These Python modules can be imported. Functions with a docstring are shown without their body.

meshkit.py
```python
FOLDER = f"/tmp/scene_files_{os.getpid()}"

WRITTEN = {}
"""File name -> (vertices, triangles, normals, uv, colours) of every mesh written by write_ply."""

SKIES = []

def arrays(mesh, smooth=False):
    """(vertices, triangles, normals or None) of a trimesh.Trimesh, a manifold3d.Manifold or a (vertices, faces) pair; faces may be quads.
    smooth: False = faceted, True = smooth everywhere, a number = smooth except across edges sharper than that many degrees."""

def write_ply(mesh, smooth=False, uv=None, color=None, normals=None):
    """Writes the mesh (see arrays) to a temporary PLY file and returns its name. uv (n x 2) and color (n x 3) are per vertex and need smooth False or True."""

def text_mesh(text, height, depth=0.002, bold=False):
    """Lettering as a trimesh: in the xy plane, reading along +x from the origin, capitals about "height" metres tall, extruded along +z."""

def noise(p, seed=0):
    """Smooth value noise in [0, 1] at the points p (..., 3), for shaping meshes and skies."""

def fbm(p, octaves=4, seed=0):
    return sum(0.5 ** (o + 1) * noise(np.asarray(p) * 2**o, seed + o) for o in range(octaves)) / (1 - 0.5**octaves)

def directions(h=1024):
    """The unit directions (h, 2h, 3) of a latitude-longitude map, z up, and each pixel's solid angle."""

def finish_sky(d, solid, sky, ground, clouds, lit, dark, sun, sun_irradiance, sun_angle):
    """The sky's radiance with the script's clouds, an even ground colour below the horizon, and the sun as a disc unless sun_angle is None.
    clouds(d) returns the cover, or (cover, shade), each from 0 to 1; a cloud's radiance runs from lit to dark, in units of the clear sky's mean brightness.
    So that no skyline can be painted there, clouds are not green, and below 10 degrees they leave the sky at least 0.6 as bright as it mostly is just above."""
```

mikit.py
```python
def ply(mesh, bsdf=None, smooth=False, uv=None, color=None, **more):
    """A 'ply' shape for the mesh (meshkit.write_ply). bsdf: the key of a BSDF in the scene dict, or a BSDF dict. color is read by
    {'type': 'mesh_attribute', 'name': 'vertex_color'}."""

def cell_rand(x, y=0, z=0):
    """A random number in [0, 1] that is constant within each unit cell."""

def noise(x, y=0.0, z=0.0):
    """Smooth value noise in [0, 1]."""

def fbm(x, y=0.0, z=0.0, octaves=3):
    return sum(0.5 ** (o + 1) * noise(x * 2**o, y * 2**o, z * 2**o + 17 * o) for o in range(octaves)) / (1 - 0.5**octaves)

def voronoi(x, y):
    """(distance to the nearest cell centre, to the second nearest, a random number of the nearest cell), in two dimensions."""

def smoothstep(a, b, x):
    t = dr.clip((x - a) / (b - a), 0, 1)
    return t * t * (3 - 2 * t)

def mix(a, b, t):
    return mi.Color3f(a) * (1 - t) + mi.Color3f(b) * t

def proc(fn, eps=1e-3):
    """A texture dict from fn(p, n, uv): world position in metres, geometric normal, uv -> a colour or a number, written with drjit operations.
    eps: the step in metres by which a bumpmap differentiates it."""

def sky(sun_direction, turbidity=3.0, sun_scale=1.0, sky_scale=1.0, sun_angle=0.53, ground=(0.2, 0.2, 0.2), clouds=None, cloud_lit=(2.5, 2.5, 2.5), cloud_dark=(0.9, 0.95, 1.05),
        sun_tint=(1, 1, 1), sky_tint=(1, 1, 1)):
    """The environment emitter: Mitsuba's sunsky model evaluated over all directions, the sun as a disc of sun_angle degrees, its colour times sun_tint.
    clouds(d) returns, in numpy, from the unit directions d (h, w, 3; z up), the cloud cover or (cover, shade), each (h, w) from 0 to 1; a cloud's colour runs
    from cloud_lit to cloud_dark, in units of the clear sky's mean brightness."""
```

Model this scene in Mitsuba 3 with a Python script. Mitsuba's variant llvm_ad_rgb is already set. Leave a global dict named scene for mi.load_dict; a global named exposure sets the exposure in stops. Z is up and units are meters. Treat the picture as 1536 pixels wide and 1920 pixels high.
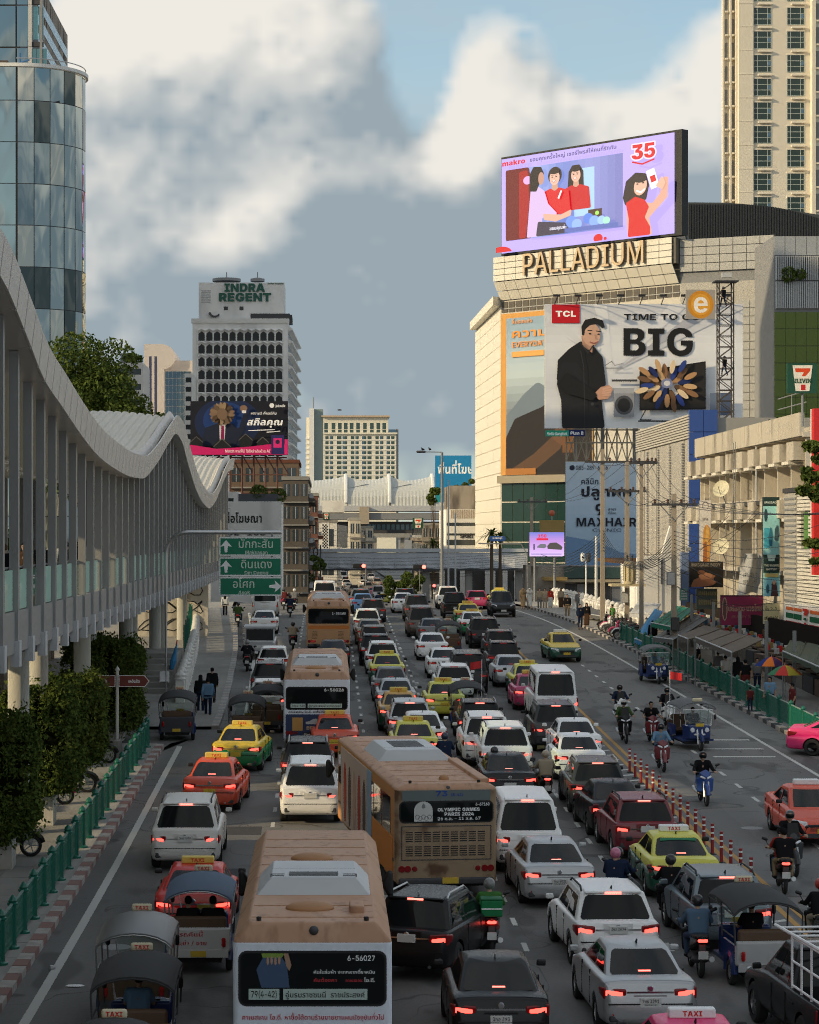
import math, random, glob
import numpy as np, trimesh, mitsuba as mi, mikit, meshkit
import manifold3d as m3
from mikit import noise, fbm, mix, smoothstep, cell_rand
from scipy.interpolate import PchipInterpolator
from shapely.geometry import Polygon, Point, LineString, box as sbox
from shapely.ops import unary_union
from shapely import affinity

random.seed(7); RNG = np.random.default_rng(7)
T = mi.ScalarTransform4f
# ------------------------------------------------------------------ camera, sky, exposure
F, VX, VY, ZC = 4500.0, 612.0, 1000.0, 10.7          # focal length and vanishing point in the photograph's pixels, eye height in m
scene, labels = {}, {}
scene['camera'] = {'type': 'perspective', 'fov': math.degrees(2 * math.atan(768 / F)), 'fov_axis': 'x', 'near_clip': 0.5, 'far_clip': 6000.0,
                   'principal_point_offset_x': (768 - VX) / 1536, 'principal_point_offset_y': (960 - VY) / 1920,
                   'to_world': T().look_at([0, 0, ZC], [0, 10, ZC], [0, 0, 1])}
exposure = 3.45
SUN = (-0.86, -0.42, 0.37)


def clouds(d):
    az = np.degrees(np.arctan2(d[..., 0], d[..., 1])); el = np.degrees(np.arcsin(np.clip(d[..., 2], -1, 1)))

    def rough(a, e, k, sd, n=4, g=.58):
        o, t = 0, 0
        for i in range(n):
            c, s = math.cos(1.1 * i + .5), math.sin(1.1 * i + .5); x, y = a / k, e / k * 1.15
            o = o + g ** i * (1 - np.abs(2 * meshkit.noise(np.stack([(x * c - y * s) * 2 ** i + 7 * i, (x * s + y * c) * 2 ** i, a * 0 + 3.3 * i], -1), sd + i) - 1) ** 1.5); t += g ** i
        return o / t

    def dens(a, e):
        b = meshkit.fbm(np.stack([a / 6.5 + 5, e / 6 + 1, a * 0], -1), 3, 4)
        top = 12.0 + 1.1 * np.sin(np.radians(a * 19 + 165)) - 1.2 * np.exp(-((a - 2.3) / 1.3) ** 2) + 2.6 * (b - .5)
        base = 6.4 + 3.0 * (b - .5) - .10 * a
        return np.clip((top - e) / 1.5, -1.4, 1) + np.clip((e - base) / 3.0, -1.2, 0) + 2.3 * (rough(a, e, 3.6, 3) - .62)
    v = dens(az, el); lit = 1.0 * (v - dens(az - .35, el + .32)) + .5 * (v - dens(az - 1.1, el + 1.0))
    cover = np.clip(v * 2.4 + .12, 0, 1) ** .8
    veil = np.clip((meshkit.fbm(np.stack([az / 6 + 20, el / 2.6 + .05 * az, az * 0], -1), 4, 5) - .40) * 2.0, 0, 1) * np.clip((el - 3.0) / 4, 0, 1) * .6
    deep = np.clip((12.3 - el) / 6.5, 0, 1)
    shade = np.clip(.46 + .62 * deep - .95 * lit - .20 * np.exp(-((az + 5) / 3.5) ** 2), 0, 1)
    q = np.stack([d[..., 0], d[..., 1], d[..., 2] * 2.5], -1); up = np.clip((meshkit.fbm(q * 2.6 + 4, 5, 12) - .36) * 4, 0, 1) * np.clip((el - 13) / 4, 0, 1) * .9; veil = np.maximum(veil, up)   # cumulus added overhead, out of view, to brighten and neutralise the fill
    low = .80 * np.exp(-np.clip(el - 5.5, 0, 9) / 1.6) * np.clip((el + .5) / 3.0, .25, 1)
    return np.maximum(np.maximum(cover, veil), low), np.where(cover >= np.maximum(veil, low), shade, np.where(low > veil, 1, np.where(el > 14, .35, .6 + .3 * deep)))


scene['sky'] = mikit.sky(SUN, turbidity=3.0, sun_scale=0.26, sky_scale=1.0, sun_angle=0.9, clouds=clouds, cloud_lit=(2.2, 2.12, 1.95), cloud_dark=(0.82, 1.0, 1.12),
                         sun_tint=(0.88, 0.93, 0.96), sky_tint=(0.58, 0.53, 0.47), ground=(0.16, 0.16, 0.16))

# ------------------------------------------------------------------ materials
def rgb(c):
    return {'type': 'rgb', 'value': [float(x) for x in c]}


def hx(s):
    return tuple(((int(s[i:i + 2], 16) / 255 + 0.055) / 1.055) ** 2.4 if int(s[i:i + 2], 16) > 10 else int(s[i:i + 2], 16) / 255 / 12.92 for i in (0, 2, 4))


def M(name, col, rough=0.6, metal=0.0, coat=0.0, spec=0.5):
    """a plain material; col an rgb triple or a texture dict"""
    k = 'mat_' + name
    if k not in scene:
        c = col if isinstance(col, dict) else rgb(col)
        if rough >= 0.9 and not metal:
            b = {'type': 'diffuse', 'reflectance': c}
        else:
            b = {'type': 'principled', 'base_color': c, 'roughness': rough, 'metallic': metal, 'specular': spec}
            if coat:
                b.update(clearcoat=coat, clearcoat_gloss=0.92)
        scene[k] = {'type': 'twosided', 'bsdf': b}
    return k


def MP(name, fn, rough=0.8, **kw):
    return M(name, mikit.proc(fn), rough, **kw)


def asphalt_fn(p, n, uv):
    g = fbm(p.x * 0.35, p.y * 0.12, 0, 4); s = noise(p.x * 26, p.y * 26); lane = noise(p.x * 1.1, p.y * 0.02, 3)
    crack = smoothstep(0.025, 0.0, mi.Float(abs(noise(p.x * 0.5 + 3 * noise(p.x, p.y * .7), p.y * 0.16, 5) - 0.5)))
    patch = cell_rand(p.x / 3.1 + 7, p.y / 17.0)
    return mix((0.046, 0.046, 0.046), (0.165, 0.161, 0.155), 0.50 * g + 0.16 * s + 0.30 * lane + 0.20 * patch) * (1 - 0.5 * crack) * (1 - .4 * smoothstep(.62, .75, fbm(p.x * .9 + 40, p.y * .35, 1, 3)))


def concrete_fn(p, n, uv):
    g = fbm(p.x * 0.6, p.y * 0.6, p.z * 0.6, 4); s = noise(p.x * 2.2, p.y * 2.2, p.z * 0.25)
    return mix((0.20, 0.195, 0.185), (0.40, 0.39, 0.36), 0.6 * g + 0.4 * s)


def paving_fn(p, n, uv):
    r = cell_rand(p.x / 0.94 + .02, p.y / 0.9); g = fbm(p.x * 0.5, p.y * 0.3, 0, 4)
    return mix((0.15, 0.148, 0.142), (0.29, 0.28, 0.26), 0.25 * r + 0.75 * g)


def oldwall_fn(p, n, uv):
    s = fbm(p.x * 0.9, p.y * 0.9, p.z * 0.18, 4); g = fbm(p.x * 0.3, p.y * 0.3, p.z * 0.3, 3); k = smoothstep(0.56, 0.75, s)
    return mix(mix((0.50, 0.46, 0.39), (0.62, 0.57, 0.48), g), (0.17, 0.15, 0.13), 0.75 * k)


def oldgrey_fn(p, n, uv):
    s = fbm(p.x * 0.5, p.y * 0.5, p.z * 0.12, 4); g = fbm(p.x * 0.2, p.y * 0.2, p.z * 0.3, 3); k = smoothstep(0.45, 0.75, s)
    return mix(mix((0.28, 0.25, 0.22), (0.42, 0.38, 0.33), g), (0.09, 0.08, 0.075), k)


def whitewall_fn(p, n, uv):
    s = fbm(p.x * 0.4, p.y * 0.4, p.z * 0.07, 4); k = smoothstep(0.5, 0.8, s)
    return mix((0.68, 0.67, 0.64), (0.42, 0.41, 0.39), 0.6 * k)


def leaf_fn(p, n, uv):
    g = noise(p.x * 1.3, p.y * 1.3, p.z * 1.3); r = cell_rand(p.x * 9, p.y * 9, p.z * 9)
    return mix(mix((0.035, 0.065, 0.018), (0.085, 0.12, 0.03), g), (0.14, 0.17, 0.04), r * r * 0.8)


def busroof_fn(p, n, uv):
    s = fbm(p.x * 2.2, p.y * 0.5, p.z * 2, 4); r = fbm(p.x * 5, p.y * 3, p.z * 1.2 + 5, 4)
    return mix(mix((0.40, 0.20, 0.11), (0.50, 0.31, 0.20), s), (0.25, 0.12, 0.06), 0.7 * smoothstep(0.5, 0.8, r))


def busrear_fn(p, n, uv):
    s = fbm(p.x * 1.6 + p.z * .5, p.y * 0.5, p.z * 1.1, 4); r = fbm(p.x * 1.9 + 4, p.y, p.z * 1.6 + 5, 4)
    return mix(mix((0.27, 0.175, 0.10), (0.36, 0.26, 0.17), s), (0.12, 0.06, 0.03), smoothstep(0.50, 0.68, r))


def gal_fn(p, n, uv):
    g = fbm(p.x * 0.9, p.y * 0.5, p.z * 0.9, 4)
    return mix((0.40, 0.41, 0.42), (0.60, 0.61, 0.62), g)


def hotelwall_fn(p, n, uv):
    s = fbm(p.x * 0.25, p.y * 0.25, p.z * 0.06, 4)
    return mix((0.86, 0.86, 0.85), (0.64, 0.64, 0.64), smoothstep(0.45, 0.8, s))


ASPH = MP('asphalt', asphalt_fn, 0.75); CONC = MP('concrete', concrete_fn, 0.9); PAVE = MP('paving', paving_fn, 0.85)
OLD = MP('old_wall', oldwall_fn, 0.9); OLDG = MP('old_grey_wall', oldgrey_fn, 0.9); WHW = MP('white_wall', whitewall_fn, 0.85)
LEAF = MP('leaf', leaf_fn, 0.9); BUSR = MP('bus_roof', busroof_fn, 0.55); BUSB = MP('bus_rear', busrear_fn, 0.45)
GAL = MP('galvanised', gal_fn, 0.45); HOTEL = MP('hotel_wall', hotelwall_fn, 0.9)
PRINT = M('print', {'type': 'mesh_attribute', 'name': 'vertex_color'}, 0.75)
WHITE = M('white', (0.72, 0.72, 0.70), 0.6); BLACK = M('black', (0.012, 0.012, 0.013), 0.5); DARK = M('dark_grey', (0.05, 0.05, 0.055), 0.6)
GREY = M('grey', (0.22, 0.225, 0.23), 0.6); LGREY = M('light_grey', (0.45, 0.46, 0.47), 0.6); RUB = M('rubber', (0.022, 0.022, 0.022), 0.85)
STEEL = M('steel', (0.52, 0.53, 0.54), 0.35, 0.85); CHROME = M('chrome', (0.75, 0.75, 0.75), 0.12, 1.0)
GLASS = M('dark_glass', (0.008, 0.010, 0.011), 0.03, 0.0, 0, 0.25); MIRROR = M('tower_glass', (0.34, 0.40, 0.40), 0.03, 1.0)
WINDOW = M('window_glass', (0.035, 0.045, 0.05), 0.08, 0.0, 0, 0.9); BLUEWIN = M('blue_glass', (0.12, 0.20, 0.27), 0.08, 0.6)
GREENW = M('green_glass', (0.02, 0.055, 0.05), 0.15, 0.2)
PANELM = M('aluminium_panel', (0.60, 0.57, 0.53), 0.4, 0.15); SOFFIT = M('soffit_panel', (0.58, 0.55, 0.50), 0.25, 0.25); POSTG = M('post_grey', (0.27, 0.27, 0.265), 0.45, 0.1)
CREAM = M('cream_cladding', (0.72, 0.69, 0.60), 0.5); CREAMD = M('cladding_joint', (0.17, 0.16, 0.14), 0.9)
FGREEN = M('fence_green', (0.004, 0.115, 0.075), 0.35, 0, 0.5); SGREEN = M('sign_green', (0.0, 0.16, 0.085), 0.5); SWHITE = M('sign_white', (0.80, 0.80, 0.80), 0.6)
KRED = MP('kerb_red', lambda p, n, uv: mix((.25, .115, .10), (.17, .13, .12), fbm(p.x * 6, p.y * 6, p.z * 6)), 0.85); KWHITE = MP('kerb_white', lambda p, n, uv: mix((.40, .37, .34), (.22, .20, .185), fbm(p.x * 5, p.y * 5, p.z * 5)), 0.85); LINE = M('road_paint', (0.42, 0.42, 0.40), 0.8); ORANGE = M('road_orange', (0.36, 0.20, 0.06), 0.8)
BARK = M('bark', (0.10, 0.075, 0.055), 0.95); WOODP = M('pole_concrete', (0.36, 0.31, 0.25), 0.9); RED = M('red', (0.55, 0.02, 0.02), 0.45); BLUEM = M('blue_wall', (0.03, 0.08, 0.30), 0.6)
LAMPR = M('lamp_red', (0.45, 0.012, 0.012), 0.15); LAMPW = M('lamp_clear', (0.75, 0.77, 0.80), 0.1); PLATE = M('plate_white', (0.62, 0.62, 0.60), 0.5); PLATEY = M('plate_yellow', (0.62, 0.42, 0.04), 0.5)
scene['mat_pane'] = {'type': 'thindielectric', 'int_ior': 1.5, 'specular_transmittance': rgb((0.80, 0.90, 0.84))}
PANE = 'mat_pane'


def glow(c, s):
    return {'type': 'area', 'radiance': rgb([x * s for x in c]), 'sampling_weight': 0.004}


# ------------------------------------------------------------------ mesh helpers
def nrm(a):
    a = np.asarray(a, float)
    return a / (np.linalg.norm(a) + 1e-12)


class MB:
    """collects faces for one mesh"""
    def __init__(s):
        s.v, s.f, s.c, s.n = [], [], [], 0

    def add(s, v, f, col=None):
        v = np.asarray(v, float); f = np.asarray(f, int)
        if f.shape[1] == 4:
            f = np.vstack([f[:, [0, 1, 2]], f[:, [0, 2, 3]]])
        s.v.append(v); s.f.append(f + s.n); s.n += len(v)
        if col is not None:
            s.c.append(np.tile(col, (len(v), 1)) if np.ndim(col) == 1 else np.asarray(col))
        return s

    def mesh_in(s, m):
        return s.add(m.vertices, m.faces)

    def obox(s, c, ax, h):
        c = np.asarray(c, float); ax = np.asarray(ax, float); h = np.asarray(h, float)
        sg = np.array([[x, y, z] for x in (-1, 1) for y in (-1, 1) for z in (-1, 1)], float)
        return s.add(c + (sg * h) @ ax, CUBE_F)

    def box(s, x0, x1, y0, y1, z0, z1):
        return s.obox(((x0 + x1) / 2, (y0 + y1) / 2, (z0 + z1) / 2), np.eye(3), (abs(x1 - x0) / 2, abs(y1 - y0) / 2, abs(z1 - z0) / 2))

    def bar(s, p, q, w, h=None, up=(0, 0, 1)):
        p, q = np.asarray(p, float), np.asarray(q, float); d = q - p; L = np.linalg.norm(d); d = d / L
        u = np.asarray(up, float)
        if abs(d @ u) > 0.95:
            u = np.array([0, 1.0, 0])
        a = nrm(np.cross(u, d)); b = np.cross(d, a)
        return s.obox((p + q) / 2, [a, d, b], (w / 2, L / 2, (h or w) / 2))

    def tube(s, pts, r, n=8, caps=True):
        p = np.asarray(pts, float); t = np.gradient(p, axis=0); t /= np.linalg.norm(t, axis=1, keepdims=True) + 1e-12
        ref = np.array([0, 0, 1.0]) if abs(t[:, 2]).mean() < 0.8 else np.array([1.0, 0, 0])
        a = np.cross(t, ref); a /= np.linalg.norm(a, axis=1, keepdims=True) + 1e-12; b = np.cross(t, a)
        ang = np.arange(n) * 2 * np.pi / n; r = np.broadcast_to(r, (len(p),))[:, None, None]
        v = (p[:, None] + r * (np.cos(ang)[None, :, None] * a[:, None] + np.sin(ang)[None, :, None] * b[:, None])).reshape(-1, 3)
        f = [[i * n + j, i * n + (j + 1) % n, (i + 1) * n + (j + 1) % n, (i + 1) * n + j] for i in range(len(p) - 1) for j in range(n)]
        s.add(v, f)
        if caps:
            s.add(v[:n], [[0, j + 1, j] for j in range(1, n - 1)]); s.add(v[-n:], [[0, j, j + 1] for j in range(1, n - 1)])
        return s

    def quad(s, a, b, c, d, col=None):
        return s.add([a, b, c, d], [[0, 1, 2, 3]], col)

    def lathe(s, prof, c=(0, 0, 0), ax=(0, 0, 1), n=16):
        ax = nrm(ax); a = nrm(np.cross(ax, (0, 0, 1) if abs(ax[2]) < 0.9 else (1, 0, 0))); b = np.cross(ax, a)
        ang = np.arange(n) * 2 * np.pi / n; c = np.asarray(c, float)
        v = np.array([c + ax * h + r * (math.cos(t) * a + math.sin(t) * b) for r, h in prof for t in ang])
        f = [[i * n + j, i * n + (j + 1) % n, (i + 1) * n + (j + 1) % n, (i + 1) * n + j] for i in range(len(prof) - 1) for j in range(n)]
        return s.add(v, f)

    def flat(s, poly, o, u, w, col=None):
        """a shapely polygon laid flat at o with axes u, w"""
        o, u, w = (np.asarray(x, float) for x in (o, u, w))
        for g in getattr(poly, 'geoms', [poly]):
            if g.geom_type != 'Polygon' or g.area < 1e-9:
                continue
            v, f = trimesh.creation.triangulate_polygon(g, engine='earcut')
            s.add(o + v[:, :1] * u + v[:, 1:2] * w, f, col)
        return s

    def prism(s, poly, o, u, w, d):
        o, u, w = (np.asarray(x, float) for x in (o, u, w)); nn = nrm(np.cross(u, w))
        for g in getattr(poly, 'geoms', [poly]):
            if g.geom_type != 'Polygon' or g.area < 1e-9:
                continue
            m = trimesh.creation.extrude_polygon(g, d, engine='earcut')
            v = m.vertices; s.add(o + v[:, :1] * u + v[:, 1:2] * w + v[:, 2:3] * nn, m.faces)
        return s

    def mesh(s):
        return (np.vstack(s.v), np.vstack(s.f))

    def cols(s):
        return np.vstack(s.c)


CUBE_F = np.array([[0, 1, 3], [0, 3, 2], [4, 6, 7], [4, 7, 5], [0, 4, 5], [0, 5, 1], [2, 3, 7], [2, 7, 6], [0, 2, 6], [0, 6, 4], [1, 5, 7], [1, 7, 3]])
COUNT = {}


def num(k):
    n = COUNT.get(k, 0); COUNT[k] = n + 1
    return k if n == 0 else f'{k}_{n:03d}'


def thing(name, label, cat, group=None):
    k = num(name); labels[k] = {'label': label, 'category': cat}
    if group:
        labels[k]['group'] = group
    return k


def structure(name, mesh, mat, label=None, smooth=False):
    k = num(name); scene[k] = mikit.ply(mesh.mesh() if isinstance(mesh, MB) else mesh, mat, smooth=smooth); labels[k] = {'kind': 'structure'}
    if label:
        labels[k]['label'] = label
    return k


def put(parent, name, mesh, mat, smooth=False, label=None, kind=None, color=None, **more):
    k = num(parent + '__' + name)
    if isinstance(mesh, MB):
        color = mesh.cols() if mesh.c else color; mesh = mesh.mesh()
    scene[k] = mikit.ply(mesh, mat, smooth=smooth, color=color, **more)
    if label or kind:
        labels[k] = {a: b for a, b in (('label', label), ('kind', kind)) if b}
    return k


def solo(name, mesh, mat, label, cat, group=None, smooth=False, **more):
    k = thing(name, label, cat, group); scene[k] = mikit.ply(mesh.mesh() if isinstance(mesh, MB) else mesh, mat, smooth=smooth, **more)
    return k


_ubox = None


def pbox(parent, name, c, h, mat, ax=None, label=None):
    """a box piece: one shared unit cube under its own to_world"""
    global _ubox
    if _ubox is None:
        sg = np.array([[x, y, z] for x in (-1, 1) for y in (-1, 1) for z in (-1, 1)], float); _ubox = mikit.ply((sg, CUBE_F))
    m = np.eye(4); ax = np.eye(3) if ax is None else np.asarray(ax, float)
    m[:3, :3] = ax.T * np.asarray(h, float); m[:3, 3] = c
    k = num(parent + '__' + name); scene[k] = {**_ubox, 'bsdf': {'type': 'ref', 'id': mat}, 'to_world': T(m)}
    if label:
        labels[k] = {'label': label}
    return k


def bx(parent, name, x0, x1, y0, y1, z0, z1, mat, label=None):
    return pbox(parent, name, ((x0 + x1) / 2, (y0 + y1) / 2, (z0 + z1) / 2), (abs(x1 - x0) / 2, abs(y1 - y0) / 2, abs(z1 - z0) / 2), mat, label=label)


def stamp(proto, key, m, mats={}):
    """copies a prototype (list of name, ply dict, material or slot) under the thing's key"""
    for name, d, mat in proto:
        mat = mats.get(mat, mat)
        if mat is None:
            continue
        e = {**d, 'to_world': T(np.asarray(m))}
        if isinstance(mat, tuple):
            mat, e['emitter'] = mat
        e['bsdf'] = {'type': 'ref', 'id': mat}
        scene[key + '__' + name] = e


class Proto(list):
    def put(s, name, mesh, mat, smooth=False):
        s.cnt = getattr(s, 'cnt', {}); n = s.cnt.get(name, 0); s.cnt[name] = n + 1
        name = name if n == 0 else f'{name}_{n:03d}'
        s.append((name, mikit.ply(mesh.mesh() if isinstance(mesh, MB) else mesh, smooth=smooth), mat))
        return name


def hull(pts, r, n=12):
    return m3.Manifold.batch_hull([m3.Manifold.sphere(r if np.isscalar(r) else r[i], n).translate([float(x) for x in p]) for i, p in enumerate(pts)])


def mfl(m):
    a = m.to_mesh(); return (a.vert_properties[:, :3].astype(float), a.tri_verts.astype(int))


def rotz(a):
    c, s = math.cos(a), math.sin(a); m = np.eye(4); m[:2, :2] = [[c, -s], [s, c]]; return m


def rotx(a):
    c, s = math.cos(a), math.sin(a); m = np.eye(4); m[1:3, 1:3] = [[c, -s], [s, c]]; return m


def tr(p):
    m = np.eye(4); m[:3, 3] = p; return m


# ------------------------------------------------------------------ the lie of the land: the street climbs to a canal bridge and falls beyond it
_gz = PchipInterpolator([-80, 0, 40, 52, 66, 82, 100, 150, 172, 188, 205, 240, 330, 380, 450, 4000], [1.5, 1.53, 1.56, 1.64, 1.86, 2.27, 2.75, 4.125, 4.62, 4.78, 4.62, 3.7, 0.7, 0.2, 0, 0])


def gz(y):
    return float(_gz(y))


def gp(px, py):
    """ground point under a pixel of the near, climbing part of the street"""
    lo, hi = 20.0, 186.0
    for _ in range(40):
        m = (lo + hi) / 2
        if VY + F * (ZC - gz(m)) / m > py:
            lo = m
        else:
            hi = m
    return np.array([(px - VX) / F * lo, lo, gz(lo)])


def at(px, py, Y):
    return np.array([(px - VX) / F * Y, Y, ZC + (VY - py) / F * Y])


# ------------------------------------------------------------------ lettering
_font, _gl = {}, {}
FD = '/opt/blender-*/*/datafiles/fonts/'


def font(kind, weight):
    from PIL import ImageFont
    k = (kind, weight)
    if k not in _font:
        f = ImageFont.truetype(glob.glob(FD + ('NotoSansThai*' if kind == 'thai' else 'Inter.woff2'))[0], 128)
        try:
            ax = f.get_variation_axes(); vals = []
            for a in ax:
                nm = a['name']; nm = nm.decode() if isinstance(nm, bytes) else nm
                vals.append(weight if 'eight' in nm else a['default'])
            f.set_variation_by_axes(vals)
        except Exception:
            pass
        _font[k] = f
    return _font[k]


def glyph(ch, weight):
    k = (ch, weight)
    if k not in _gl:
        from PIL import Image, ImageDraw
        th = '\u0e00' <= ch <= '\u0e7f'; f = font('thai' if th else 'latin', weight); adv = f.getlength(ch)
        im = Image.new('L', (320, 340)); ImageDraw.Draw(im).text((100, 220), ch, 255, f, anchor='ls')
        on = np.pad(np.asarray(im) > 127, ((0, 0), (1, 1))).astype(np.int8)
        r, a = np.nonzero(np.diff(on, axis=1) == 1); b = np.nonzero(np.diff(on, axis=1) == -1)[1]
        g = unary_union([sbox(x0 - 100, 219 - y, x1 - 100, 220 - y) for x0, x1, y in zip(a, b, r)]).buffer(0.6).buffer(-0.6).simplify(0.9) if len(r) else Polygon()
        _gl[k] = (g, adv)
    return _gl[k]


UP = 'ัิีึืํ'; TONE = '่้๊๋์็'


def text(s, h, weight=600, track=0.0, width=None):
    """lettering as a shapely shape, capitals h tall, from the origin along +x; width scales it to fit"""
    x, out, prev = 0.0, [], ''
    for ch in s:
        if ch == ' ':
            x += 36; prev = ch; continue
        g, adv = glyph(ch, weight); up = 0
        if ch in TONE and prev in UP:
            up = 26
        if not g.is_empty:
            out.append(affinity.translate(g, x, up))
        x += adv + (track if adv > 0 else 0); prev = ch
    g = unary_union(out); k = h / 93.0
    g = affinity.scale(g, k, k, origin=(0, 0))
    if width:
        b = g.bounds; g = affinity.scale(affinity.translate(g, -b[0], 0), width / (b[2] - b[0]), 1, origin=(0, 0))
    return g


def centre(g, x=0.0, y=None):
    b = g.bounds
    return affinity.translate(g, x - (b[0] + b[2]) / 2, 0 if y is None else y - (b[1] + b[3]) / 2)
# ================================================================== the setting: ground, street, pavements
KL = PchipInterpolator([-60, 92, 97.5, 130, 169, 200, 240, 1500], [-6.1, -6.2, -4.4, -4.9, -6.3, -7.5, -8.5, -10])
KR = PchipInterpolator([-60, 60, 95, 130, 151, 171, 190, 230, 1500], [18.7, 18.7, 18.4, 17.9, 17.5, 16.8, 15.9, 15, 13])


def strip(xl, xr, ys, dz, nx=2):
    xl = xl if callable(xl) else (lambda y, a=xl: a); xr = xr if callable(xr) else (lambda y, a=xr: a)
    v = [[float(xl(y)) + (float(xr(y)) - float(xl(y))) * i / nx, y, gz(y) + dz] for y in ys for i in range(nx + 1)]
    n = nx + 1
    f = [[j * n + i, j * n + i + 1, (j + 1) * n + i + 1, (j + 1) * n + i] for j in range(len(ys) - 1) for i in range(nx)]
    return (np.array(v), np.array(f))


YS = list(range(-60, 420, 5)) + [450, 600, 900, 1500, 2500, 4000]
YS2 = [y for y in YS if y <= 1500]
structure('ground', strip(-2500, 2500, YS, -0.25, 4), CONC, 'flat city ground under the blocks on both sides')
road = structure('road', strip(lambda y: KL(y) - 0.05, lambda y: KR(y) + 0.05, YS2, 0.0, 6), ASPH, 'worn grey asphalt street climbing to a canal bridge')
structure('side_street', strip(-30, lambda y: KL(y), [91.5, 93, 95, 97, 98], -0.004, 2), ASPH, 'mouth of a small side lane on the left')
pv = structure('pavement', strip(-45, lambda y: KL(y) - 0.28, list(np.arange(-20, 92.1, 4)), 0.12, 2), PAVE, 'grey slab pavement on the left behind the green fence')
for i in range(5):                                                     # paving slabs, each a little uneven
    for j in range(51):
        y = 46 + .9 * j; s_ = nrm((0, 1, (gz(y + .9) - gz(y)) / .9)); pbox(pv, 'slab', (-6.95 - .94 * i, y + .45, gz(y + .45) + .125 + RNG.uniform(-.004, .004)), (.458, .44, .012), PAVE, [(1, 0, 0), s_, np.cross((1, 0, 0), s_)])
structure('pavement', strip(-45, lambda y: KL(y) - 0.28, [97.9] + list(range(100, 240, 5)) + [260, 300, 340, 420, 1000, 1500], 0.13, 2), PAVE, 'pavement ramp on the left climbing to the bridge')
structure('pavement', strip(lambda y: KR(y) + 0.28, 70, list(np.arange(-20, 240, 5)) + [260, 300, 340, 420, 1000, 1500], 0.13, 2), PAVE, 'pavement on the right in front of the shops')


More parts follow.
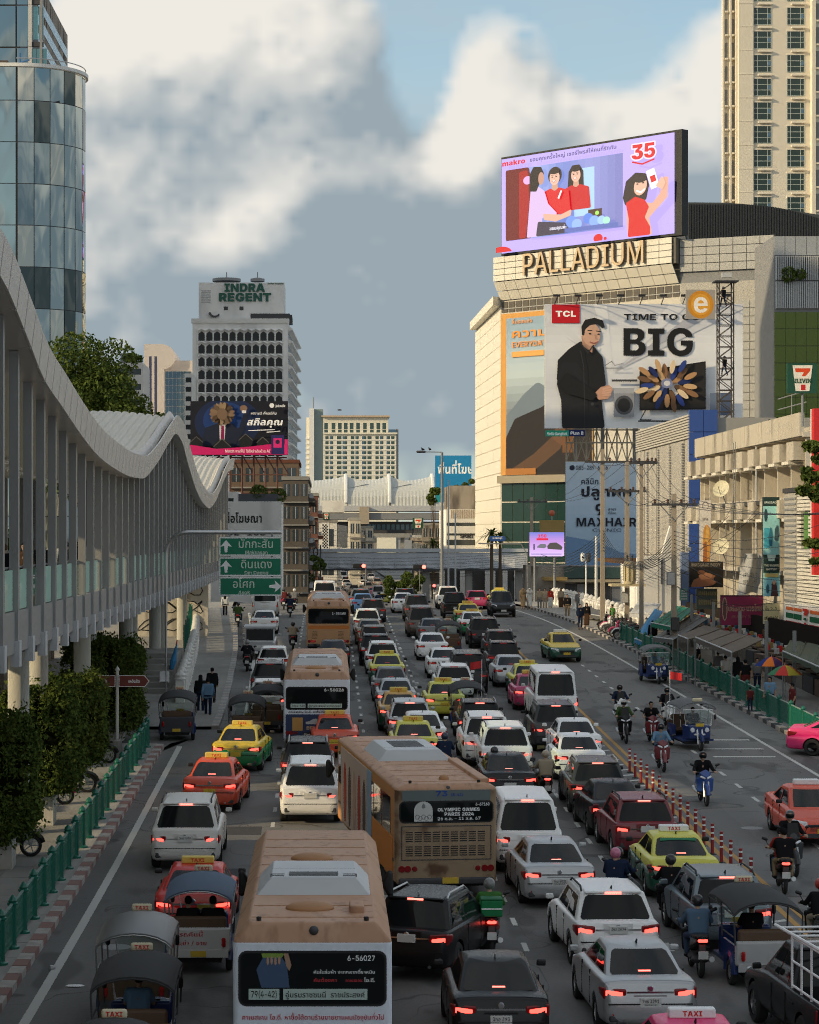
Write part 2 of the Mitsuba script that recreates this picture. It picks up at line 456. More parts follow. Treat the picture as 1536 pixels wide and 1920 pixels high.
def kerb(y0, y1, fn, side, step, mats, z=0.13):
    y = y0; i = 0
    while y < y1:
        a = np.array([float(fn(y)), y, gz(y)]); b = np.array([float(fn(y + step)), y + step, gz(y + step)]); d = nrm(b - a)
        s = np.cross(d, (0, 0, 1)); u = np.cross(s, d); c = (a + b) / 2 + s * 0.14 * side
        pbox(road, 'kerb_stone', c + u * (z / 2 + RNG.uniform(-.006, .006)), (0.15, step / 2 - 0.012, z / 2 + 0.03), mats[i % len(mats)], [s, d, u])
        y += step; i += 1


kerb(36, 91.5, KL, -1, 0.75, [KRED, KWHITE]); kerb(98, 176, KL, -1, 0.7, [KWHITE, GREY])
kerb(72, 190, KR, 1, 0.9, [KWHITE, DARK]); kerb(36, 72, KR, 1, 1.5, [CONC])


def mark(name, x0, x1, y0, y1, mat=LINE, fn=None):
    ys = np.linspace(y0, y1, max(2, int((y1 - y0) / 4) + 1)); f0 = fn or (lambda y: 0.0)
    m = strip(lambda y: float(f0(y)) + x0, lambda y: float(f0(y)) + x1, ys, 0.006, 1); put(road, name, m, mat)


mark('edge_line', -5.72, -5.52, 30, 92); mark('edge_line', 0.85, 1.03, 98, 180, LINE, KL); mark('edge_line', -1.55, -1.4, 30, 190, LINE, KR)
mark('divider_line', 10.75, 10.9, 30, 100, ORANGE); mark('divider_line', 11.1, 11.24, 30, 145, ORANGE); mark('divider_line', 10.8, 10.92, 112, 145, ORANGE)
for X in (-1.6, 1.5, 4.35, 7.5):
    for y in np.arange(52, 180, 3.2):
        mark('lane_dash', X - .06, X + .06, y, y + 1.0)
for y in np.arange(60, 150, 3.25):
    mark('lane_dash', 13.75, 13.88, y + .4, y + 1.5)
for y in np.arange(48, 100, 1.45):                                  # white hatching between the divider lines
    m = MB().add([[9.95, y, gz(y) + .007], [10.7, y + .5, gz(y + .5) + .007], [10.7, y + .75, gz(y + .75) + .007], [9.95, y + .25, gz(y + .25) + .007]], [[0, 1, 2, 3]]); put(road, 'hatching', m, LINE)
for y in (88.5, 91, 94):                                            # old scuffed crossing bars
    mark('worn_bar', 14.3, 16.6, y, y + .3)
for x, y, r in ((-3.2, 62.5, .9), (2.4, 52, .6), (-2.6, 70.5, .7)):   # repair patches and covers
    put(road, 'repair_patch', strip(x - r, x + r, [y - 1.2 * r, y, y + 1.2 * r], 0.003, 1), M('patch', (0.045, 0.045, 0.048), 0.85))
for x, y in ((-4.6, 52.5), (0.2, 80.0), (12.6, 71.0)):
    put(road, 'manhole_cover', MB().lathe([(0, .008), (.33, .008), (.33, .001)], (x, y, gz(y)), (0, -.0275, 1), 18), GREY)
solo('litter', MB().lathe([(.02, .035), (.17, .02), (.2, .003)], (-5.05, 48.2, gz(48.2)), (0, 0.1, 1), 10), SWHITE, 'flattened white paper plate on the asphalt by the left edge line', 'litter')
solo('plastic_cup', MB().tube([(-5.75, 49.9, gz(49.9) + .05), (-5.65, 49.95, gz(50) + .05)], [.055, .04], 10), LGREY, 'clear plastic cup lying in the left gutter', 'cup')


# ------------------------------------------------------------------ street fences
def fence(label, fn, off, y0, y1, step):
    k = thing('street_fence', label, 'fence', None); n = int((y1 - y0) / step); P = []
    for i in range(n + 1):
        y = y0 + i * step; P.append(np.array([float(fn(y)) + off, y, gz(y) + 0.13]))
    for i, p in enumerate(P):
        m = MB().lathe([(.001, 0), (.15, 0), (.15, .05), (.10, .07), (.085, .10), (.085, .93), (.12, .945), (.12, .985), (.085, 1.0), (.105, 1.04), (.085, 1.09), (.03, 1.15), (.001, 1.17)], p, (0, 0, 1), 10)
        put(k, 'post', m, FGREEN, 40)
        if i < n:
            q = P[i + 1]; d = nrm(q - p); a, b = p + d * .09, q - d * .09; m = MB(); L = np.linalg.norm(b - a)
            for z, h in ((.16, .05), (.30, .03), (.80, .03), (.93, .05)):
                m.bar(a + (0, 0, z), b + (0, 0, z), .045, h)
            nb = int(L / .085)
            for j in range(nb):
                c = a + d * ((j + .5) * L / nb); m.bar(c + (0, 0, .17), c + (0, 0, .92), .022, .064, up=d)
            put(k, 'railing_panel', m, FGREEN)
            put(k, 'top_rail', MB().bar(a + (0, 0, .975), b + (0, 0, .975), .05, .03), M('rail_light', (0.30, 0.42, 0.38), .35, .4))
    return k


fence('green cast iron street fence with round capped posts along the left kerb', KL, -0.55, 40.5, 91.0, 1.85)
fence('green street fence along the right kerb in front of the market stalls', KR, 0.42, 90.0, 148.0, 2.35)

# ================================================================== the covered skywalk on the left
_sw = PchipInterpolator([30, 48, 52.6, 55.8, 59.6, 63.9, 69.4, 74.6, 80, 85.3, 92, 100.7, 105, 109, 113, 120, 127, 134, 141, 147, 155, 162, 170],
                        [16.6, 15.9, 15.0, 14.26, 13.84, 13.36, 12.9, 12.7, 12.6, 12.65, 13.3, 14.57, 15.06, 14.85, 14.14, 13.0, 12.35, 12.1, 12.5, 13.2, 14.25, 14.9, 15.2])
SX0, SX1, SYE = -6.55, -13.2, 168.0


def sz(y):
    return float(_sw(y))


sky = thing('covered_skywalk', 'long elevated walkway with wavy pale metal roof grey posts and glass sides on the left', 'skywalk')
ys = np.arange(30, SYE, 1.3)
for i, y in enumerate(ys):                                           # fascia and soffit panels, one by one, with open joints
    y2 = y + 1.21; h0, h1 = .80, .80
    for name, X, ZA, ZB in (('fascia_panel', SX0, 0.0, .80),):
        a, b = sz(y), sz(y2)
        v = [[X, y, a], [X, y2, b], [X + .10, y2, b + ZB], [X + .10, y, a + ZB]]; w = [[p[0] - .05, p[1], p[2]] for p in v]
        put(sky, name, MB().add(v + w, [[0, 1, 2, 3], [7, 6, 5, 4], [0, 4, 5, 1], [1, 5, 6, 2], [2, 6, 7, 3], [3, 7, 4, 0]]), PANELM)
for i, y in enumerate(np.arange(30, SYE, 2.6)):
    y2 = y + 2.56; n = 3; v, f = [], []
    for j in range(n + 1):
        yy = y + (y2 - y) * j / n; v += [[SX0 - .06, yy, sz(yy) + .01], [SX1, yy, sz(yy) + .01], [SX0 - .06, yy, sz(yy) + .06], [SX1, yy, sz(yy) + .06]]
    for j in range(n):
        a = 4 * j; f += [[a, a + 1, a + 5, a + 4], [a + 2, a + 6, a + 7, a + 3]]
    f += [[0, 2, 3, 1], [4 * n, 4 * n + 1, 4 * n + 3, 4 * n + 2]]
    put(sky, 'soffit_panel', (np.array(v), np.array(f)), SOFFIT)
yr = np.arange(30, SYE + .1, 1.3); xs, zs = [], []
x = SX0 - .25
while x > SX1:                                                       # ribbed roof sheet
    for dx, dz in ((0, 0), (-.16, 0), (-.20, .085), (-.30, .085), (-.34, 0)):
        xs.append(x + dx); zs.append(dz)
    x -= .34
g = [[X, y, sz(y) + .62 + Z + .30 * math.sin(math.pi * (X - SX0) / (SX1 - SX0))] for y in yr for X, Z in zip(xs, zs)]; n = len(xs)
put(sky, 'roof_sheet', (np.array(g), np.array([[j * n + i, j * n + i + 1, (j + 1) * n + i + 1, (j + 1) * n + i] for j in range(len(yr) - 1) for i in range(n - 1)])), M('roof_white', (0.60, 0.56, 0.48), 0.6))
for X in (SX0 - .12, SX1):                                           # gutter upstand along both edges
    m = MB()
    for y in yr[:-1]:
        m.quad([X, y, sz(y) + .60], [X, y + 1.3, sz(y + 1.3) + .60], [X - .16, y + 1.3, sz(y + 1.3) + .98], [X - .16, y, sz(y) + .98]); m.quad([X - .16, y, sz(y) + .98], [X - .16, y + 1.3, sz(y + 1.3) + .98], [X - .3, y + 1.3, sz(y + 1.3) + .8], [X - .3, y, sz(y) + .8])
    put(sky, 'roof_gutter', m, PANELM, 40)
bx(sky, 'deck', -11.8, -7.15, 20, SYE, 8.15, 8.75, CONC); bx(sky, 'edge_beam', -7.15, -6.95, 20, SYE, 8.02, 8.95, POSTG); bx(sky, 'edge_beam', -12.0, -11.8, 20, SYE, 8.02, 8.95, POSTG)
for y in np.arange(38.8, SYE, 2.48):
    for X, wd in ((-6.98, .10), (-11.85, .10))[: 2 if int(y / 2.48) % 2 else 1]:
        z1 = sz(y) + .03
        bx(sky, 'post', X - wd, X + wd, y - .14, y + .14, 8.30, z1, POSTG)
    for X in (-7.0,):
        put(sky, 'glass_panel', MB().box(X - .006, X + .006, y + .18, y + 2.30, 8.98, 9.88), M('balustrade_glass', (0.40, 0.62, 0.50), 0.08, 0, 0, .7) if int(y * 10) % 3 else PANE)
        bx(sky, 'bracket', X - .03, X + .16, y - .2, y + .2, 7.72, 8.30, LGREY)
    put(sky, 'glass_panel', MB().box(-11.81, -11.79, y + .18, y + 2.30, 8.98, 9.88), PANE)
    bx(sky, 'ceiling_light', -9.6, -9.2, y + .7, y + 1.6, sz(y + 1) - .16, sz(y + 1) - .1, SWHITE)
put(sky, 'handrail', MB().tube([(-7.12, 38, 9.92), (-7.12, SYE, 9.92)], .03, 6), STEEL)
for i, y in enumerate((60, 69, 78, 87, 94.5, 106, 115, 124, 135, 147, 160)):
    x = -9.35 + (0.5 if i % 2 else 0)
    put(sky, 'column', MB().lathe([(.31, gz(y) - .2), (.31, 7.6), (.42, 8.0), (.42, 8.16)], (x, y, 0), (0, 0, 1), 20), M('column_paint', (0.46, 0.45, 0.40), 0.8), 40)
    if i % 2 == 0:
        bx(sky, 'crossbeam', -11.7, -7.2, y - .3, y + .3, 7.75, 8.15, CONC)

# ------------------------------------------------------------------ blocks beside the street, out of frame on the left; their shade lies on the road
for y0, y1, h, nm in ((-70, 55, 27, 'long concrete shop block left of the skywalk at the near end'), (79, 126, 25, 'concrete shop block left of the skywalk past the sunlit gap')):
    k = thing('shop_block', nm, 'building'); bx(k, 'wall', -29, -19, y0, y1, -4, h, OLD); bx(k, 'parapet', -19.2, -18.8, y0 - .2, y1 + .2, h, h + .8, CONC)
    for z in np.arange(7, h - 2, 3.4):
        for y in np.arange(y0 + 2, y1 - 3, 4.2):
            bx(k, 'window', -19.05, -18.93, y, y + 2.6, z, z + 1.7, WINDOW)
k = thing('panel_wall', 'low brown panelled wall standing under the skywalk behind the columns', 'wall')
for y in np.arange(62, 132, 1.6):
    bx(k, 'panel', -15.15, -15.0, y, y + 1.5, gz(y) - .2, gz(y) + 3.1 + .15 * math.sin(y * 9), M('brown_panel', (0.13, 0.095, 0.07), .8) if int(y) % 3 else OLDG)
k = thing('ramp_wall', 'stained retaining wall with scribbled spray paint below the end of the skywalk', 'wall')
bx(k, 'wall', -12.6, -7.4, 150, 150.6, 3, 9.0, OLD)
for i in range(9):
    a = RNG.uniform(0, 6.28, 7); pts = [(-12 + 4.0 * (i % 3) / 3 + .9 + .7 * math.cos(t * 1.7 + i), 149.985, 5.0 + 1.1 * (i // 3) + .4 * math.sin(t * 2.3 + 2 * i)) for t in np.linspace(0, 5, 14)]
    put(k, 'spray_paint', MB().tube(pts, .035, 4), BLACK)
# steps by the ramp
k = thing('steps', 'stone steps leading down beside the ramp balustrade', 'steps')
for i in range(7):
    bx(k, 'step', -11.2, -7.4, 112 + i * 1.1, 118 + i * 1.1, gz(112) - .5, gz(112) + .35 + .22 * i, CONC)


# bridge balustrades: turned white posts with domed caps
def balustrade(label, fn, y0, y1, step, hgt):
    k = thing('bridge_balustrade', label, 'balustrade'); n = int((y1 - y0) / step); P = [np.array([float(fn(y0 + i * step)), y0 + i * step, gz(y0 + i * step) + .13]) for i in range(n + 1)]
    for i, p in enumerate(P):
        m = MB().box(p[0] - .2, p[0] + .2, p[1] - .2, p[1] + .2, p[2] - .2, p[2] + hgt); m.lathe([(.26, hgt), (.28, hgt + .07), (.2, hgt + .12), (.24, hgt + .22), (.15, hgt + .36), (.001, hgt + .45)], p, (0, 0, 1), 10)
        put(k, 'post', m, WHW, 40)
        if i < n:
            q = P[i + 1]; m = MB().bar(p + (0, 0, hgt - .12), q + (0, 0, hgt - .12), .24, .14); m.bar(p + (0, 0, .15), q + (0, 0, .15), .24, .2)
            for j in range(1, 5):
                c = p + (q - p) * j / 5; m.lathe([(.05, .2), (.09, .4), (.045, .65), (.07, hgt - .18)], c, (0, 0, 1), 6)
            put(k, 'railing', m, WHW, 40)


balustrade('white balustrade with domed posts climbing the left side of the bridge ramp', lambda y: float(KL(y)) - 2.1 - .012 * (y - 108), 108, 186, 2.1, 1.0)
balustrade('white balustrade with domed posts on the right side of the bridge', lambda y: float(KR(y)) + 2.6 + .004 * (y - 150), 151, 196, 2.0, 1.0)
k = thing('mesh_fence', 'tall green wire fence above the left ramp balustrade', 'fence')
for i in range(12):
    y = 128 + i * 4; x = float(KL(y)) - 2.5 - .012 * (y - 108)
    put(k, 'post', MB().tube([(x, y, gz(y)), (x, y, gz(y) + 2.3)], .04, 6), FGREEN)
    if i < 11:
        m = MB()
        for j in range(20):
            yy = y + j * .2; m.bar((x, yy, gz(yy) + .2), (x, yy, gz(yy) + 2.2), .012)
        for z in (.3, 1.2, 2.2):
            m.bar((x, y, gz(y) + z), (x, y + 4, gz(y + 4) + z), .02)
        put(k, 'wire_panel', m, FGREEN)


# ================================================================== plants
def leaves(n, pt, size, up=0.3):
    """n leaf-sized folded faces at points pt(n)"""
    p = pt(n); n = len(p); a = RNG.normal(size=(n, 3)); a /= np.linalg.norm(a, axis=1, keepdims=True); b = np.cross(a, RNG.normal(size=(n, 3))); b /= np.linalg.norm(b, axis=1, keepdims=True)
    s = size * RNG.uniform(.6, 1.3, (n, 1)); v = np.stack([p - a * s, p + b * s * .45, p + a * s, p - b * s * .45], 1).reshape(-1, 3)
    f = (np.arange(n)[:, None, None] * 4 + np.array([[0, 1, 2], [0, 2, 3]])).reshape(-1, 3)
    return (v, f)


def blobs(centres, radii, flat=1.0):
    C = np.asarray(centres, float); R = np.asarray(radii, float); w = R ** 2 / (R ** 2).sum()

    def pt(n):
        i = RNG.choice(len(C), n, p=w); d = RNG.normal(size=(n, 3)); d /= np.linalg.norm(d, axis=1, keepdims=True)
        p = C[i] + d * (R[i] * (0.55 + 0.5 * RNG.uniform(size=n) ** .5))[:, None] * (1, 1, flat)
        q = meshkit.noise(p * 1.7, 5)
        return p[q > 0.33]
    return pt


def tree(name, label, base, crown, rad, ncl, nleaf, size, trunk_r=.25, group=None, flat=.85, mat=LEAF, seed=1):
    rg = np.random.default_rng(seed); k = thing(name, label, 'tree', group); base, crown, rad = np.asarray(base, float), np.asarray(crown, float), np.asarray(rad, float)
    d = rg.normal(size=(ncl, 3)); d /= np.linalg.norm(d, axis=1, keepdims=True); c = crown + d * rad * rg.uniform(.35, .85, (ncl, 1)); r = rg.uniform(.22, .42, ncl) * rad.mean()
    put(k, 'crown', leaves(nleaf, blobs(c, r, flat), size), mat)
    m = MB().tube([base, base * .6 + crown * .4 + rg.normal(size=3) * .15, crown], [trunk_r, trunk_r * .75, trunk_r * .4], 8)
    for q in c[:: max(1, ncl // 9)]:
        s = base * .45 + crown * .55; m.tube([s, (s + q) / 2 + rg.normal(size=3) * .2, q], [trunk_r * .4, trunk_r * .25, trunk_r * .1], 5)
    put(k, 'trunk', m, BARK, 40)
    return k


# clipped shrubs in white tubs on the left pavement
def shrub(label, px, py, Y, w, h, z0, n=26000, seed=1):
    x = (px - VX) / F * Y; k = thing('clipped_shrub', label, 'shrub', None); g = gz(Y) + .13; rg = np.random.default_rng(seed)

    def pt(n):
        d = rg.normal(size=(n, 3)); d /= np.linalg.norm(d, axis=1, keepdims=True); e = np.abs(d) ** .55 * np.sign(d)
        p = e * np.array([w / 2, w / 2, h / 2]) * (0.80 + .22 * rg.uniform(size=(n, 1)) ** .5) * (1 + .30 * (meshkit.noise(d * 3.4 + seed, 2)[:, None] - .5)) * (1 + .16 * (rg.uniform(size=(n, 1)) > .95)); p += np.array([x, Y, g + z0 + h / 2])
        return p[meshkit.noise(p * 4.0, 9) > .25]
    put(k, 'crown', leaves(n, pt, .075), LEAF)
    inner = trimesh.creation.icosphere(2, 1.0); inner.vertices = np.sign(inner.vertices) * np.abs(inner.vertices) ** .6 * np.array([w, w, h]) * .36 + (x, Y, g + z0 + h / 2); put(k, 'inner_twigs', inner, M('twigs', (.012, .016, .008), .95))  # near-black solid core stands in for the shaded inside of the crown
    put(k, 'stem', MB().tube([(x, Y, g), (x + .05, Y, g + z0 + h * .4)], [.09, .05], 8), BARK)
    t = thing('planter', 'white planter under the ' + label.split(' ', 1)[1].replace(' of the left row', ''), 'planter'); m = MB().box(x - .42, x + .42, Y - .42, Y + .42, g, g + .75); m.box(x - .47, x + .47, Y - .47, Y + .47, g + .75, g + .85)
    put(t, 'tub', m, M('tub_white', (.50, .48, .44), .8)); put(t, 'soil', MB().box(x - .38, x + .38, Y - .38, Y + .38, g + .85, g + .87), BARK)


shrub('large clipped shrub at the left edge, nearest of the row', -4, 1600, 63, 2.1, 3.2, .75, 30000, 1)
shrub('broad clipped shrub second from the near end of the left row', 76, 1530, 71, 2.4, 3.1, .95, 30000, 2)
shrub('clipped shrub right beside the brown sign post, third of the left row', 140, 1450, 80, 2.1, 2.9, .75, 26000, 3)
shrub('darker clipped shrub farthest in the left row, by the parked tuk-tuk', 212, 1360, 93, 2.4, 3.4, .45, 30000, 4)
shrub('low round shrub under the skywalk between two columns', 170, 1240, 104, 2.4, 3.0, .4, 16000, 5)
tree('roadside_tree', 'large dense dark green tree rising above the skywalk roof on the left', (-16.2, 166, 4), (-16.6, 166, 18.2), (5.4, 4.4, 6.2), 46, 52000, .17, .45, seed=3)
tree('roadside_tree', 'smaller tree right behind the first wave of the skywalk roof', (-12.6, 176, 4.4), (-11.9, 176, 13.5), (2.2, 2.2, 2.6), 16, 9000, .15, .2, seed=4)
tree('roadside_tree', 'dark tree seen through the posts of the skywalk at the left edge', (-17, 110, 2.5), (-17.5, 108, 9.5), (2.8, 12, 4.0), 30, 16000, .22, .25, seed=5)
# ================================================================== far buildings
def window_grid(parent, name, o, u, w, cols, rows, cw, ch, mat, gap=None, proud=.03, nn=None, skip=None):
    """glass boxes set on a wall: o corner, u along, w up; cols/rows are lists of offsets"""
    u, w = nrm(u), nrm(w); n = nrm(np.cross(u, w))
    for r in rows:
        for c in cols:
            if skip and skip(r, c):
                continue
            pbox(parent, name, np.asarray(o) + u * (c + cw / 2) + w * (r + ch / 2) + n * (proud / 2 - .05), (cw / 2, ch / 2, .05 + proud / 2), mat, [u, w, n])


# round cornered mirror glass tower
k = thing('glass_tower', 'round cornered tower of mirror glass panels with thin dark joints at the left edge', 'building')
D0, R0 = 213.0, 5.45; CX = (45 - VX) / F * D0; ztop = ZC + (VY - 147) / F * D0
rows = [ztop, ztop - 2.9]
while rows[-1] > 4:
    rows.append(rows[-1] - 3.6)
angs = [math.radians(a) for a in np.arange(-90, 120, 15.2)]
put(k, 'core', MB().lathe([(R0 - .06, 2), (R0 - .06, ztop - .02), (.01, ztop - .02)], (CX, D0, 0), (0, 0, 1), 60).box(CX - 30, CX, D0 - R0 + .06, D0 + R0, 2, ztop - .02), M('joint_dark', (.02, .022, .024), .6))
def facade_panel(p, q, z0, z1, jit):
    e = .035; d = nrm(np.r_[q - p, 0]); n = np.array([d[1], -d[0], 0]); a, b = np.r_[p, 0] + d * e, np.r_[q, 0] - d * e
    t = RNG.normal(size=4) * jit; P = [a + n * t[0] + (0, 0, z0 + e), b + n * t[1] + (0, 0, z0 + e), b + n * t[2] + (0, 0, z1 - e), a + n * t[3] + (0, 0, z1 - e)]
    m = MB(); N = 5; g = []
    for i in range(N):
        for j in range(N):
            s, u = i / (N - 1), j / (N - 1); g.append((P[0] * (1 - s) + P[1] * s) * (1 - u) + (P[3] * (1 - s) + P[2] * s) * u + n * (.012 * math.sin(3.1 * s) * math.sin(3.1 * u) * jit / .012))
    m.add(g, [[i * N + j, (i + 1) * N + j, (i + 1) * N + j + 1, i * N + j + 1] for i in range(N - 1) for j in range(N - 1)])
    return m
tints = [MIRROR, M('tower_glass_b', (.22, .28, .30), .02, 1.0), M('tower_glass_c', (.50, .50, .44), .03, 1.0), M('tower_glass_d', (.09, .11, .11), .03, 1.0)]
for i in range(len(angs) - 1):
    p, q = (np.array([CX + R0 * math.sin(a), D0 - R0 * math.cos(a)]) for a in (angs[i], angs[i + 1]))
    if angs[i] < -.1:
        continue
    for j in range(len(rows) - 1):
        put(k, 'glass_panel', facade_panel(p, q, rows[j + 1], rows[j], .012), tints[(i * 7 + j * 3 + i * j) % 4 if RNG.uniform() < .5 else 0], True)
for i in range(7):
    p = np.array([CX - 1.45 * (i + 1), D0 - R0]); q = p + (1.45, 0)
    for j in range(len(rows) - 1):
        put(k, 'glass_panel', facade_panel(p, q, rows[j + 1], rows[j], .012), tints[(i * 5 + j * 3) % 3], True)
put(k, 'roof_rim', MB().lathe([(R0 + .02, ztop - .05), (R0 + .25, ztop), (R0 + .25, ztop + .3), (R0 - .1, ztop + .32)], (CX, D0, 0), (0, 0, 1), 48).box(CX - 30, CX, D0 - R0 - .25, D0 - R0 + .1, ztop, ztop + .3), WHITE, 40)
put(k, 'roof_rail', MB().tube([(CX + R0 * math.sin(a), D0 - R0 * math.cos(a), ztop + .75) for a in np.linspace(0, 2.6, 24)], .05, 5), STEEL)
k2 = thing('roof_crane', 'blue maintenance hoist on the flat roof of the glass tower', 'hoist')
put(k2, 'arm', MB().bar((CX - 1.6, D0 - 3, ztop + .3), (CX + .9, D0 - 3.4, ztop + 1.0), .12).bar((CX + .1, D0 - 3.3, ztop + .3), (CX + .1, D0 - 3.3, ztop + 1.6), .12), M('hoist_blue', (.03, .14, .35), .5)); put(k2, 'motor_box', MB().box(CX - 2.3, CX - 1.0, D0 - 3.4, D0 - 2.4, ztop + .3, ztop + .95), M('hoist_brown', (.10, .07, .05), .7))
# slanted dark tower behind it
k = thing('slanted_tower', 'tall dark glass tower with a leaning edge behind the round glass tower', 'building'); Y = 262.0
za, zb = ZC + (VY - 150) / F * Y - 12, 92.0
xa, xb = (82 - VX) / F * Y, (70 - VX) / F * Y; sl = (xb - xa) / ((150) / F * Y)
put(k, 'core', MB().add([[-60, Y, 0], [xa - sl * 30, Y, 0], [xa + sl * 60, Y, zb], [-60, Y, zb], [-60, Y + 20, 0], [xa - sl * 30, Y + 20, 0], [xa + sl * 60, Y + 20, zb], [-60, Y + 20, zb]], [[0, 1, 2, 3], [1, 5, 6, 2], [5, 4, 7, 6], [3, 2, 6, 7], [4, 0, 3, 7]]), M('joint_dark', (.02, .022, .024)))
for z in np.arange(50, 90, 4.6):
    for i, (a, b) in enumerate(((-36, -33.9), (-33.8, -32.55))):
        put(k, 'glass_panel', facade_panel(np.array([a, Y - .1]), np.array([b, Y - .1]), z, z + 4.5, .01), tints[1], True)
    bx(k, 'white_fin', -32.5, -32.1, Y - .5, Y, z, z + 4.55, PANELM)
    for i in range(3):
        x = -31.9 + i * .62 + sl * (z - 55); bx(k, 'louvre_glass', x, x + .5, Y - .12, Y, z + .8, z + 4.4, M('teal_glass', (.16, .30, .30), .1, .7))
    bx(k, 'beam', -32.1, -30.15 + sl * (z - 55), Y - .35, Y, z, z + .5, DARK)
bx(k, 'edge_fin', xa - .35, xa - .1, Y - .6, Y, 40, zb - 20, POSTG)

# the white hotel slab
k = thing('hotel_tower', 'white concrete hotel slab with rows of arched hooded windows and green roof lettering', 'building')
Y = 600.0; s = Y / F; x0, x1 = (361 - VX) * s, (540 - VX) * s; zt = ZC + (VY - 604) * s; Y2 = Y + 62; x2 = x1 + 1.6
P0, P1 = np.array([x0, Y, 0]), np.array([x1, Y, 0])
put(k, 'wall', MB().add([[x0, Y, 0], [x1, Y, 0], [x2, Y2, 0], [x0 + 1, Y2, 0], [x0, Y, zt], [x1, Y, zt], [x2, Y2, zt], [x0 + 1, Y2, zt]], [[0, 1, 5, 4], [1, 2, 6, 5], [2, 3, 7, 6], [3, 0, 4, 7], [4, 5, 6, 7]]), HOTEL)
put(k, 'parapet', MB().box(x0 - .3, x1 + .3, Y - .4, Y + 2, zt - .2, zt + .9), WHITE)
hood = MB(); hw, hh = 1.0, 3.1                                       # arched head, projecting hood and side fins around each window
hood.add([[-hw, 0, 2.1], [-hw, -.75, 2.6], [0, -.9, 3.05], [hw, -.75, 2.6], [hw, 0, 2.1], [0, 0, 2.75], [-hw, 0, hh], [0, 0, hh + .05], [hw, 0, hh]], [[0, 1, 2, 5], [5, 2, 3, 4], [1, 6, 7, 2], [2, 7, 8, 3]])
for sg in (-1, 1):
    hood.box(sg * hw - .13, sg * hw + .13, -.55, 0, 0, 2.4)
hood.box(-hw, hw, -.35, 0, -.12, .1)
hd = mikit.ply(hood.mesh(), HOTEL); wn = mikit.ply((np.array([[-.82, -.02, .1], [.82, -.02, .1], [.82, -.02, 1.9], [0, -.02, 2.55], [-.82, -.02, 1.9]]), np.array([[0, 1, 2], [0, 2, 3], [0, 3, 4]])), M('hotel_glass', (.014, .016, .018), .35))
rowh = 24.0 * s; nc = 11
for r in range(15):
    for c in range(nc):
        z = zt - 2.2 - rowh * (r + 1) + .6; m = tr((x0 + 1.9 + c * (x1 - x0 - 2.6) / nc + .4, Y - .03, z))
        scene[num(k + '__window_hood')] = {**hd, 'to_world': T(m)}; scene[num(k + '__window')] = {**wn, 'to_world': T(m)}
for r in range(16):                                                   # sunshades along the flank
    z = zt - 1.0 - rowh * r; d = nrm([x2 - x1, Y2 - Y, 0]); n = np.array([d[1], -d[0], 0])
    a, b = np.array([x1, Y, z]) + n * .02, np.array([x2, Y2, z]) + n * .02
    put(k, 'sunshade', MB().add([a, b, b + n * 1.1 + (0, 0, -.5), a + n * 1.1 + (0, 0, -.5), a + (0, 0, -1.1), b + (0, 0, -1.1), b + n * 1.1 + (0, 0, -.9), a + n * 1.1 + (0, 0, -.9)], [[0, 3, 2, 1], [3, 7, 6, 2], [4, 5, 6, 7], [0, 4, 7, 3], [1, 2, 6, 5]]), WHITE)
    if r < 15:
        for j in range(10):
            q = np.array([x1, Y, z - 2.25]) + d * (4 + j * 5.8); pbox(k, 'side_window', q, (.05, 2.4, .85), M('hotel_side_glass', (.10, .11, .12), .35), [n, d, (0, 0, 1)])
xa, xb = (372 - VX) * s, (533 - VX) * s; zc = ZC + (VY - 528) * s
put(k, 'penthouse', MB().box(xa, xb, Y + 2, Y + 20, zt, zc), HOTEL); bx(k, 'penthouse_band', xa + 13, xb + 1.4, Y + 1.7, Y + 2, zt + 1.1, zt + 2.3, DARK)
bx(k, 'corner_balcony', xb, xb + 1.9, Y + 4, Y + 18, zt + .8, zt + 2.2, DARK)
for i in range(8):
    bx(k, 'louvre', xa + .6, xa + 3.0, Y + 1.9, Y + 2.0, zc - 2.2 - i * .42, zc - 1.95 - i * .42, LGREY)
for dx in (6.3, 10.2):
    bx(k, 'small_window', xa + dx, xa + dx + 1, Y + 1.9, Y + 2.05, zt + 3.2, zt + 4.1, DARK)
GRN = M('letter_green', (.01, .10, .07), .5)
for tx, px0, px1, py, hgt in (('INDRA', 421, 497, 547, 15.5), ('REGENT', 411, 509, 565, 15.5)):
    g = text(tx, hgt * s, 900, width=(px1 - px0) * s); put(k, 'lettering', MB().prism(g, at(px0, py, Y + 1.95), (1, 0, 0), (0, 0, 1), .35), GRN)
put(k, 'lettering', MB().prism(text('Service Residence', 3 * s, 600, width=30 * s), at(502, 533, Y + 1.95), (1, 0, 0), (0, 0, 1), .1), GRN)
for px, r in ((425, 3.6), (483, 1.8)):                                 # roof tanks
    c = at(px, 528, Y + 8); put(k, 'roof_tank', MB().lathe([(r, 0), (r, .7), (.05, 1.1)], c, (0, 0, 1), 16).tube([c + (0, 0, 1), c + (0, 0, 2.4)], .12, 5), GREY)
put(k, 'dish', MB().lathe([(.1, -.3), (.9, 0), (1.4, .45)], at(401, 592, Y + 1.5), (0.2, -.6, 1), 14), DARK)

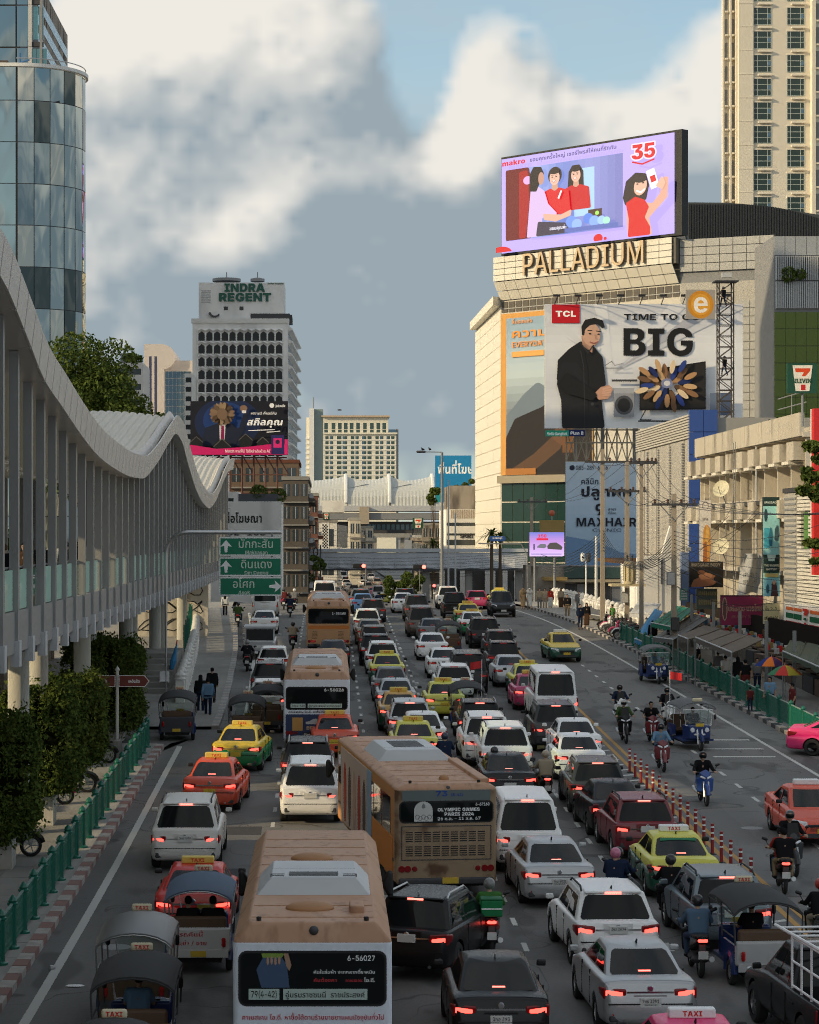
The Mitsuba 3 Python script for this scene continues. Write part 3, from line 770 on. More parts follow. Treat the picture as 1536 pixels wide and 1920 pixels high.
# towers beside and behind the hotel
k = thing('office_tower', 'pale tower with two slit windows and a rounded top left of the hotel', 'building'); Y = 640.0; s = Y / F
a, b = at(270, 645, Y), at(307, 645, Y); put(k, 'wall', MB().box(a[0], b[0], Y, Y + 25, 0, a[2]), M('pinkish_wall', (.55, .51, .50), .8)); put(k, 'rounded_top', MB().tube([(b[0] - .3, Y, a[2] - 3.4), (b[0] - .3, Y + 25, a[2] - 3.4)], 3.3, 20), M('pinkish_wall', (.55, .51, .50), .8))
for px in (282, 292):
    p = at(px, 668, Y); bx(k, 'slit_window', p[0] - .35, p[0] + .35, Y - .08, Y, 14, p[2], M('slit_blue', (.06, .07, .14), .3))
c = at(361, 675, Y); bx(k, 'wing', b[0], c[0], Y + 2, Y + 24, 0, c[2], M('pinkish_wall', (.55, .51, .50), .8))
window_grid(k, 'curtain_panel', (b[0] + .3, Y + 2, 18), (1, 0, 0), (0, 0, 1), np.arange(0, 7.0, 1.0), np.arange(0, c[2] - 22, 1.9), .92, 1.8, BLUEWIN, proud=.1)
k = thing('distant_block', 'low grey block with a roof garden behind the big tree', 'building'); Y = 520.0
a, b = at(215, 680, Y), at(268, 680, Y); bx(k, 'wall', a[0], b[0], Y, Y + 20, 0, a[2], LGREY); bx(k, 'roof_box', a[0] + 1, b[0] - 3, Y + 3, Y + 12, a[2], a[2] + 2.3, GREY)
for i in range(6):
    bx(k, 'window_band', a[0] + .4, b[0] - .4, Y - .07, Y, a[2] - 2.6 - 3.3 * i, a[2] - 1.3 - 3.3 * i, WINDOW)
put(k, 'roof_plants', leaves(700, blobs([(b[0] - 2.5, Y + 1, a[2] + 1), (b[0] - 1, Y + 1, a[2] + .8)], [1.2, .9]), .35), LEAF)
k = thing('balcony_tower', 'narrow pale apartment block squeezed left of the hotel', 'building'); Y = 585.0
a, b = at(346, 700, Y), at(361, 700, Y); bx(k, 'wall', a[0], b[0], Y, Y + 15, 0, a[2], WHITE)
for i in range(11):
    bx(k, 'window', a[0] + .3, b[0] - .3, Y - .06, Y, a[2] - 2.2 - 2.3 * i, a[2] - 1.0 - 2.3 * i, WINDOW)

# condominium at the end of the street
k = thing('condominium', 'cream apartment tower with many small windows at the end of the street', 'building'); Y = 1250.0; s = Y / F
CRW = M('condo_cream', (.72, .68, .56), .8); GRW = M('condo_green', (.05, .09, .09), .3)
A = lambda px, py: at(px, py, Y)
b0, b1 = A(606, 800), A(743, 800); put(k, 'wall', MB().box(b0[0], b1[0], Y, Y + 40, 0, A(0, 812)[2]), CRW); bx(k, 'upper_floors', b0[0], A(728, 0)[0], Y, Y + 36, A(0, 812)[2], A(0, 781)[2], CRW)
bx(k, 'roof_frame', b0[0] - 1, A(729, 0)[0] + .5, Y - 2, Y + 36, A(0, 782)[2], A(0, 779)[2], M('roof_tan', (.50, .38, .26), .8)); bx(k, 'cornice', b0[0], b1[0] + .6, Y - 1.2, Y, A(0, 814)[2], A(0, 811)[2], CRW)
bx(k, 'side_core', b1[0], b1[0] + 1.2, Y + 1, Y + 40, 0, A(0, 804)[2], GREY)
bx(k, 'lift_shaft', A(580, 0)[0], A(589, 0)[0], Y - 2, Y + 20, 0, A(0, 766)[2], WHITE); bx(k, 'stair_glass', A(589, 0)[0], A(606, 0)[0], Y + .5, Y + 20, 0, A(0, 767)[2], M('condo_glass', (.22, .28, .27), .2)); bx(k, 'left_wing', A(574, 0)[0], A(580, 0)[0], Y + 4, Y + 30, 0, A(0, 782)[2], CRW)
for r in range(9):
    z = A(0, 818 + 9.4 * r)[2]
    bx(k, 'balcony', A(573, 0)[0], A(580, 0)[0] - .1, Y + 2.6, Y + 4, z - 1.3, z - .5, WHITE)
    for g0, g1, n in ((609, 626, 2), (631, 652, 2), (657, 674, 2), (678, 698, 2), (703, 720, 2), (724, 741, 2)):
        for i in range(n):
            c0 = A(g0 + (g1 - g0) * i / n + 1, 0)[0]; c1 = A(g0 + (g1 - g0) * (i + 1) / n - 1, 0)[0]
            bx(k, 'window', c0, c1, Y - .1, Y, z - 1.5, z + .1, GRW)
            if (i + g0) % 2 == 0:
                bx(k, 'pane', c0 + .1, (c0 + c1) / 2 - .08, Y - .16, Y - .1, z - 1.4, z, BLUEWIN)
    bx(k, 'floor_band', b0[0], b1[0], Y - .35, Y, z - 2.15, z - 1.75, WHITE)
for g in (608, 622, 634, 645, 656, 668, 681, 694, 706, 717):
    for z0, z1 in ((793, 805), (806, 811)):
        bx(k, 'tall_window', A(g, 0)[0], A(g + 7, 0)[0], Y - .1, Y, A(0, z1)[2], A(0, z0)[2], GRW)
put(k, 'mast', MB().tube([A(588, 766), A(588, 745)], .25, 5), GREY); put(k, 'dish', MB().lathe([(.1, 0), (1.2, .4)], A(637, 770), (0, -.5, 1), 10), DARK); bx(k, 'roof_glass', A(729, 0)[0], b1[0], Y + .2, Y + 10, A(0, 812)[2], A(0, 805)[2], BLUEWIN)

# vaulted railway station across the street
k = thing('railway_station', 'elevated railway station with a pale barrel roof in ribbed bays', 'station'); Y = 780.0; s = Y / F; A = lambda px, py: at(px, py, Y)
zb, zt = A(0, 948)[2], A(0, 897)[2]; STR = M('station_roof', (.52, .53, .50), .5)
for a, b in ((540, 648), (652, 730), (733, 812), (815, 900)):
    g = []; N = 12; xa, xb = A(a, 0)[0], A(b, 0)[0]
    nx = int((xb - xa) / .55)
    for i in range(nx + 1):
        x = xa + (xb - xa) * i / nx; rise = (i / nx) ** 3 * 1.6; o = .13 if i % 2 else 0
        for j in range(N + 1):
            t = math.pi * j / N; g.append([x, Y + 14 - (14 - o) * math.cos(t), zb + (zt - zb - .6 + rise + o) * math.sin(t) ** .8 if j not in (0, N) else zb])
    put(k, 'roof_bay', (np.array(g), np.array([[i * (N + 1) + j, (i + 1) * (N + 1) + j, (i + 1) * (N + 1) + j + 1, i * (N + 1) + j + 1] for i in range(nx) for j in range(N)])), STR)
    m = MB().tube([(xb + .2, Y + 14 - 14.2 * math.cos(t), zb + (zt - zb + 1.5) * math.sin(t) ** .8) for t in np.linspace(.05, 3.09, 16)], .55, 6); put(k, 'roof_rib', m, WHITE, 40)
    m = MB(); tips = [(xa - .1, Y + 3, zt - 3.2), (xa - .1, Y + 10, zt + .9), (xa + 6.8, Y + 5, zt - 1.6)]; m.add(tips, [[0, 2, 1], [0, 1, 2]]); put(k, 'rib_sail', m, STR)
bx(k, 'platform_edge', A(540, 0)[0], A(905, 0)[0], Y - .5, Y + 28, zb - 1.8, zb, LGREY); bx(k, 'track_deck', A(540, 0)[0], A(905, 0)[0], Y, Y + 27, zb - 4.5, zb - 2.4, GREY); bx(k, 'concourse', A(560, 0)[0], A(900, 0)[0], Y + 4, Y + 24, zb - 9, zb - 5.2, DARK)
bx(k, 'lower_deck', A(540, 0)[0], A(905, 0)[0], Y + 1, Y + 26, zb - 10.4, zb - 9, CONC); bx(k, 'shaft', A(674, 0)[0], A(692, 0)[0], Y - 2, Y - .5, zb - 6, zb - .4, M('shaft_tan', (.40, .34, .26), .9))
for px in (560, 610, 655, 700, 752, 800, 845):
    bx(k, 'pier', A(px, 0)[0], A(px + 7, 0)[0], Y + 3, Y + 6, -1, zb - 9, CONC)
for px in range(690, 800, 9):
    bx(k, 'concourse_window', A(px, 0)[0], A(px + 6, 0)[0], Y + 3.9, Y + 4, zb - 7.8, zb - 6.1, (BLUEWIN, LGREY, WINDOW)[px % 3])
# ================================================================== vehicles
def loft(st, n=10):
    """closed body from stations (y, half width, bottom, top, shoulder drop)"""
    v = []
    for y, w, zb, zt, sh in st:
        half = [(w * .84, zb), (w * .95, zb + .05), (w * .985, zb + .16), (w, zb + (zt - zb) * .45), (w * .985, zt - sh * 1.0), (w * .93, zt - sh * .45), (w * .84, zt - sh * .12), (w * .45, zt + .012)]
        v += [(x, y, z) for x, z in half] + [(-x, y, z) for x, z in half[::-1]]
    k = 16; f = []
    for i in range(len(st) - 1):
        for j in range(k):
            a, b = i * k + j, i * k + (j + 1) % k; f += [[a, b, b + k], [a, b + k, a + k]]
    f += [[0, j + 1, j] for j in range(1, k - 1)]; o = (len(st) - 1) * k; f += [[o, o + j, o + j + 1] for j in range(1, k - 1)]
    f = np.array(f); v = np.array(v, float)
    m = trimesh.Trimesh(v, f, process=False)
    if m.volume < 0:
        f = f[:, ::-1]
    return m3.Manifold(m3.Mesh(np.ascontiguousarray(v, np.float32), np.ascontiguousarray(f, np.uint32)))


def patch_on(corners, uv, off, thick=.02, r=.0):
    """a thin sheet over part of the plane given by four corners (bottom-left, bottom-right, top-right, top-left seen from outside); uv: polygon in 0..1"""
    a, b, c, d = (np.asarray(p, float) for p in corners); nn = nrm(np.cross(b - a, d - a)); P = [(a * (1 - u) + b * u) * (1 - v) + (d * (1 - u) + c * u) * v + nn * (off + r) for u, v in uv]
    n = len(P); Q = [p - nn * thick for p in P]
    f = [[0, i, i + 1] for i in range(1, n - 1)]; f += [[n, n + i + 1, n + i] for i in range(1, n - 1)]
    for i in range(n):
        j = (i + 1) % n; f += [[i, n + i, n + j], [i, n + j, j]]
    return (np.array(P + Q), np.array(f))


def glass_on(corners, rows, off, bulge):
    """a pane on a cabin face that swells by bulge at its middle; rows: (height, left, right) in 0..1"""
    a, b, c, d = (np.asarray(p, float) for p in corners); nn = nrm(np.cross(b - a, d - a)); B = np.array([0, bulge, 0]); N = 9; g = []
    for v, u0, u1 in rows:
        for i in range(N):
            u = u0 + (u1 - u0) * i / (N - 1); g.append((a * (1 - u) + b * u) * (1 - v) + (d * (1 - u) + c * u) * v + nn * off + B * (1 - (2 * u - 1) ** 2))
    return (np.array(g), np.array([[j * N + i, j * N + i + 1, (j + 1) * N + i + 1, (j + 1) * N + i] for j in range(len(rows) - 1) for i in range(N - 1)]))


def wheel_parts(P, x, y, r, w, side, small=False):
    n = 20
    k = P.put('wheel', MB().lathe([(r * .62, -w / 2), (r * .9, -w / 2), (r, -w * .32), (r, w * .32), (r * .9, w / 2), (r * .62, w / 2)], (x, y, r), (1, 0, 0), n), RUB, 40)
    m = MB().lathe([(r * .66, side * w * .30), (r * .60, side * w * .40), (r * .56, side * w * .2), (0.001, side * w * .2)], (x, y, r), (1, 0, 0), n)
    for i in range(5):
        a = 2 * math.pi * i / 5 + .3; c = np.array([x + side * w * .32, y + r * .36 * math.cos(a), r + r * .36 * math.sin(a)]); m.obox(c, [(1, 0, 0), (0, math.cos(a), math.sin(a)), (0, -math.sin(a), math.cos(a))], (.018, r * .27, r * .085))
    m.lathe([(.001, side * w * .36), (r * .16, side * w * .34), (r * .16, side * w * .2)], (x, y, r), (1, 0, 0), 8)
    P.put(k + '__rim', m, 'RIM')


def car_proto(kind):
    P = Proto()
    if kind == 'sedan':
        L, W, G = 4.6, .885, dict(rb=(.56, 1.03, .74), rr=(1.40, 1.41, .60), rf=(2.45, 1.435, .60), fb=(3.40, .98, .74), top=1.475)
        st = [(-.03, .60, .36, .58, .05), (.0, .74, .29, .68, .05), (.05, .81, .26, .95, .05), (.13, .855, .24, 1.03, .05), (.6, .882, .22, 1.045, .06), (1.2, .885, .2, 1.02, .08), (2.2, .885, .2, .99, .08), (3.2, .885, .2, .985, .09), (3.7, .875, .2, .92, .10), (4.2, .85, .22, .80, .10), (4.45, .80, .26, .68, .09), (4.58, .68, .32, .58, .07)]
        tl, zl, ph, wr = (.46, .845, .74, .90), None, .52, .315; wy = (.95, 3.68)
    elif kind in ('hatch', 'suv', 'bigsuv', 'mpv', 'van'):
        pr = {'hatch': (4.05, .86, 1.50, .98, .30, .40, 2.15, 3.25), 'suv': (4.45, .90, 1.62, 1.03, .30, .50, 2.4, 3.35), 'bigsuv': (4.8, .925, 1.80, 1.14, .20, .42, 2.7, 3.6), 'mpv': (4.9, .925, 1.90, 1.10, .12, .30, 3.3, 4.2), 'van': (5.2, .95, 2.22, 1.22, .06, .16, 4.0, 4.75)}[kind]
        L, W, H, belt, rb, rr, rf, fb = pr; k = H / 1.62
        G = dict(rb=(rb + .06, belt, W * .93), rr=(rr + .22, H - .05, W * (.76 if H < 2 else .84)), rf=(rf, H - .03, W * (.75 if H < 2 else .82)), fb=(fb, belt - .02, W * .86), top=H)
        st = [(-.03, W * .70, .44, .62, .05), (.0, W * .84, .35, .74, .06), (.05, W * .925, .31, belt - .06, .06), (.16, W * .972, .28, belt + .01, .06), (.7, W, .26, belt + .015, .06), (1.8, W, .25, belt, .07), (rf + .3, W, .25, belt - .01, .08), (fb - .1, W, .25, belt - .01, .09), (fb + .35, W * .99, .26, belt - .08, .11), (L - .3, W * .96, .28, belt - .2, .12), (L - .1, W * .88, .32, belt - .34, .1), (L, W * .76, .38, belt - .45, .07)]
        tl, ph, wr = (W * .56, W * .95, .78, .96) if kind != 'van' else (W * .82, W * .95, .82, 1.12), .74, (.32 if H < 1.6 else .36); wy = (.85 if kind != 'van' else 1.1, L - .92)
    elif kind == 'pickup':
        L, W, G = 5.2, .93, dict(rb=(1.95, 1.08, .84), rr=(2.1, 1.72, .68), rf=(3.0, 1.74, .66), fb=(3.95, 1.08, .80), top=1.77)
        st = [(0, .86, .52, .95, .03), (.03, .90, .44, 1.06, .03), (.1, .915, .42, 1.07, .03), (1.88, .925, .40, 1.08, .04), (2.2, .925, .36, 1.09, .07), (3.5, .925, .36, 1.09, .08), (4.1, .92, .36, 1.04, .1), (4.8, .90, .38, .95, .12), (5.05, .86, .42, .86, .1), (5.2, .74, .48, .74, .07)]
        tl, ph, wr = (.76, .895, .72, 1.0), .60, .38; wy = (1.05, 4.2)
    body = loft(st)
    for y in wy:
        body = body - m3.Manifold.cylinder(2.6, wr + .045, wr + .045, 28, True).rotate([0, 90, 0]).translate([0, y, wr + .01])
        # keep the middle of the body: the arch is cut through and closed again by a dark inner box
    if kind == 'pickup':
        body = body - m3.Manifold.cube([1.5, 1.72, .8], True).translate([0, .98, 1.12])
        P.put('load_bed', MB().box(-.74, .74, .13, 1.83, .69, .73), DARK)
    P.append(('body', None, body, G))
    P.put('wheel_arch', MB().box(-W + .18, W - .18, .5, L - .5, .28, .72), RUB)
    # cabin
    g = G; r = .065; C = {}
    for nme in ('rb', 'rr', 'rf', 'fb'):
        y, z, w = g[nme]; C[nme] = [np.array([-w + r, y + (r if nme[0] == 'r' and nme != 'rf' else -r), z - r]), np.array([w - r, y + (r if nme[0] == 'r' and nme != 'rf' else -r), z - r])]
    ym = (g['rr'][0] + g['rf'][0]) / 2; pts = [p for q in C.values() for p in q] + [np.array([sx * (g['rr'][2] - .16), ym, g['top'] - r]) for sx in (-1, 1)] + [np.array([sx * (g['rr'][2] - .14), g['rr'][0] + .18, g['top'] - r - .012]) for sx in (-1, 1)]
    for q, bu in (('rb', -.10), ('rr', -.07), ('rf', .10), ('fb', .15)):
        for u in (.2, .35, .5, .65, .8):
            pts.append(C[q][0] * (1 - u) + C[q][1] * u + np.array([0, bu * (1 - (2 * u - 1) ** 2), .0 if q in ('rb', 'fb') else .012]))
    P.put('cabin', mfl(hull(pts, r, 12)), 'ROOF', 40)
    rbL, rbR = C['rb']; rrL, rrR = C['rr']; rfL, rfR = C['rf']; fbL, fbR = C['fb']
    boxy = kind in ('van', 'mpv', 'bigsuv')
    P.put('rear_window', glass_on((rbL, rbR, rrR, rrL), [(.06, .05, .95), (.15, .02, .98), (.5, .025, .975), (.86, .04, .96), (.95, .09, .91)], .012 + r, -.085), GLASS, True)
    P.put('windscreen', glass_on((fbR, fbL, rfL, rfR), [(.06, .04, .96), (.5, .04, .96), (.93, .06, .94)], .014 + r, .125), GLASS, True)
    for sx, (a, b, c, d) in ((-1, (fbL, rbL, rrL, rfL)), (1, (rbR, fbR, rfR, rrR))):
        us = ((.05, .44), (.48, .93)) if kind != 'pickup' else ((.08, .45), (.5, .92))
        if kind in ('van', 'mpv'):
            us = ((.04, .32), (.345, .64), (.665, .93))
        for u0, u1 in us:
            if sx < 0:
                u0, u1 = 1 - u1, 1 - u0
            t0 = .9
            P.put('side_window', patch_on((a, b, c, d), [(u0, .14), (u1, .14), (u1, t0), (u0, t0)], .006, r=r), GLASS)
    # rear end
    yb = .02
    zt0, zt1 = tl[2], tl[3]
    for sx in (-1, 1):
        a, b = (sx * tl[0], sx * tl[1])
        if kind in ('van', 'pickup'):
            m = mfl(hull([(x, y, z) for x in (a, b) for z in (zt0, zt1) for y in (.10,)], .03, 8))
        else:
            q = [(a, .04, zt0 + .05), (b - sx * .02, .085, zt0), (b - sx * .02, .085, zt1), (a, .04, zt1 - .03), (b + sx * .015, .36, zt1 - .04), (b + sx * .015, .30, zt0 + .06)]
            m = mfl(hull(q, .028, 8))
        n = P.put('tail_light', m, 'TAIL', 30)
        P.put(n + '__reflector', mfl(hull([(a + (b - a) * .15, .012, zt0 + .055), (a + (b - a) * .85, .055, zt0 + .045), (a + (b - a) * .15, .012, zt0 + .085), (a + (b - a) * .85, .055, zt0 + .12)], .018, 6)), 'LIT')
        P.put('bumper_reflector', MB().box(sx * W * .70 - .07, sx * W * .70 + .07, -.012, .03, .42, .46), LAMPR)
        mz = g['rb'][1] + .06 if kind != 'pickup' else 1.14
        my = g['fb'][0] - .38
        P.put('mirror', mfl(hull([(sx * (W + .02), my, mz), (sx * (W + .14), my - .02, mz), (sx * (W + .14), my - .02, mz + .06), (sx * (W + .03), my, mz + .06)], .03, 8)), 'MIRR', 30)
        hz = st[-3][3] - .14
        P.put('headlight', mfl(hull([(sx * W * .55, L - .07, hz - .05), (sx * W * .88, L - .32, hz - .02), (sx * W * .9, L - .4, hz + .08), (sx * W * .55, L - .1, hz + .05)], .03, 8)), LAMPW, 30)
        for y in wy:
            wheel_parts(P, sx * (W - .12), y, wr, .22, sx)
        if kind in ('suv', 'bigsuv'):
            P.put('roof_rail', MB().tube([(sx * (g['rr'][2] - .05), g['rr'][0] + .1, g['rr'][1] + .0), (sx * (g['rr'][2] - .06), g['rr'][0] + .3, g['top'] + .04), (sx * (g['rr'][2] - .06), g['rf'][0] - .3, g['top'] + .04), (sx * (g['rr'][2] - .05), g['rf'][0] - .1, g['rr'][1])], .022, 6), 'RAIL')
    # third brake lamp
    if kind == 'sedan':
        P.put('brake_light', glass_on((rbL, rbR, rrR, rrL), [(.16, .41, .59), (.21, .41, .59)], .02 + r, -.085), 'LIT3')
    else:
        P.put('spoiler', mfl(hull([(sx * (g['rr'][2] - .12), yy, zz) for sx in (-1, 1) for yy, zz in ((g['rr'][0] - .05, g['rr'][1] + .0), (g['rr'][0] + .2, g['rr'][1] + .015))], .03, 8)), 'ROOF', 30)
        P.put('brake_light', MB().box(-.17, .17, g['rr'][0] - .092, g['rr'][0] - .06, g['rr'][1] - .025, g['rr'][1] + .012), 'LIT3')
        if kind not in ('van', 'pickup'):
            P.put('wiper', MB().bar(rbL * .5 + rbR * .5 + (0, -.06, .06), rbL * .85 + rbR * .15 + (0, -.045, .12), .018), BLACK)
    zp = ph
    P.put('number_plate', MB().box(-.19, .19, -.035, .05, zp + .06, zp + .22), 'PLATE')
    P.put('plate_recess', MB().box(-.30, .30, .012, .10, zp + .02, zp + .27), 'SHADE')
    if kind != 'pickup':
        P.put('chrome_strip', MB().box(-tl[0] + .03, tl[0] - .03, .005, .1, tl[2] + .085, tl[2] + .115), 'TRIM')
        P.put('badge', MB().lathe([(.001, -.03), (.045, -.03), (.055, -.02), (.055, .01)], (0, .02, tl[2] + .17), (0, 1, 0), 12), CHROME)
        P.put('boot_seam', MB().box(-W * .86, W * .86, -.035, .03, .62, .64), BLACK)
        for sx in (-1, 1):
            P.put('boot_seam', MB().box(sx * W * .80 - .005, sx * W * .80 + .005, .025, .08, .63, tl[2]), BLACK)
    else:
        P.put('tailgate', MB().box(-.74, .74, -.006, .05, .60, 1.03), 'PAINT'); P.put('handle', MB().box(-.12, .12, -.02, .02, .9, .96), BLACK)
    P.put('lower_bumper', mfl(hull([(sx * W * .80, .015, zz) for sx in (-1, 1) for zz in ((.33, .40) if kind == 'sedan' else (.40, .50))] + [(sx * W * .9, .16, .42) for sx in (-1, 1)], .03, 8)), 'LOWER', 30)
    P.put('exhaust', MB().tube([(W * .55, -.02, .33), (W * .55, .2, .33)], .035, 8), CHROME)
    P.put('grille', MB().box(-W * .45, W * .45, L - .12, L - .02, .48, .66), BLACK); P.put('front_plate', MB().box(-.19, .19, L - .03, L + .015, .42, .55), 'PLATE'); P.put('front_bumper', MB().box(-W * .6, W * .6, L - .1, L - .01, .30, .42), DARK)
    P.put('antenna', mfl(hull([(0, g['rr'][0] + .30, g['top'] - .03), (0, g['rr'][0] + .14, g['top'] + .0), (0, g['rr'][0] + .13, g['top'] + .06)], .014, 6)), 'RAIL')
    for sx in (-1, 1):
        P.put('door_handle', MB().box(sx * (W - .005) - .012, sx * (W - .005) + .012, 1.5, 1.66, .86, .89), 'PAINT')
        for y in ((1.55, 2.55) if kind != 'pickup' else (2.0, 2.9)):
            P.put('door_seam', MB().box(sx * (W - .012) - .016, sx * (W - .012) + .016, y, y + .012, .35, .98), BLACK)
    return P


def finish(P, two_tone=None):
    """writes the body meshes; two_tone: height where the paint changes"""
    out = Proto(); out.cnt = getattr(P, 'cnt', {})
    for e in P:
        if e[0] == 'body':
            v = e[2]
            if two_tone:
                up, lo = v.split_by_plane([0, 0, 1], two_tone)
                out.append(('body', mikit.ply(mfl(lo), smooth=38), 'PAINT2')); out.append(('upper_body', mikit.ply(mfl(up), smooth=50), 'PAINT'))
            else:
                out.append(('body', mikit.ply(mfl(v), smooth=50), 'PAINT'))
        else:
            out.append(e)
    return out


RAW = {k: car_proto(k) for k in ('sedan', 'hatch', 'suv', 'bigsuv', 'mpv', 'van', 'pickup')}
CARS = {k: finish(v) for k, v in RAW.items()}
TAXI = finish(RAW['sedan'], .80)
_t = MB().box(-.36, .36, 1.92, 2.06, 1.50, 1.62); _t.box(-.40, .40, 1.88, 2.10, 1.465, 1.505)
for P in (TAXI,):
    P.append(('roof_sign', mikit.ply(mfl(hull([(sx * .34, y, z) for sx in (-1, 1) for y in (1.9, 2.06) for z in (1.50, 1.60)], .03, 8)), smooth=30), 'SIGN'))
    P.append(('roof_sign__lettering', mikit.ply(MB().prism(centre(text('TAXI', .085, 800), 0, 0), (0, 1.868, 1.55), (1, 0, 0), (0, 0, 1), .006).mesh()), RED))
CPAINT = {'white': (.76, .76, .75), 'pearl': (.64, .62, .58), 'silver': (.46, .47, .48), 'grey': (.12, .125, .13), 'darkgrey': (.045, .047, .05), 'black': (.010, .010, .011), 'bluegrey': (.16, .20, .23), 'brown': (.085, .06, .045), 'beige': (.34, .29, .23), 'maroon': (.16, .014, .022), 'redorange': (.62, .075, .03),
          'red': (.52, .022, .016), 'yellow': (.66, .47, .035), 'lime': (.58, .55, .06), 'gold': (.50, .28, .05), 'green': (.0, .17, .05), 'dgreen': (.006, .07, .04), 'pink': (.72, .03, .17), 'lightblue': (.10, .25, .48), 'navyblue': (.02, .07, .28), 'rose': (.42, .03, .11), 'tukblue': (.01, .03, .13)}


def paint(c):
    return M('paint_' + c, CPAINT[c], .32, .0 if c not in ('silver', 'beige', 'bluegrey') else .45, .4 if c in ('black', 'darkgrey', 'tukblue') else 1.0, .25 if c in ('black', 'darkgrey') else .5)


LIT = glow((1.0, .07, .05), .36); LIT3 = glow((1.0, .16, .12), .36)
CARN = {'sedan': 'sedan_car', 'hatch': 'hatchback_car', 'suv': 'sport_utility_car', 'bigsuv': 'sport_utility_car', 'mpv': 'people_carrier', 'van': 'minibus_van', 'pickup': 'pickup_truck'}
FAR_SKIP = ('boot_seam', 'door_seam', 'wiper', 'exhaust', 'door_handle', 'bumper_reflector', 'badge', 'antenna', 'plate_recess', 'rim', 'grille', 'headlight', 'front', 'windscreen', 'handle', 'chrome')


def ground_frame(px, py, yaw=0.0):
    p = gp(px, py) if np.ndim(px) == 0 else np.asarray(px, float)
    s = math.atan((gz(p[1] + 3) - gz(p[1] - 1)) / 4)
    return tr(p) @ rotx(s) @ rotz(yaw)


def add_car(kind, col, px, py, label, yaw=0.0, oncoming=False, taxi=None, brake=True, group=None, plate=None, pos=None, sx=1.0, sign='yellow'):
    """px, py: the photo pixel where the middle of its rear (of its front if oncoming) meets the road"""
    m = ground_frame(pos if pos is not None else px, py, math.radians(yaw))
    if oncoming:
        m = m @ rotz(math.pi) @ tr((0, -{'sedan': 4.6, 'pickup': 5.2}.get(kind, 4.4), 0))
    if sx != 1.0:
        m = m @ np.diag([sx, 1, 1, 1])
    near = py > 1330 and pos is None; g_ = (len(label) * 7 + px) % 9 / 9 - .5; m = m @ np.diag([1 + .03 * g_, 1 + .06 * g_, 1 - .05 * g_, 1])
    k = thing('taxi' if taxi else CARN[kind], label, 'taxi' if taxi else {'sedan': 'car', 'hatch': 'car', 'suv': 'suv', 'bigsuv': 'suv', 'mpv': 'van', 'van': 'van', 'pickup': 'pickup'}[kind], group)
    P = TAXI if taxi else CARS[kind]
    if not near:
        P = [e for e in P if not any(e[0].split('__')[-1].startswith(x) for x in FAR_SKIP) or (oncoming and e[0].split('__')[-1].startswith(('windscreen', 'headlight', 'grille', 'front')))]
    if not brake:
        lit = (LAMPR, None)
    pm = paint(col); dark = col in ('black', 'darkgrey')
    mats = {'PAINT': pm, 'PAINT2': paint(taxi) if taxi else pm, 'ROOF': pm, 'RIM': M('rim_silver', (.48, .48, .48), .3, .7) if not dark else M('rim_dark', (.2, .2, .2), .3, .7), 'TAIL': M('lamp_cluster', (.42, .016, .016), .10), 'LIT': (LAMPR, LIT) if brake and near else M('lamp_bright', (.75, .05, .04), .3),
            'LIT3': (LAMPR, LIT3) if brake and near else (M('lamp_bright', (.75, .05, .04), .3) if brake else LAMPR), 'MIRR': BLACK if taxi or dark else pm, 'RAIL': BLACK if not dark else STEEL, 'PLATE': plate or (PLATEY if taxi else PLATE), 'SHADE': pm,
            'TRIM': CHROME, 'LOWER': DARK, 'SIGN': M('sign_yellow', (.68, .50, .10), .5) if sign == 'yellow' else SWHITE}
    stamp(P, k, m, mats)
    return k, m


_pl = {}


def plate_text(k, m, top, kind, low=None):
    """the number on a plate near enough to read"""
    z = {'sedan': .52, 'pickup': .60}.get(kind, .74) + .06
    y = -.036
    mb = MB().flat(centre(text(top, .062, 600, width=.30), 0, 0), (0, y - .006, z + .105), (1, 0, 0), (0, 0, 1))
    if low:
        mb.flat(centre(text(low, .025, 600, width=.24), 0, 0), (0, y - .006, z + .035), (1, 0, 0), (0, 0, 1))
    e = mikit.ply(mb.mesh(), BLACK); scene[num(k + '__number_plate__lettering')] = {**e, 'to_world': T(m)}


def stick(k, name, mesh, m, mat, label=None, smooth=False):
    """one more part on a placed vehicle, in the vehicle's own axes"""
    e = mikit.ply(mesh.mesh() if isinstance(mesh, MB) else mesh, mat, smooth=smooth); q = num(k + '__' + name); scene[q] = {**e, 'to_world': T(m)}
    if label:
        labels[q] = {'label': label}
    return q


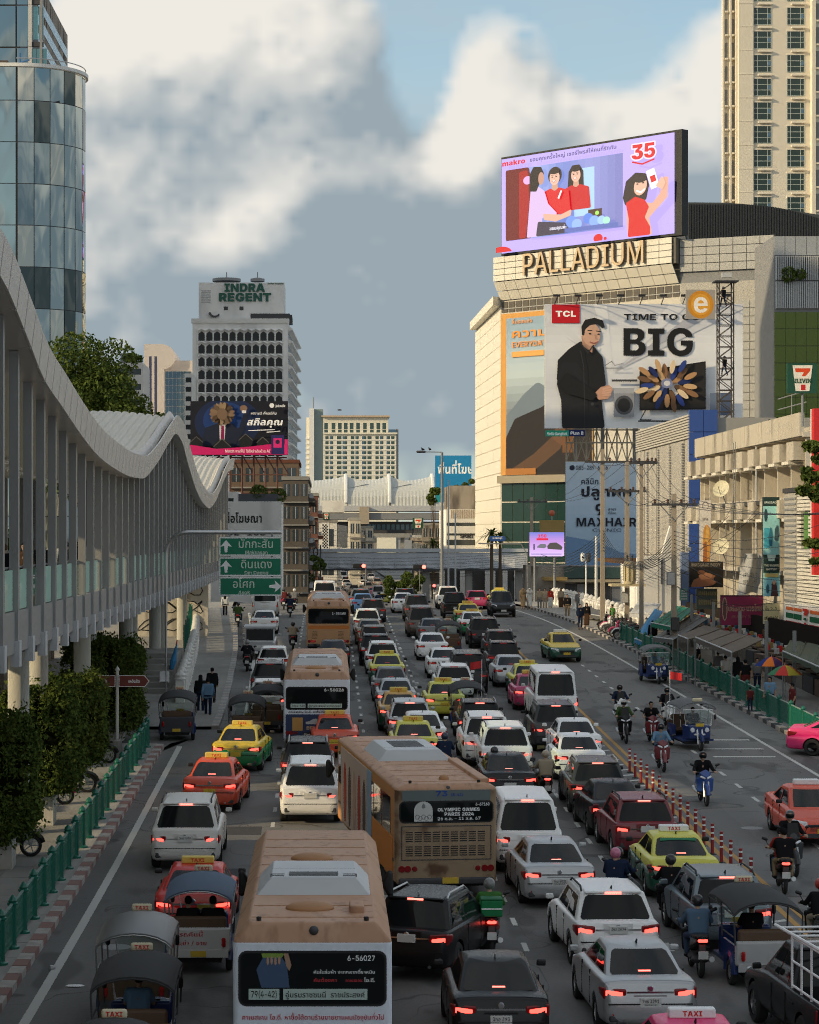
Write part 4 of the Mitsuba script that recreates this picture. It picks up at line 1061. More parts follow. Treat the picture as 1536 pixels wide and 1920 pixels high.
# ------------------------------------------------------------------ city buses
def bus(px, py, yaw, label, rear, side, roofm, texts, L=12.0, W=1.25, H=3.02, panel=None, style=0, pos=None):
    m = ground_frame(px if pos is None else pos, py, math.radians(yaw)); k = thing('city_bus', label, 'bus', None)
    S = lambda n, mesh, mat, sm=False, lb=None: stick(k, n, mesh, m, mat, lb, sm)
    r = .10
    shell = hull([(sx * (W - r), y, z) for sx in (-1, 1) for y in (r, L - r) for z in (.42 + r, 2.70)] + [(sx * (W - .28), y, H - r) for sx in (-1, 1) for y in (.22, L - .3)], r, 12)
    for y in (2.6, 8.9):
        shell = shell - m3.Manifold.cylinder(3, .52, .52, 24, True).rotate([0, 90, 0]).translate([0, y, .5])
    up, lo = shell.split_by_plane([0, 0, 1], 2.72); front, back = lo.split_by_plane([0, 1, 0], .20)
    S('roof', mfl(up), roofm, 35); S('body', mfl(front), side, 35); S('rear_end', mfl(back), rear, 35)
    S('underbody', MB().box(-W + .15, W - .15, .4, L - .4, .30, .8), RUB)
    for y in (2.6, 8.9):
        for sx in (-1, 1):
            w = num(k + '__wheel'); scene[w] = {**mikit.ply(MB().lathe([(.05, -.13), (.42, -.13), (.48, -.08), (.48, .08), (.42, .13), (.3, .13), (.28, sx * .06), (.001, sx * .06)], (sx * (W - .17), y, .48), (1, 0, 0), 20).mesh(), RUB, smooth=40), 'to_world': T(m)}
    # roof kit
    for i in range(9):
        S('roof_seam', MB().box(-W + .28, W - .28, .6 + 1.2 * i, .62 + 1.2 * i, H - .02, H + .012), roofm)
    acz = (3.0, 5.3) if style != 2 else (5.2, 8.2)
    ac = hull([(sx * .92, y, H - .02) for sx in (-1, 1) for y in acz] + [(sx * .70, y, H + .22) for sx in (-1, 1) for y in (acz[0] + .25, acz[1] - .1)], .05, 8)
    a = num(k + '__air_conditioner'); scene[a] = {**mikit.ply(mfl(ac), GAL, smooth=30), 'to_world': T(m)}
    def sub(n, mesh, mat):
        scene[num(a + '__' + n)] = {**mikit.ply(mesh.mesh(), mat), 'to_world': T(m)}
    if style == 2:
        sub('fan_grille', MB().box(-.42, .42, acz[0] + .9, acz[1] - .5, H + .262, H + .275), BLACK)
        sub('cover_seam', MB().box(-.72, .72, acz[0] + .75, acz[0] + .77, H + .255, H + .272), GREY)
    else:
        sub('fan_grille', MB().box(-.42, .42, acz[0] + .35, acz[0] + .75, H + .24, H + .285), BLACK)
        for sx in (-1, 1):
            sub('vent', MB().box(sx * .62 - .12, sx * .62 + .12, acz[0] + .3, acz[0] + .38, H + .22, H + .275), DARK); sub('vent', MB().box(sx * .62 - .12, sx * .62 + .12, acz[0] + .5, acz[0] + .58, H + .22, H + .275), DARK)
        sub('cover_seam', MB().box(-.72, .72, acz[0] + 1.25, acz[0] + 1.27, H + .255, H + .272), GREY)
    for y in ((1.5, 7.4) if style != 2 else (1.0,)):
        S('roof_hatch', mfl(m3.Manifold.sphere(1, 24).scale([.40 if style != 2 else .13, .30 if style != 2 else .13, .11]).translate([-.05 if style != 2 else .1, y, H + .01])), M('hatch_orange', (.40, .20, .09), .6), 40)
    if style != 2:
        S('roof_box', mfl(hull([(.62 + dx, 1.1 + dy, H + dz) for dx in (0, .18) for dy in (0, .55) for dz in (0, .08)], .03, 6)), roofm, 30)
        S('rain_gutter', mfl(hull([(x, .30 + .10 * abs(x) ** 2, z) for x in (-1.02, -.6, 0, .6, 1.02) for z in (H - .16, H - .08)], .035, 6)), roofm, 30)
    else:
        S('roof_duct', mfl(hull([(1.0 + dx, y, H + dz - .06) for dx in (-.1, .1) for y in (.4, 5.0) for dz in (0, .12)], .03, 6)), roofm, 30)
    S('marker_camera', mfl(m3.Manifold.sphere(.075, 14).translate([0.02 if style != 2 else .05, .08, H - .12])), DARK, 40)
    for sx in (-1, 1):
        S('roof_lamp', MB().lathe([(.04, 0), (.04, .06), (.001, .07)], (sx * .85, .3, H + .0), (0, 0, 1), 8), BLACK)
    # back window and printing
    z0, z1 = {0: (1.76, 2.56), 2: (1.95, 2.42), 3: (1.62, 2.42)}[style if style in (0, 2) else (3 if style == 3 else 0)]
    ws = W - .12; q = sbox(-ws + .1, z0 + .1, ws - .1, z1 - .1).buffer(.1, 6)
    S('rear_window_seal', MB().prism(q.buffer(.035), (0, .02, 0), (1, 0, 0), (0, 0, 1), .03), BLACK)
    S('rear_window', MB().prism(q, (0, .012, 0), (1, 0, 0), (0, 0, 1), .03), GLASS)
    for t in texts:
        tx, x0, x1, z, h, col = t[:6]; mat = {'w': SWHITE, 'k': BLACK, 'r': M('print_red', (.45, .03, .04), .7), 'b': M('print_blue', (.02, .06, .30), .7), 'g': M('print_tan', (.50, .36, .22), .7)}[col]
        S('lettering', MB().flat(affinity.translate(text(tx, h, t[6] if len(t) > 6 else 650, width=x1 - x0), x0, z), (0, -.026, 0), (1, 0, 0), (0, 0, 1)), mat)
    # sides: dark windows in a band, door leaves, flank skirt
    for sx in (-1, 1):
        y = .9
        while y < L - 1.2:
            S('side_window', MB().box(sx * (W - .02) - .03, sx * (W - .02) + .03, y, y + 1.42, 1.55, 2.45), GLASS); y += 1.55
        S('side_mirror', mfl(hull([(sx * (W + .28), L - .1, z) for z in (1.7, 2.1)] + [(sx * (W + .16), L - .1, 1.9)], .07, 8)), BLACK, 30)
        S('skirt_strip', MB().box(sx * (W - .01) - .02, sx * (W - .01) + .02, .3, L - .3, .95, 1.02), DARK)
    for sx in (-1, 1):
        for i, x in enumerate((.78, .95, 1.10)[: 3]):
            S('tail_lamp', MB().lathe([(.001, -.03), (.075 if i else .05, -.03), (.085 if i else .06, -.005), (.085, .03)], (sx * x, -.005, .80 if style == 2 else .72), (0, 1, 0), 14), M('lamp_cluster', (.22, .012, .014), .12))
    S('rear_bumper', mfl(hull([(sx * (W - .12), .0, z) for sx in (-1, 1) for z in (.45, .54)] + [(sx * (W - .1), .2, .5) for sx in (-1, 1)], .04, 8)), DARK, 30)
    S('number_plate', MB().box(-.2 + (.1 if style == 2 else 0), .2 + (.1 if style == 2 else 0), -.045, .0, .44, .58), PLATEY)
    return k, m


def vent_rows(k, m, x0, x1, z0, z1, cols, rows, mat=BLACK):
    for i in range(cols):
        a = x0 + (x1 - x0) * i / cols; b = a + (x1 - x0) / cols * .78; mb = MB()
        for j in range(rows):
            z = z0 + (z1 - z0) * (j + .3) / rows; mb.box(a, b, -.014, .02, z, z + (z1 - z0) / rows * .42)
        stick(k, 'vent', mb, m, mat)


ORB = M('bus_orange', (.46, .20, .085), .45); WHB = M('bus_white', (.70, .74, .82), .4, 0, .5); NAVY = M('bus_navy', (.02, .035, .10), .45)
# nearest bus: white poster on its back
k, m = bus(586, 2093, 0, 'nearest city bus, orange roof and white medicine poster on its back', WHB, ORB, BUSR,
           [('6-56027', .55, .98, 2.44, .085, 'w', 600), ('คันในร่มผ้า จากกลากที่ขาหนีบ', .02, .98, 2.24, .055, 'w', 500), ('คันต้องคา', .02, .38, 2.11, .06, 'r', 700), ('คาเนสเทน', .52, .78, 2.11, .05, 'r', 700), ('โอ.ดี.', .81, .98, 2.11, .06, 'w', 600),
            ('คาเนสเทน โอ.ดี. หาซื้อได้ตามร้านขายยาแผนปัจจุบันทั่วไป', -1.10, 1.12, 1.52, .075, 'r', 600)], style=0)
for a, b, tx, h in ((-1.0, -.52, '79(4-42)', .1), (-.46, .86, 'อู่บรมราชชนนี  ราชประสงค์', .085)):
    stick(k, 'route_board', MB().box(a, b, -.03, -.012, 1.83, 2.0), m, M('board_pale', (.42, .52, .48), .6)); stick(k, 'lettering', MB().flat(affinity.translate(text(tx, h, 600, width=b - a - .08), a + .04, 1.87), (0, -.036, 0), (1, 0, 0), (0, 0, 1)), m, BLACK)
pm = MB(); E = lambda x, z, a, b, col, d=0: pm.flat(affinity.scale(Point(x, z).buffer(1, 10), a, b), (0, -.03 - .002 * d, 0), (1, 0, 0), (0, 0, 1), col)   # poster: jeans, shirt, arms
pm.flat(Polygon([(-.80, 2.02), (-.36, 2.02), (-.40, 2.38), (-.50, 2.52), (-.76, 2.52), (-.88, 2.3)]), (0, -.028, 0), (1, 0, 0), (0, 0, 1), (.05, .09, .17)); pm.flat(Polygon([(-.78, 2.49), (-.48, 2.49), (-.44, 2.56), (-.80, 2.56)]), (0, -.03, 0), (1, 0, 0), (0, 0, 1), (.20, .30, .05))
for i in range(4):
    E(-.70 + .06 * i, 2.44 + .01 * (i % 2), .02, .065, (.42, .25, .17), 2)
pm.flat(Polygon([(-.45, 2.56), (-.38, 2.56), (-.33, 2.38), (-.36, 2.28), (-.41, 2.36)]), (0, -.032, 0), (1, 0, 0), (0, 0, 1), (.36, .22, .15))
stick(k, 'poster', pm, m, PRINT) if False else scene.__setitem__(num(k + '__poster'), {**mikit.ply(pm.mesh(), PRINT, color=pm.cols()), 'to_world': T(m)})
stick(k, 'engine_hatch', MB().prism(sbox(-1.0, .78, 1.08, 1.44).exterior.buffer(.008), (0, -.006, 0), (1, 0, 0), (0, 0, 1), .012), m, GREY); vent_rows(k, m, .46, 1.0, .95, 1.34, 12, 1, ORB); stick(k, 'maker_badge', MB().lathe([(.15, -.03), (.17, -.03)], (.30, 0, 1.28), (0, 1, 0), 20), m, M('print_blue', (.02, .06, .30), .7))
# second bus, at an angle
k, m = bus(837, 1690, 6.5, 'dirty tan city bus standing at an angle with the games notice on its rear window', BUSB, M('bus_advert', (.50, .22, .06), .45), BUSR,
           [('6-67160', .72, 1.06, 2.33, .075, 'w', 700), ('OLYMPIC GAMES', -.22, .82, 2.20, .085, 'w', 900), ('PARIS 2024', -.05, .68, 2.09, .085, 'w', 900), ('26 ก.ค. - 11 ส.ค. 67', -.22, .84, 1.985, .075, 'w', 700)], style=2, H=2.86)
stick(k, 'route_panel', MB().prism(sbox(-1.05, 2.50, 1.05, 2.68).buffer(.04, 4), (0, .015, 0), (1, 0, 0), (0, 0, 1), .03), m, M('route_grey', (.14, .17, .17), .3))
for tx, a, b, h in (('73', -.26, .02, .13), ('(8-45)', .12, .40, .07)):
    stick(k, 'lettering', MB().flat(affinity.translate(text(tx, h, 800, width=b - a), a, 2.57), (0, -.024, 0), (1, 0, 0), (0, 0, 1)), m, M('print_blue', (.02, .06, .30), .7))
stick(k, 'games_emblem', MB().flat(unary_union([sbox(-.80, 1.96, -.34, 2.22), Point(-.57, 2.22).buffer(.23)]), (0, -.026, 0), (1, 0, 0), (0, 0, 1)), m, M('emblem_white', (.60, .60, .58), .6))
for i in range(5):
    stick(k, 'ring', MB().flat(Point(-.72 + .075 * i, 2.07 - .03 * (i % 2)).buffer(.05).exterior.buffer(.008), (0, -.032, 0), (1, 0, 0), (0, 0, 1)), m, GREY)
stick(k, 'flame', MB().flat(Polygon([(-.62, 2.30), (-.57, 2.27), (-.52, 2.30), (-.53, 2.36), (-.57, 2.41), (-.60, 2.36)]), (0, -.032, 0), (1, 0, 0), (0, 0, 1)), m, GREY)
vent_rows(k, m, -1.0, 1.0, 1.45, 1.72, 9, 5); vent_rows(k, m, -1.0, 1.0, 1.10, 1.37, 9, 5); stick(k, 'hatch_seam', MB().prism(sbox(-1.1, 1.02, 1.1, 1.84).exterior.buffer(.01), (0, -.004, 0), (1, 0, 0), (0, 0, 1), .012), m, DARK)
adv = M('advert_pale', (.52, .40, .32), .6)                            # the printed film on its left flank
stick(k, 'side_film', MB().box(-1.268, -1.25, 5.3, 11.0, .55, 2.66), m, adv); stick(k, 'side_film', MB().box(-1.272, -1.25, 4.4, 5.2, .55, 2.66), m, M('advert_blue', (.25, .36, .46), .6)); stick(k, 'side_film', MB().box(-1.266, -1.25, .5, 4.3, .55, 1.5), m, M('advert_orange', (.62, .20, .02), .5))
for i in range(5):
    stick(k, 'film_figure', MB().prism(affinity.scale(Point(5.8 + 1.05 * i, 1.45).buffer(.5, 6), .6, 1.7), (-1.272, 0, 0), (0, 1, 0), (0, 0, 1), -.006), m, (M('advert_dark', (.10, .06, .05), .6), M('advert_red', (.40, .05, .03), .6), M('advert_skin', (.50, .30, .2), .6))[i % 3])
# third bus
k, m = bus(594, 1410, 0, 'white and blue city bus with a car care poster on its back, mid distance', WHB, ORB, BUSR, [('6-56026', .28, 1.02, 2.28, .12, 'w', 700), ('คาเนสเทน โอ.ดี. หาซื้อได้ตามร้านขายยา', -1.05, 1.05, 1.47, .08, 'k', 700)], style=3)
stick(k, 'poster', MB().prism(sbox(-1.17, .56, 1.17, 1.42), (0, -.002, 0), (1, 0, 0), (0, 0, 1), .012), m, NAVY)
for a, b, tx in ((-.98, -.42, '79(4-42)'), (-.34, .95, 'อู่บรมราชชนนี ราชประสงค์')):
    stick(k, 'route_board', MB().box(a, b, -.03, -.012, 1.66, 1.82), m, M('board_pale', (.42, .52, .48), .6)); stick(k, 'lettering', MB().flat(affinity.translate(text(tx, .08, 600, width=b - a - .08), a + .04, 1.70), (0, -.036, 0), (1, 0, 0), (0, 0, 1)), m, BLACK)
for sx in (-1, 1):
    stick(k, 'side_vent', MB().box(sx * .72 - .2, sx * .72 + .2, -.03, .0, .80, 1.30), m, M('vent_orange', (.48, .25, .07), .6))
for tx, a, b, z, h, mt in (('BEYOND', -.38, .42, .84, .13, M('print_tan', (.50, .36, .22), .7)), ('CERAMIC', -.22, .30, .74, .06, SWHITE)):
    stick(k, 'lettering', MB().flat(affinity.translate(text(tx, h, 800, width=b - a), a, z), (0, -.02, 0), (1, 0, 0), (0, 0, 1)), m, mt)
stick(k, 'car_picture', MB().flat(Polygon([(-.40, 1.05), (.42, 1.05), (.45, 1.12), (.30, 1.16), (.15, 1.25), (-.12, 1.25), (-.28, 1.16), (-.42, 1.13)]), (0, -.02, 0), (1, 0, 0), (0, 0, 1)), m, LGREY); stick(k, 'film_badge', MB().box(-.52, -.1, -.03, 0, .60, .74), m, BLACK); stick(k, 'lettering', MB().flat(affinity.translate(text('Plan B', .07, 700, width=.34), -.48, .63), (0, -.036, 0), (1, 0, 0), (0, 0, 1)), m, SWHITE)
# fourth bus, far
k, m = bus(616, 1226, 0, 'plain orange city bus farthest of the four in the same lane', M('bus_tan', (.50, .27, .13), .5), ORB, BUSR, [('1-55180', .2, 1.0, 2.25, .13, 'w', 700)], style=0)
stick(k, 'orange_band', MB().prism(sbox(-1.18, 1.42, 1.18, 1.62), (0, -.002, 0), (1, 0, 0), (0, 0, 1), .012), m, M('band_orange', (.55, .17, .03), .5))
for sx in (-1, 1):
    vent_rows(k, m, sx * .75 - .2, sx * .75 + .2, .85, 1.30, 1, 6, M('vent_brown', (.16, .08, .03), .6)); stick(k, 'brake_lamp', MB().box(sx * .88 - .13, sx * .88 + .13, -.04, 0, .66, .78), m, M('lamp_bright', (.75, .05, .04), .3))
# ------------------------------------------------------------------ the queue of cars
C = add_car
# kerb lane, from the near end
k, m = C('sedan', 'red', 362, 1765, 'red taxi half hidden behind the blue roofed tuk-tuk', taxi='red'); 
k, m = C('bigsuv', 'pearl', 347, 1635, 'pearl white tall suv with chrome strip in the kerb lane behind the red taxi'); plate_text(k, m, '5กฬ 7989', 'bigsuv')
k, m = C('sedan', 'redorange', 393, 1525, 'orange red taxi in the kerb lane, just behind the yellow and green one', taxi='redorange', yaw=-4)
k, m = C('sedan', 'yellow', 442, 1450, 'yellow and green taxi at the left kerb near the lane mouth', taxi='green', yaw=-5)
C('suv', 'white', 503, 1352, 'white suv to the left of the white and blue bus'); C('suv', 'darkgrey', 505, 1312, 'dark suv ahead of the white one left of the buses'); C('hatch', 'white', 512, 1272, 'white hatchback passing between the two far buses and the kerb')
C('sedan', 'white', 495, 1190, 'white sedan ahead of the loaded pickup in the kerb lane'); C('van', 'silver', 497, 1160, 'silver minibus below the green direction sign')
# second lane
C('bigsuv', 'white', 582, 1547, 'white tall suv with brake lights on, just left of the angled tan bus')
C('suv', 'black', 577, 1484, 'black suv ahead of the white suv left of the angled bus'); C('sedan', 'redorange', 628, 1424, 'orange red taxi directly behind the white and blue bus', taxi='redorange')
C('sedan', 'white', 618, 1282, 'white and green taxi hidden in front of the white and blue bus', taxi='green'); C('sedan', 'black', 625, 1256, 'black sedan behind the plain orange bus')
C('van', 'white', 609, 1136, 'white high roofed minibus on the bridge ahead of the orange bus'); C('hatch', 'white', 612, 1150, 'white hatchback between the minibus and the orange bus')
# third lane
C('suv', 'grey', 677, 1122, 'grey suv at the head of the queue in the third lane'); C('sedan', 'lightblue', 681, 1152, 'light blue sedan in the third lane on the bridge'); C('suv', 'darkgrey', 700, 1168, 'dark grey suv behind the light blue sedan')
C('suv', 'white', 689, 1192, 'white suv right of the orange bus'); C('sedan', 'beige', 694, 1210, 'beige sedan behind the white suv right of the orange bus'); C('suv', 'brown', 702, 1228, 'brown suv behind the beige sedan'); C('suv', 'black', 705, 1250, 'black suv behind the brown one, third lane')
C('suv', 'white', 718, 1266, 'white suv ahead of the yellow taxi of the third lane'); C('sedan', 'lime', 727, 1288, 'lime yellow taxi with dark green sides in the third lane', taxi='dgreen'); C('sedan', 'grey', 734, 1318, 'grey sedan behind the lime yellow taxi')
C('sedan', 'silver', 744, 1342, 'silver grey sedan ahead of the gold taxi'); C('sedan', 'gold', 750, 1374, 'gold and dark green taxi in the third lane', taxi='dgreen'); C('suv', 'silver', 770, 1396, 'silver suv behind the gold taxi'); C('sedan', 'white', 795, 1418, 'white sedan beside the yellow taxi ahead of the angled bus')
C('hatch', 'lime', 778, 1440, 'bright yellow taxi hatchback in front of the angled bus', taxi='lime')
k, m = C('suv', 'black', 762, 1842, 'black hatchback suv cutting across to the right beside the nearest bus', yaw=-19)
# fourth lane
C('suv', 'darkgrey', 760, 1122, 'dark grey suv first in the fourth lane by the median shrubs'); C('sedan', 'white', 757, 1150, 'white sedan in the fourth lane on the bridge'); C('bigsuv', 'darkgrey', 782, 1166, 'dark suv with a roof rack in the fourth lane'); C('mpv', 'brown', 791, 1196, 'brown van behind the suv with the roof rack')
C('sedan', 'grey', 812, 1207, 'grey sedan in the gap behind the brown van'); C('sedan', 'white', 812, 1240, 'white sedan left of the small dark tuk-tuk'); C('sedan', 'white', 835, 1274, 'white sedan behind the small dark tuk-tuk'); C('mpv', 'black', 880, 1302, 'black van in the fourth lane'); C('suv', 'white', 853, 1315, 'white suv left of the black van'); C('sedan', 'lime', 835, 1350, 'all yellow taxi left of the tuk-tuk with a red flag', taxi='lime')
C('suv', 'black', 902, 1398, 'black suv behind the tuk-tuk with a red flag'); C('bigsuv', 'white', 915, 1440, 'white suv with a roof rack ahead of the other white suv'); C('bigsuv', 'white', 950, 1462, 'white suv with tall lamps behind the rider with a black helmet')
C('sedan', 'black', 957, 1512, 'black sedan right of the angled bus roof'); k, m = C('mpv', 'white', 992, 1640, 'white people carrier with long red lamps right of the angled bus'); plate_text(k, m, 'ฮฆ 1117', 'mpv'); k, m = C('sedan', 'silver', 1050, 1705, 'silver sedan behind the white people carrier', yaw=2); plate_text(k, m, '7กม 6931', 'sedan', 'กรุงเทพมหานคร')
k, m = C('sedan', 'black', 940, 1986, 'glossy black saloon at the lower edge in the middle'); plate_text(k, m, '3กต 393', 'sedan')
# fifth lane
C('pickup', 'white', 843, 1142, 'white pickup at the head of the fifth lane'); C('pickup', 'black', 855, 1160, 'black pickup behind the white pickup'); C('hatch', 'rose', 895, 1138, 'red hatchback at the head of the right lane'); C('sedan', 'yellow', 880, 1174, 'yellow and green taxi behind the black pickup', taxi='green'); C('sedan', 'white', 888, 1194, 'white and green taxi behind the yellow and green one', taxi='green')
C('bigsuv', 'black', 910, 1217, 'black tall suv behind the white and green taxi'); C('suv', 'darkgrey', 940, 1238, 'dark suv in the fifth lane behind the tall black suv'); C('suv', 'black', 946, 1266, 'black suv behind the dark suv by the end of the orange line'); C('sedan', 'silver', 960, 1290, 'silver sedan ahead of the two taxis by the divider'); C('sedan', 'lime', 995, 1310, 'yellow and dark green taxi by the divider', taxi='dgreen'); C('sedan', 'rose', 1001, 1334, 'rose red taxi behind the yellow and dark green one', taxi='rose')
C('van', 'white', 1043, 1362, 'white minibus in the lane by the divider'); C('bigsuv', 'darkgrey', 1045, 1412, 'dark suv directly behind the white minibus'); C('sedan', 'white', 1085, 1434, 'white sedan behind the dark suv, first of two alike'); C('sedan', 'white', 1090, 1468, 'white sedan behind a like one, second of two'); C('suv', 'darkgrey', 1125, 1530, 'dark grey suv with arched lamps by the divider'); C('sedan', 'black', 1165, 1574, 'black sedan ahead of the dark red suv', yaw=2)
k, m = C('suv', 'maroon', 1215, 1616, 'dark red suv beside the red and white posts', yaw=2); k, m = C('sedan', 'lime', 1285, 1692, 'yellow and dark green taxi behind the dark red suv', taxi='dgreen', sign='white'); stick(k, 'window_film', MB().box(-.44, .44, 1.22, 1.23, 1.33, 1.4), m, M('film_green', (.05, .30, .17), .5))
C('suv', 'bluegrey', 1375, 1790, 'blue grey suv behind the yellow and dark green taxi, ahead of the open tuk-tuk', yaw=2)
k, m = C('suv', 'white', 1160, 1822, 'white crossover with brake lights on ahead of the silver saloon', yaw=3); plate_text(k, m, '3ขว 2674', 'suv')
k, m = C('sedan', 'silver', 1220, 1948, 'silver saloon with the white window sticker near the lower edge', yaw=2); plate_text(k, m, '7กธ 3291', 'sedan', 'กรุงเทพมหานคร'); stick(k, 'sticker', MB().tube([(.40 + .07 * math.cos(t) * (1 + .3 * math.sin(3 * t)), 1.02 - .0, 1.16 + .035 * math.sin(2 * t)) for t in np.linspace(0, 5, 16)], .008, 5), m, SWHITE)
k, m = C('sedan', 'pink', 1335, 2138, 'pink taxi of which only the roof shows at the lower edge', taxi='pink', sign='white')
k, m = C('pickup', 'black', 1632, 2010, 'black pickup with a white ladder rack at the lower right corner', yaw=5)
mb = MB()
for z in (1.12, 1.55, 1.98):
    for sx in (-1, 1):
        mb.tube([(sx * .82, .1, z), (sx * .82, 1.9, z)], .022, 6)
for y in (.1, .7, 1.3, 1.9):
    for sx in (-1, 1):
        mb.tube([(sx * .82, y, 1.0), (sx * .82, y, 1.98)], .022, 6)
    mb.tube([(-.82, y, 1.98), (.82, y, 1.98)], .022, 6)
mb.tube([(-.82, 3.0, 2.0), (-.82, -.1, 2.03)], .03, 6); mb.tube([(.82, 3.0, 2.0), (.82, -.1, 2.03)], .03, 6)
for y in (2.2, 2.7):
    mb.tube([(-.82, y, 2.0), (.82, y, 2.0)], .022, 6)
stick(k, 'ladder_rack', mb, m, SWHITE, None, 40); stick(k, 'blue_sheet', mfl(hull([(.1, .6, .9), (.5, 1.2, 1.2), (.4, .3, 1.0)], .15, 8)), m, M('tarp_blue', (.04, .22, .45), .7))
# traffic coming towards the camera
k, m = C('sedan', 'yellow', 1064, 1243, 'yellow and dark green taxi driving towards the camera alone on the right', oncoming=True, taxi='dgreen', sign='white', yaw=3)
C('pickup', 'black', 945, 1158, 'black pickup facing the camera on the bridge', oncoming=True); C('sedan', 'lime', 941, 1138, 'yellow taxi behind the pickup that faces the camera', oncoming=True, taxi='lime')
k, m = C('sedan', 'pink', 0, 0, 'pink taxi seen from its side at the right edge', taxi='pink', pos=(17.35, 90.0, gz(90)), yaw=-108)
k, m = C('sedan', 'redorange', 1546, 1592, 'orange red taxi facing the camera at the right edge', oncoming=True, taxi='redorange', sign='white')
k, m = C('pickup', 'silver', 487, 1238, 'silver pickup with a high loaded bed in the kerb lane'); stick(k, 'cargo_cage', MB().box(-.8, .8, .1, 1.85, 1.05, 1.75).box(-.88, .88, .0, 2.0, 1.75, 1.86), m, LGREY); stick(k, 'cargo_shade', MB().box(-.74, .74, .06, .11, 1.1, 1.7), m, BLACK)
# traffic beyond the crest of the bridge
ORD = ('first', 'second', 'third', 'fourth', 'fifth', 'sixth', 'seventh', 'eighth', 'ninth', 'tenth')
FARC = ['white', 'silver', 'darkgrey', 'white', 'rose', 'grey', 'black', 'beige', 'lime', 'white']
for i in range(42):
    row = i // 6; y = 345 + row * 32 + RNG.uniform(-5, 5); x = (-4.4, -1.2, 1.9, 5.0, 8.3, 11.2)[i % 6] + RNG.uniform(-.3, .3) - .006 * (y - 345)
    kind = ('sedan', 'suv', 'hatch', 'van', 'sedan', 'bigsuv')[(i * 5 + row) % 6]; c = FARC[(i * 7 + row) % 10]
    C(kind, c, 0, 0, f"far {c.replace('dark', 'dark ')} {CARN[kind].replace('_', ' ')} beyond the bridge, {ORD[i % 6]} file from the left, {ORD[row]} row", pos=(x, y, gz(y)), group='far traffic beyond the bridge')
k = thing('far_bus', 'maroon bus far beyond the bridge, seen below the footbridge', 'bus')
for i, (x, y, mt) in enumerate(((-4.0, 560, M('bus_maroon', (.20, .03, .10), .5)),)):
    put(k, 'body', mfl(hull([(x + sx * 1.15, yy, z) for sx in (-1, 1) for yy in (y, y + 11) for z in (.7, 2.9)], .12, 8)), mt, 35); bx(k, 'rear_window', x - 1, x + 1, y - .2, y - .1, 1.8, 2.6, GLASS); bx(k, 'rear_panel', x - 1.1, x + 1.1, y - .18, y - .1, .8, 1.6, M('bus_pink', (.45, .08, .22), .5))
k = thing('box_truck', 'small white box truck far beyond the bridge', 'truck'); bx(k, 'cargo_box', -2.2, -.2, 500, 505, 1.0, 3.1, WHITE); bx(k, 'cab', -2.1, -.3, 505, 506.8, .6, 2.2, WHITE); bx(k, 'door_seam', -1.22, -1.18, 499.97, 500, 1.1, 3.0, DARK); put(k, 'wheel', MB().lathe([(.4, -.9), (.4, .9)], (-1.2, 501, .42), (1, 0, 0), 12), RUB)

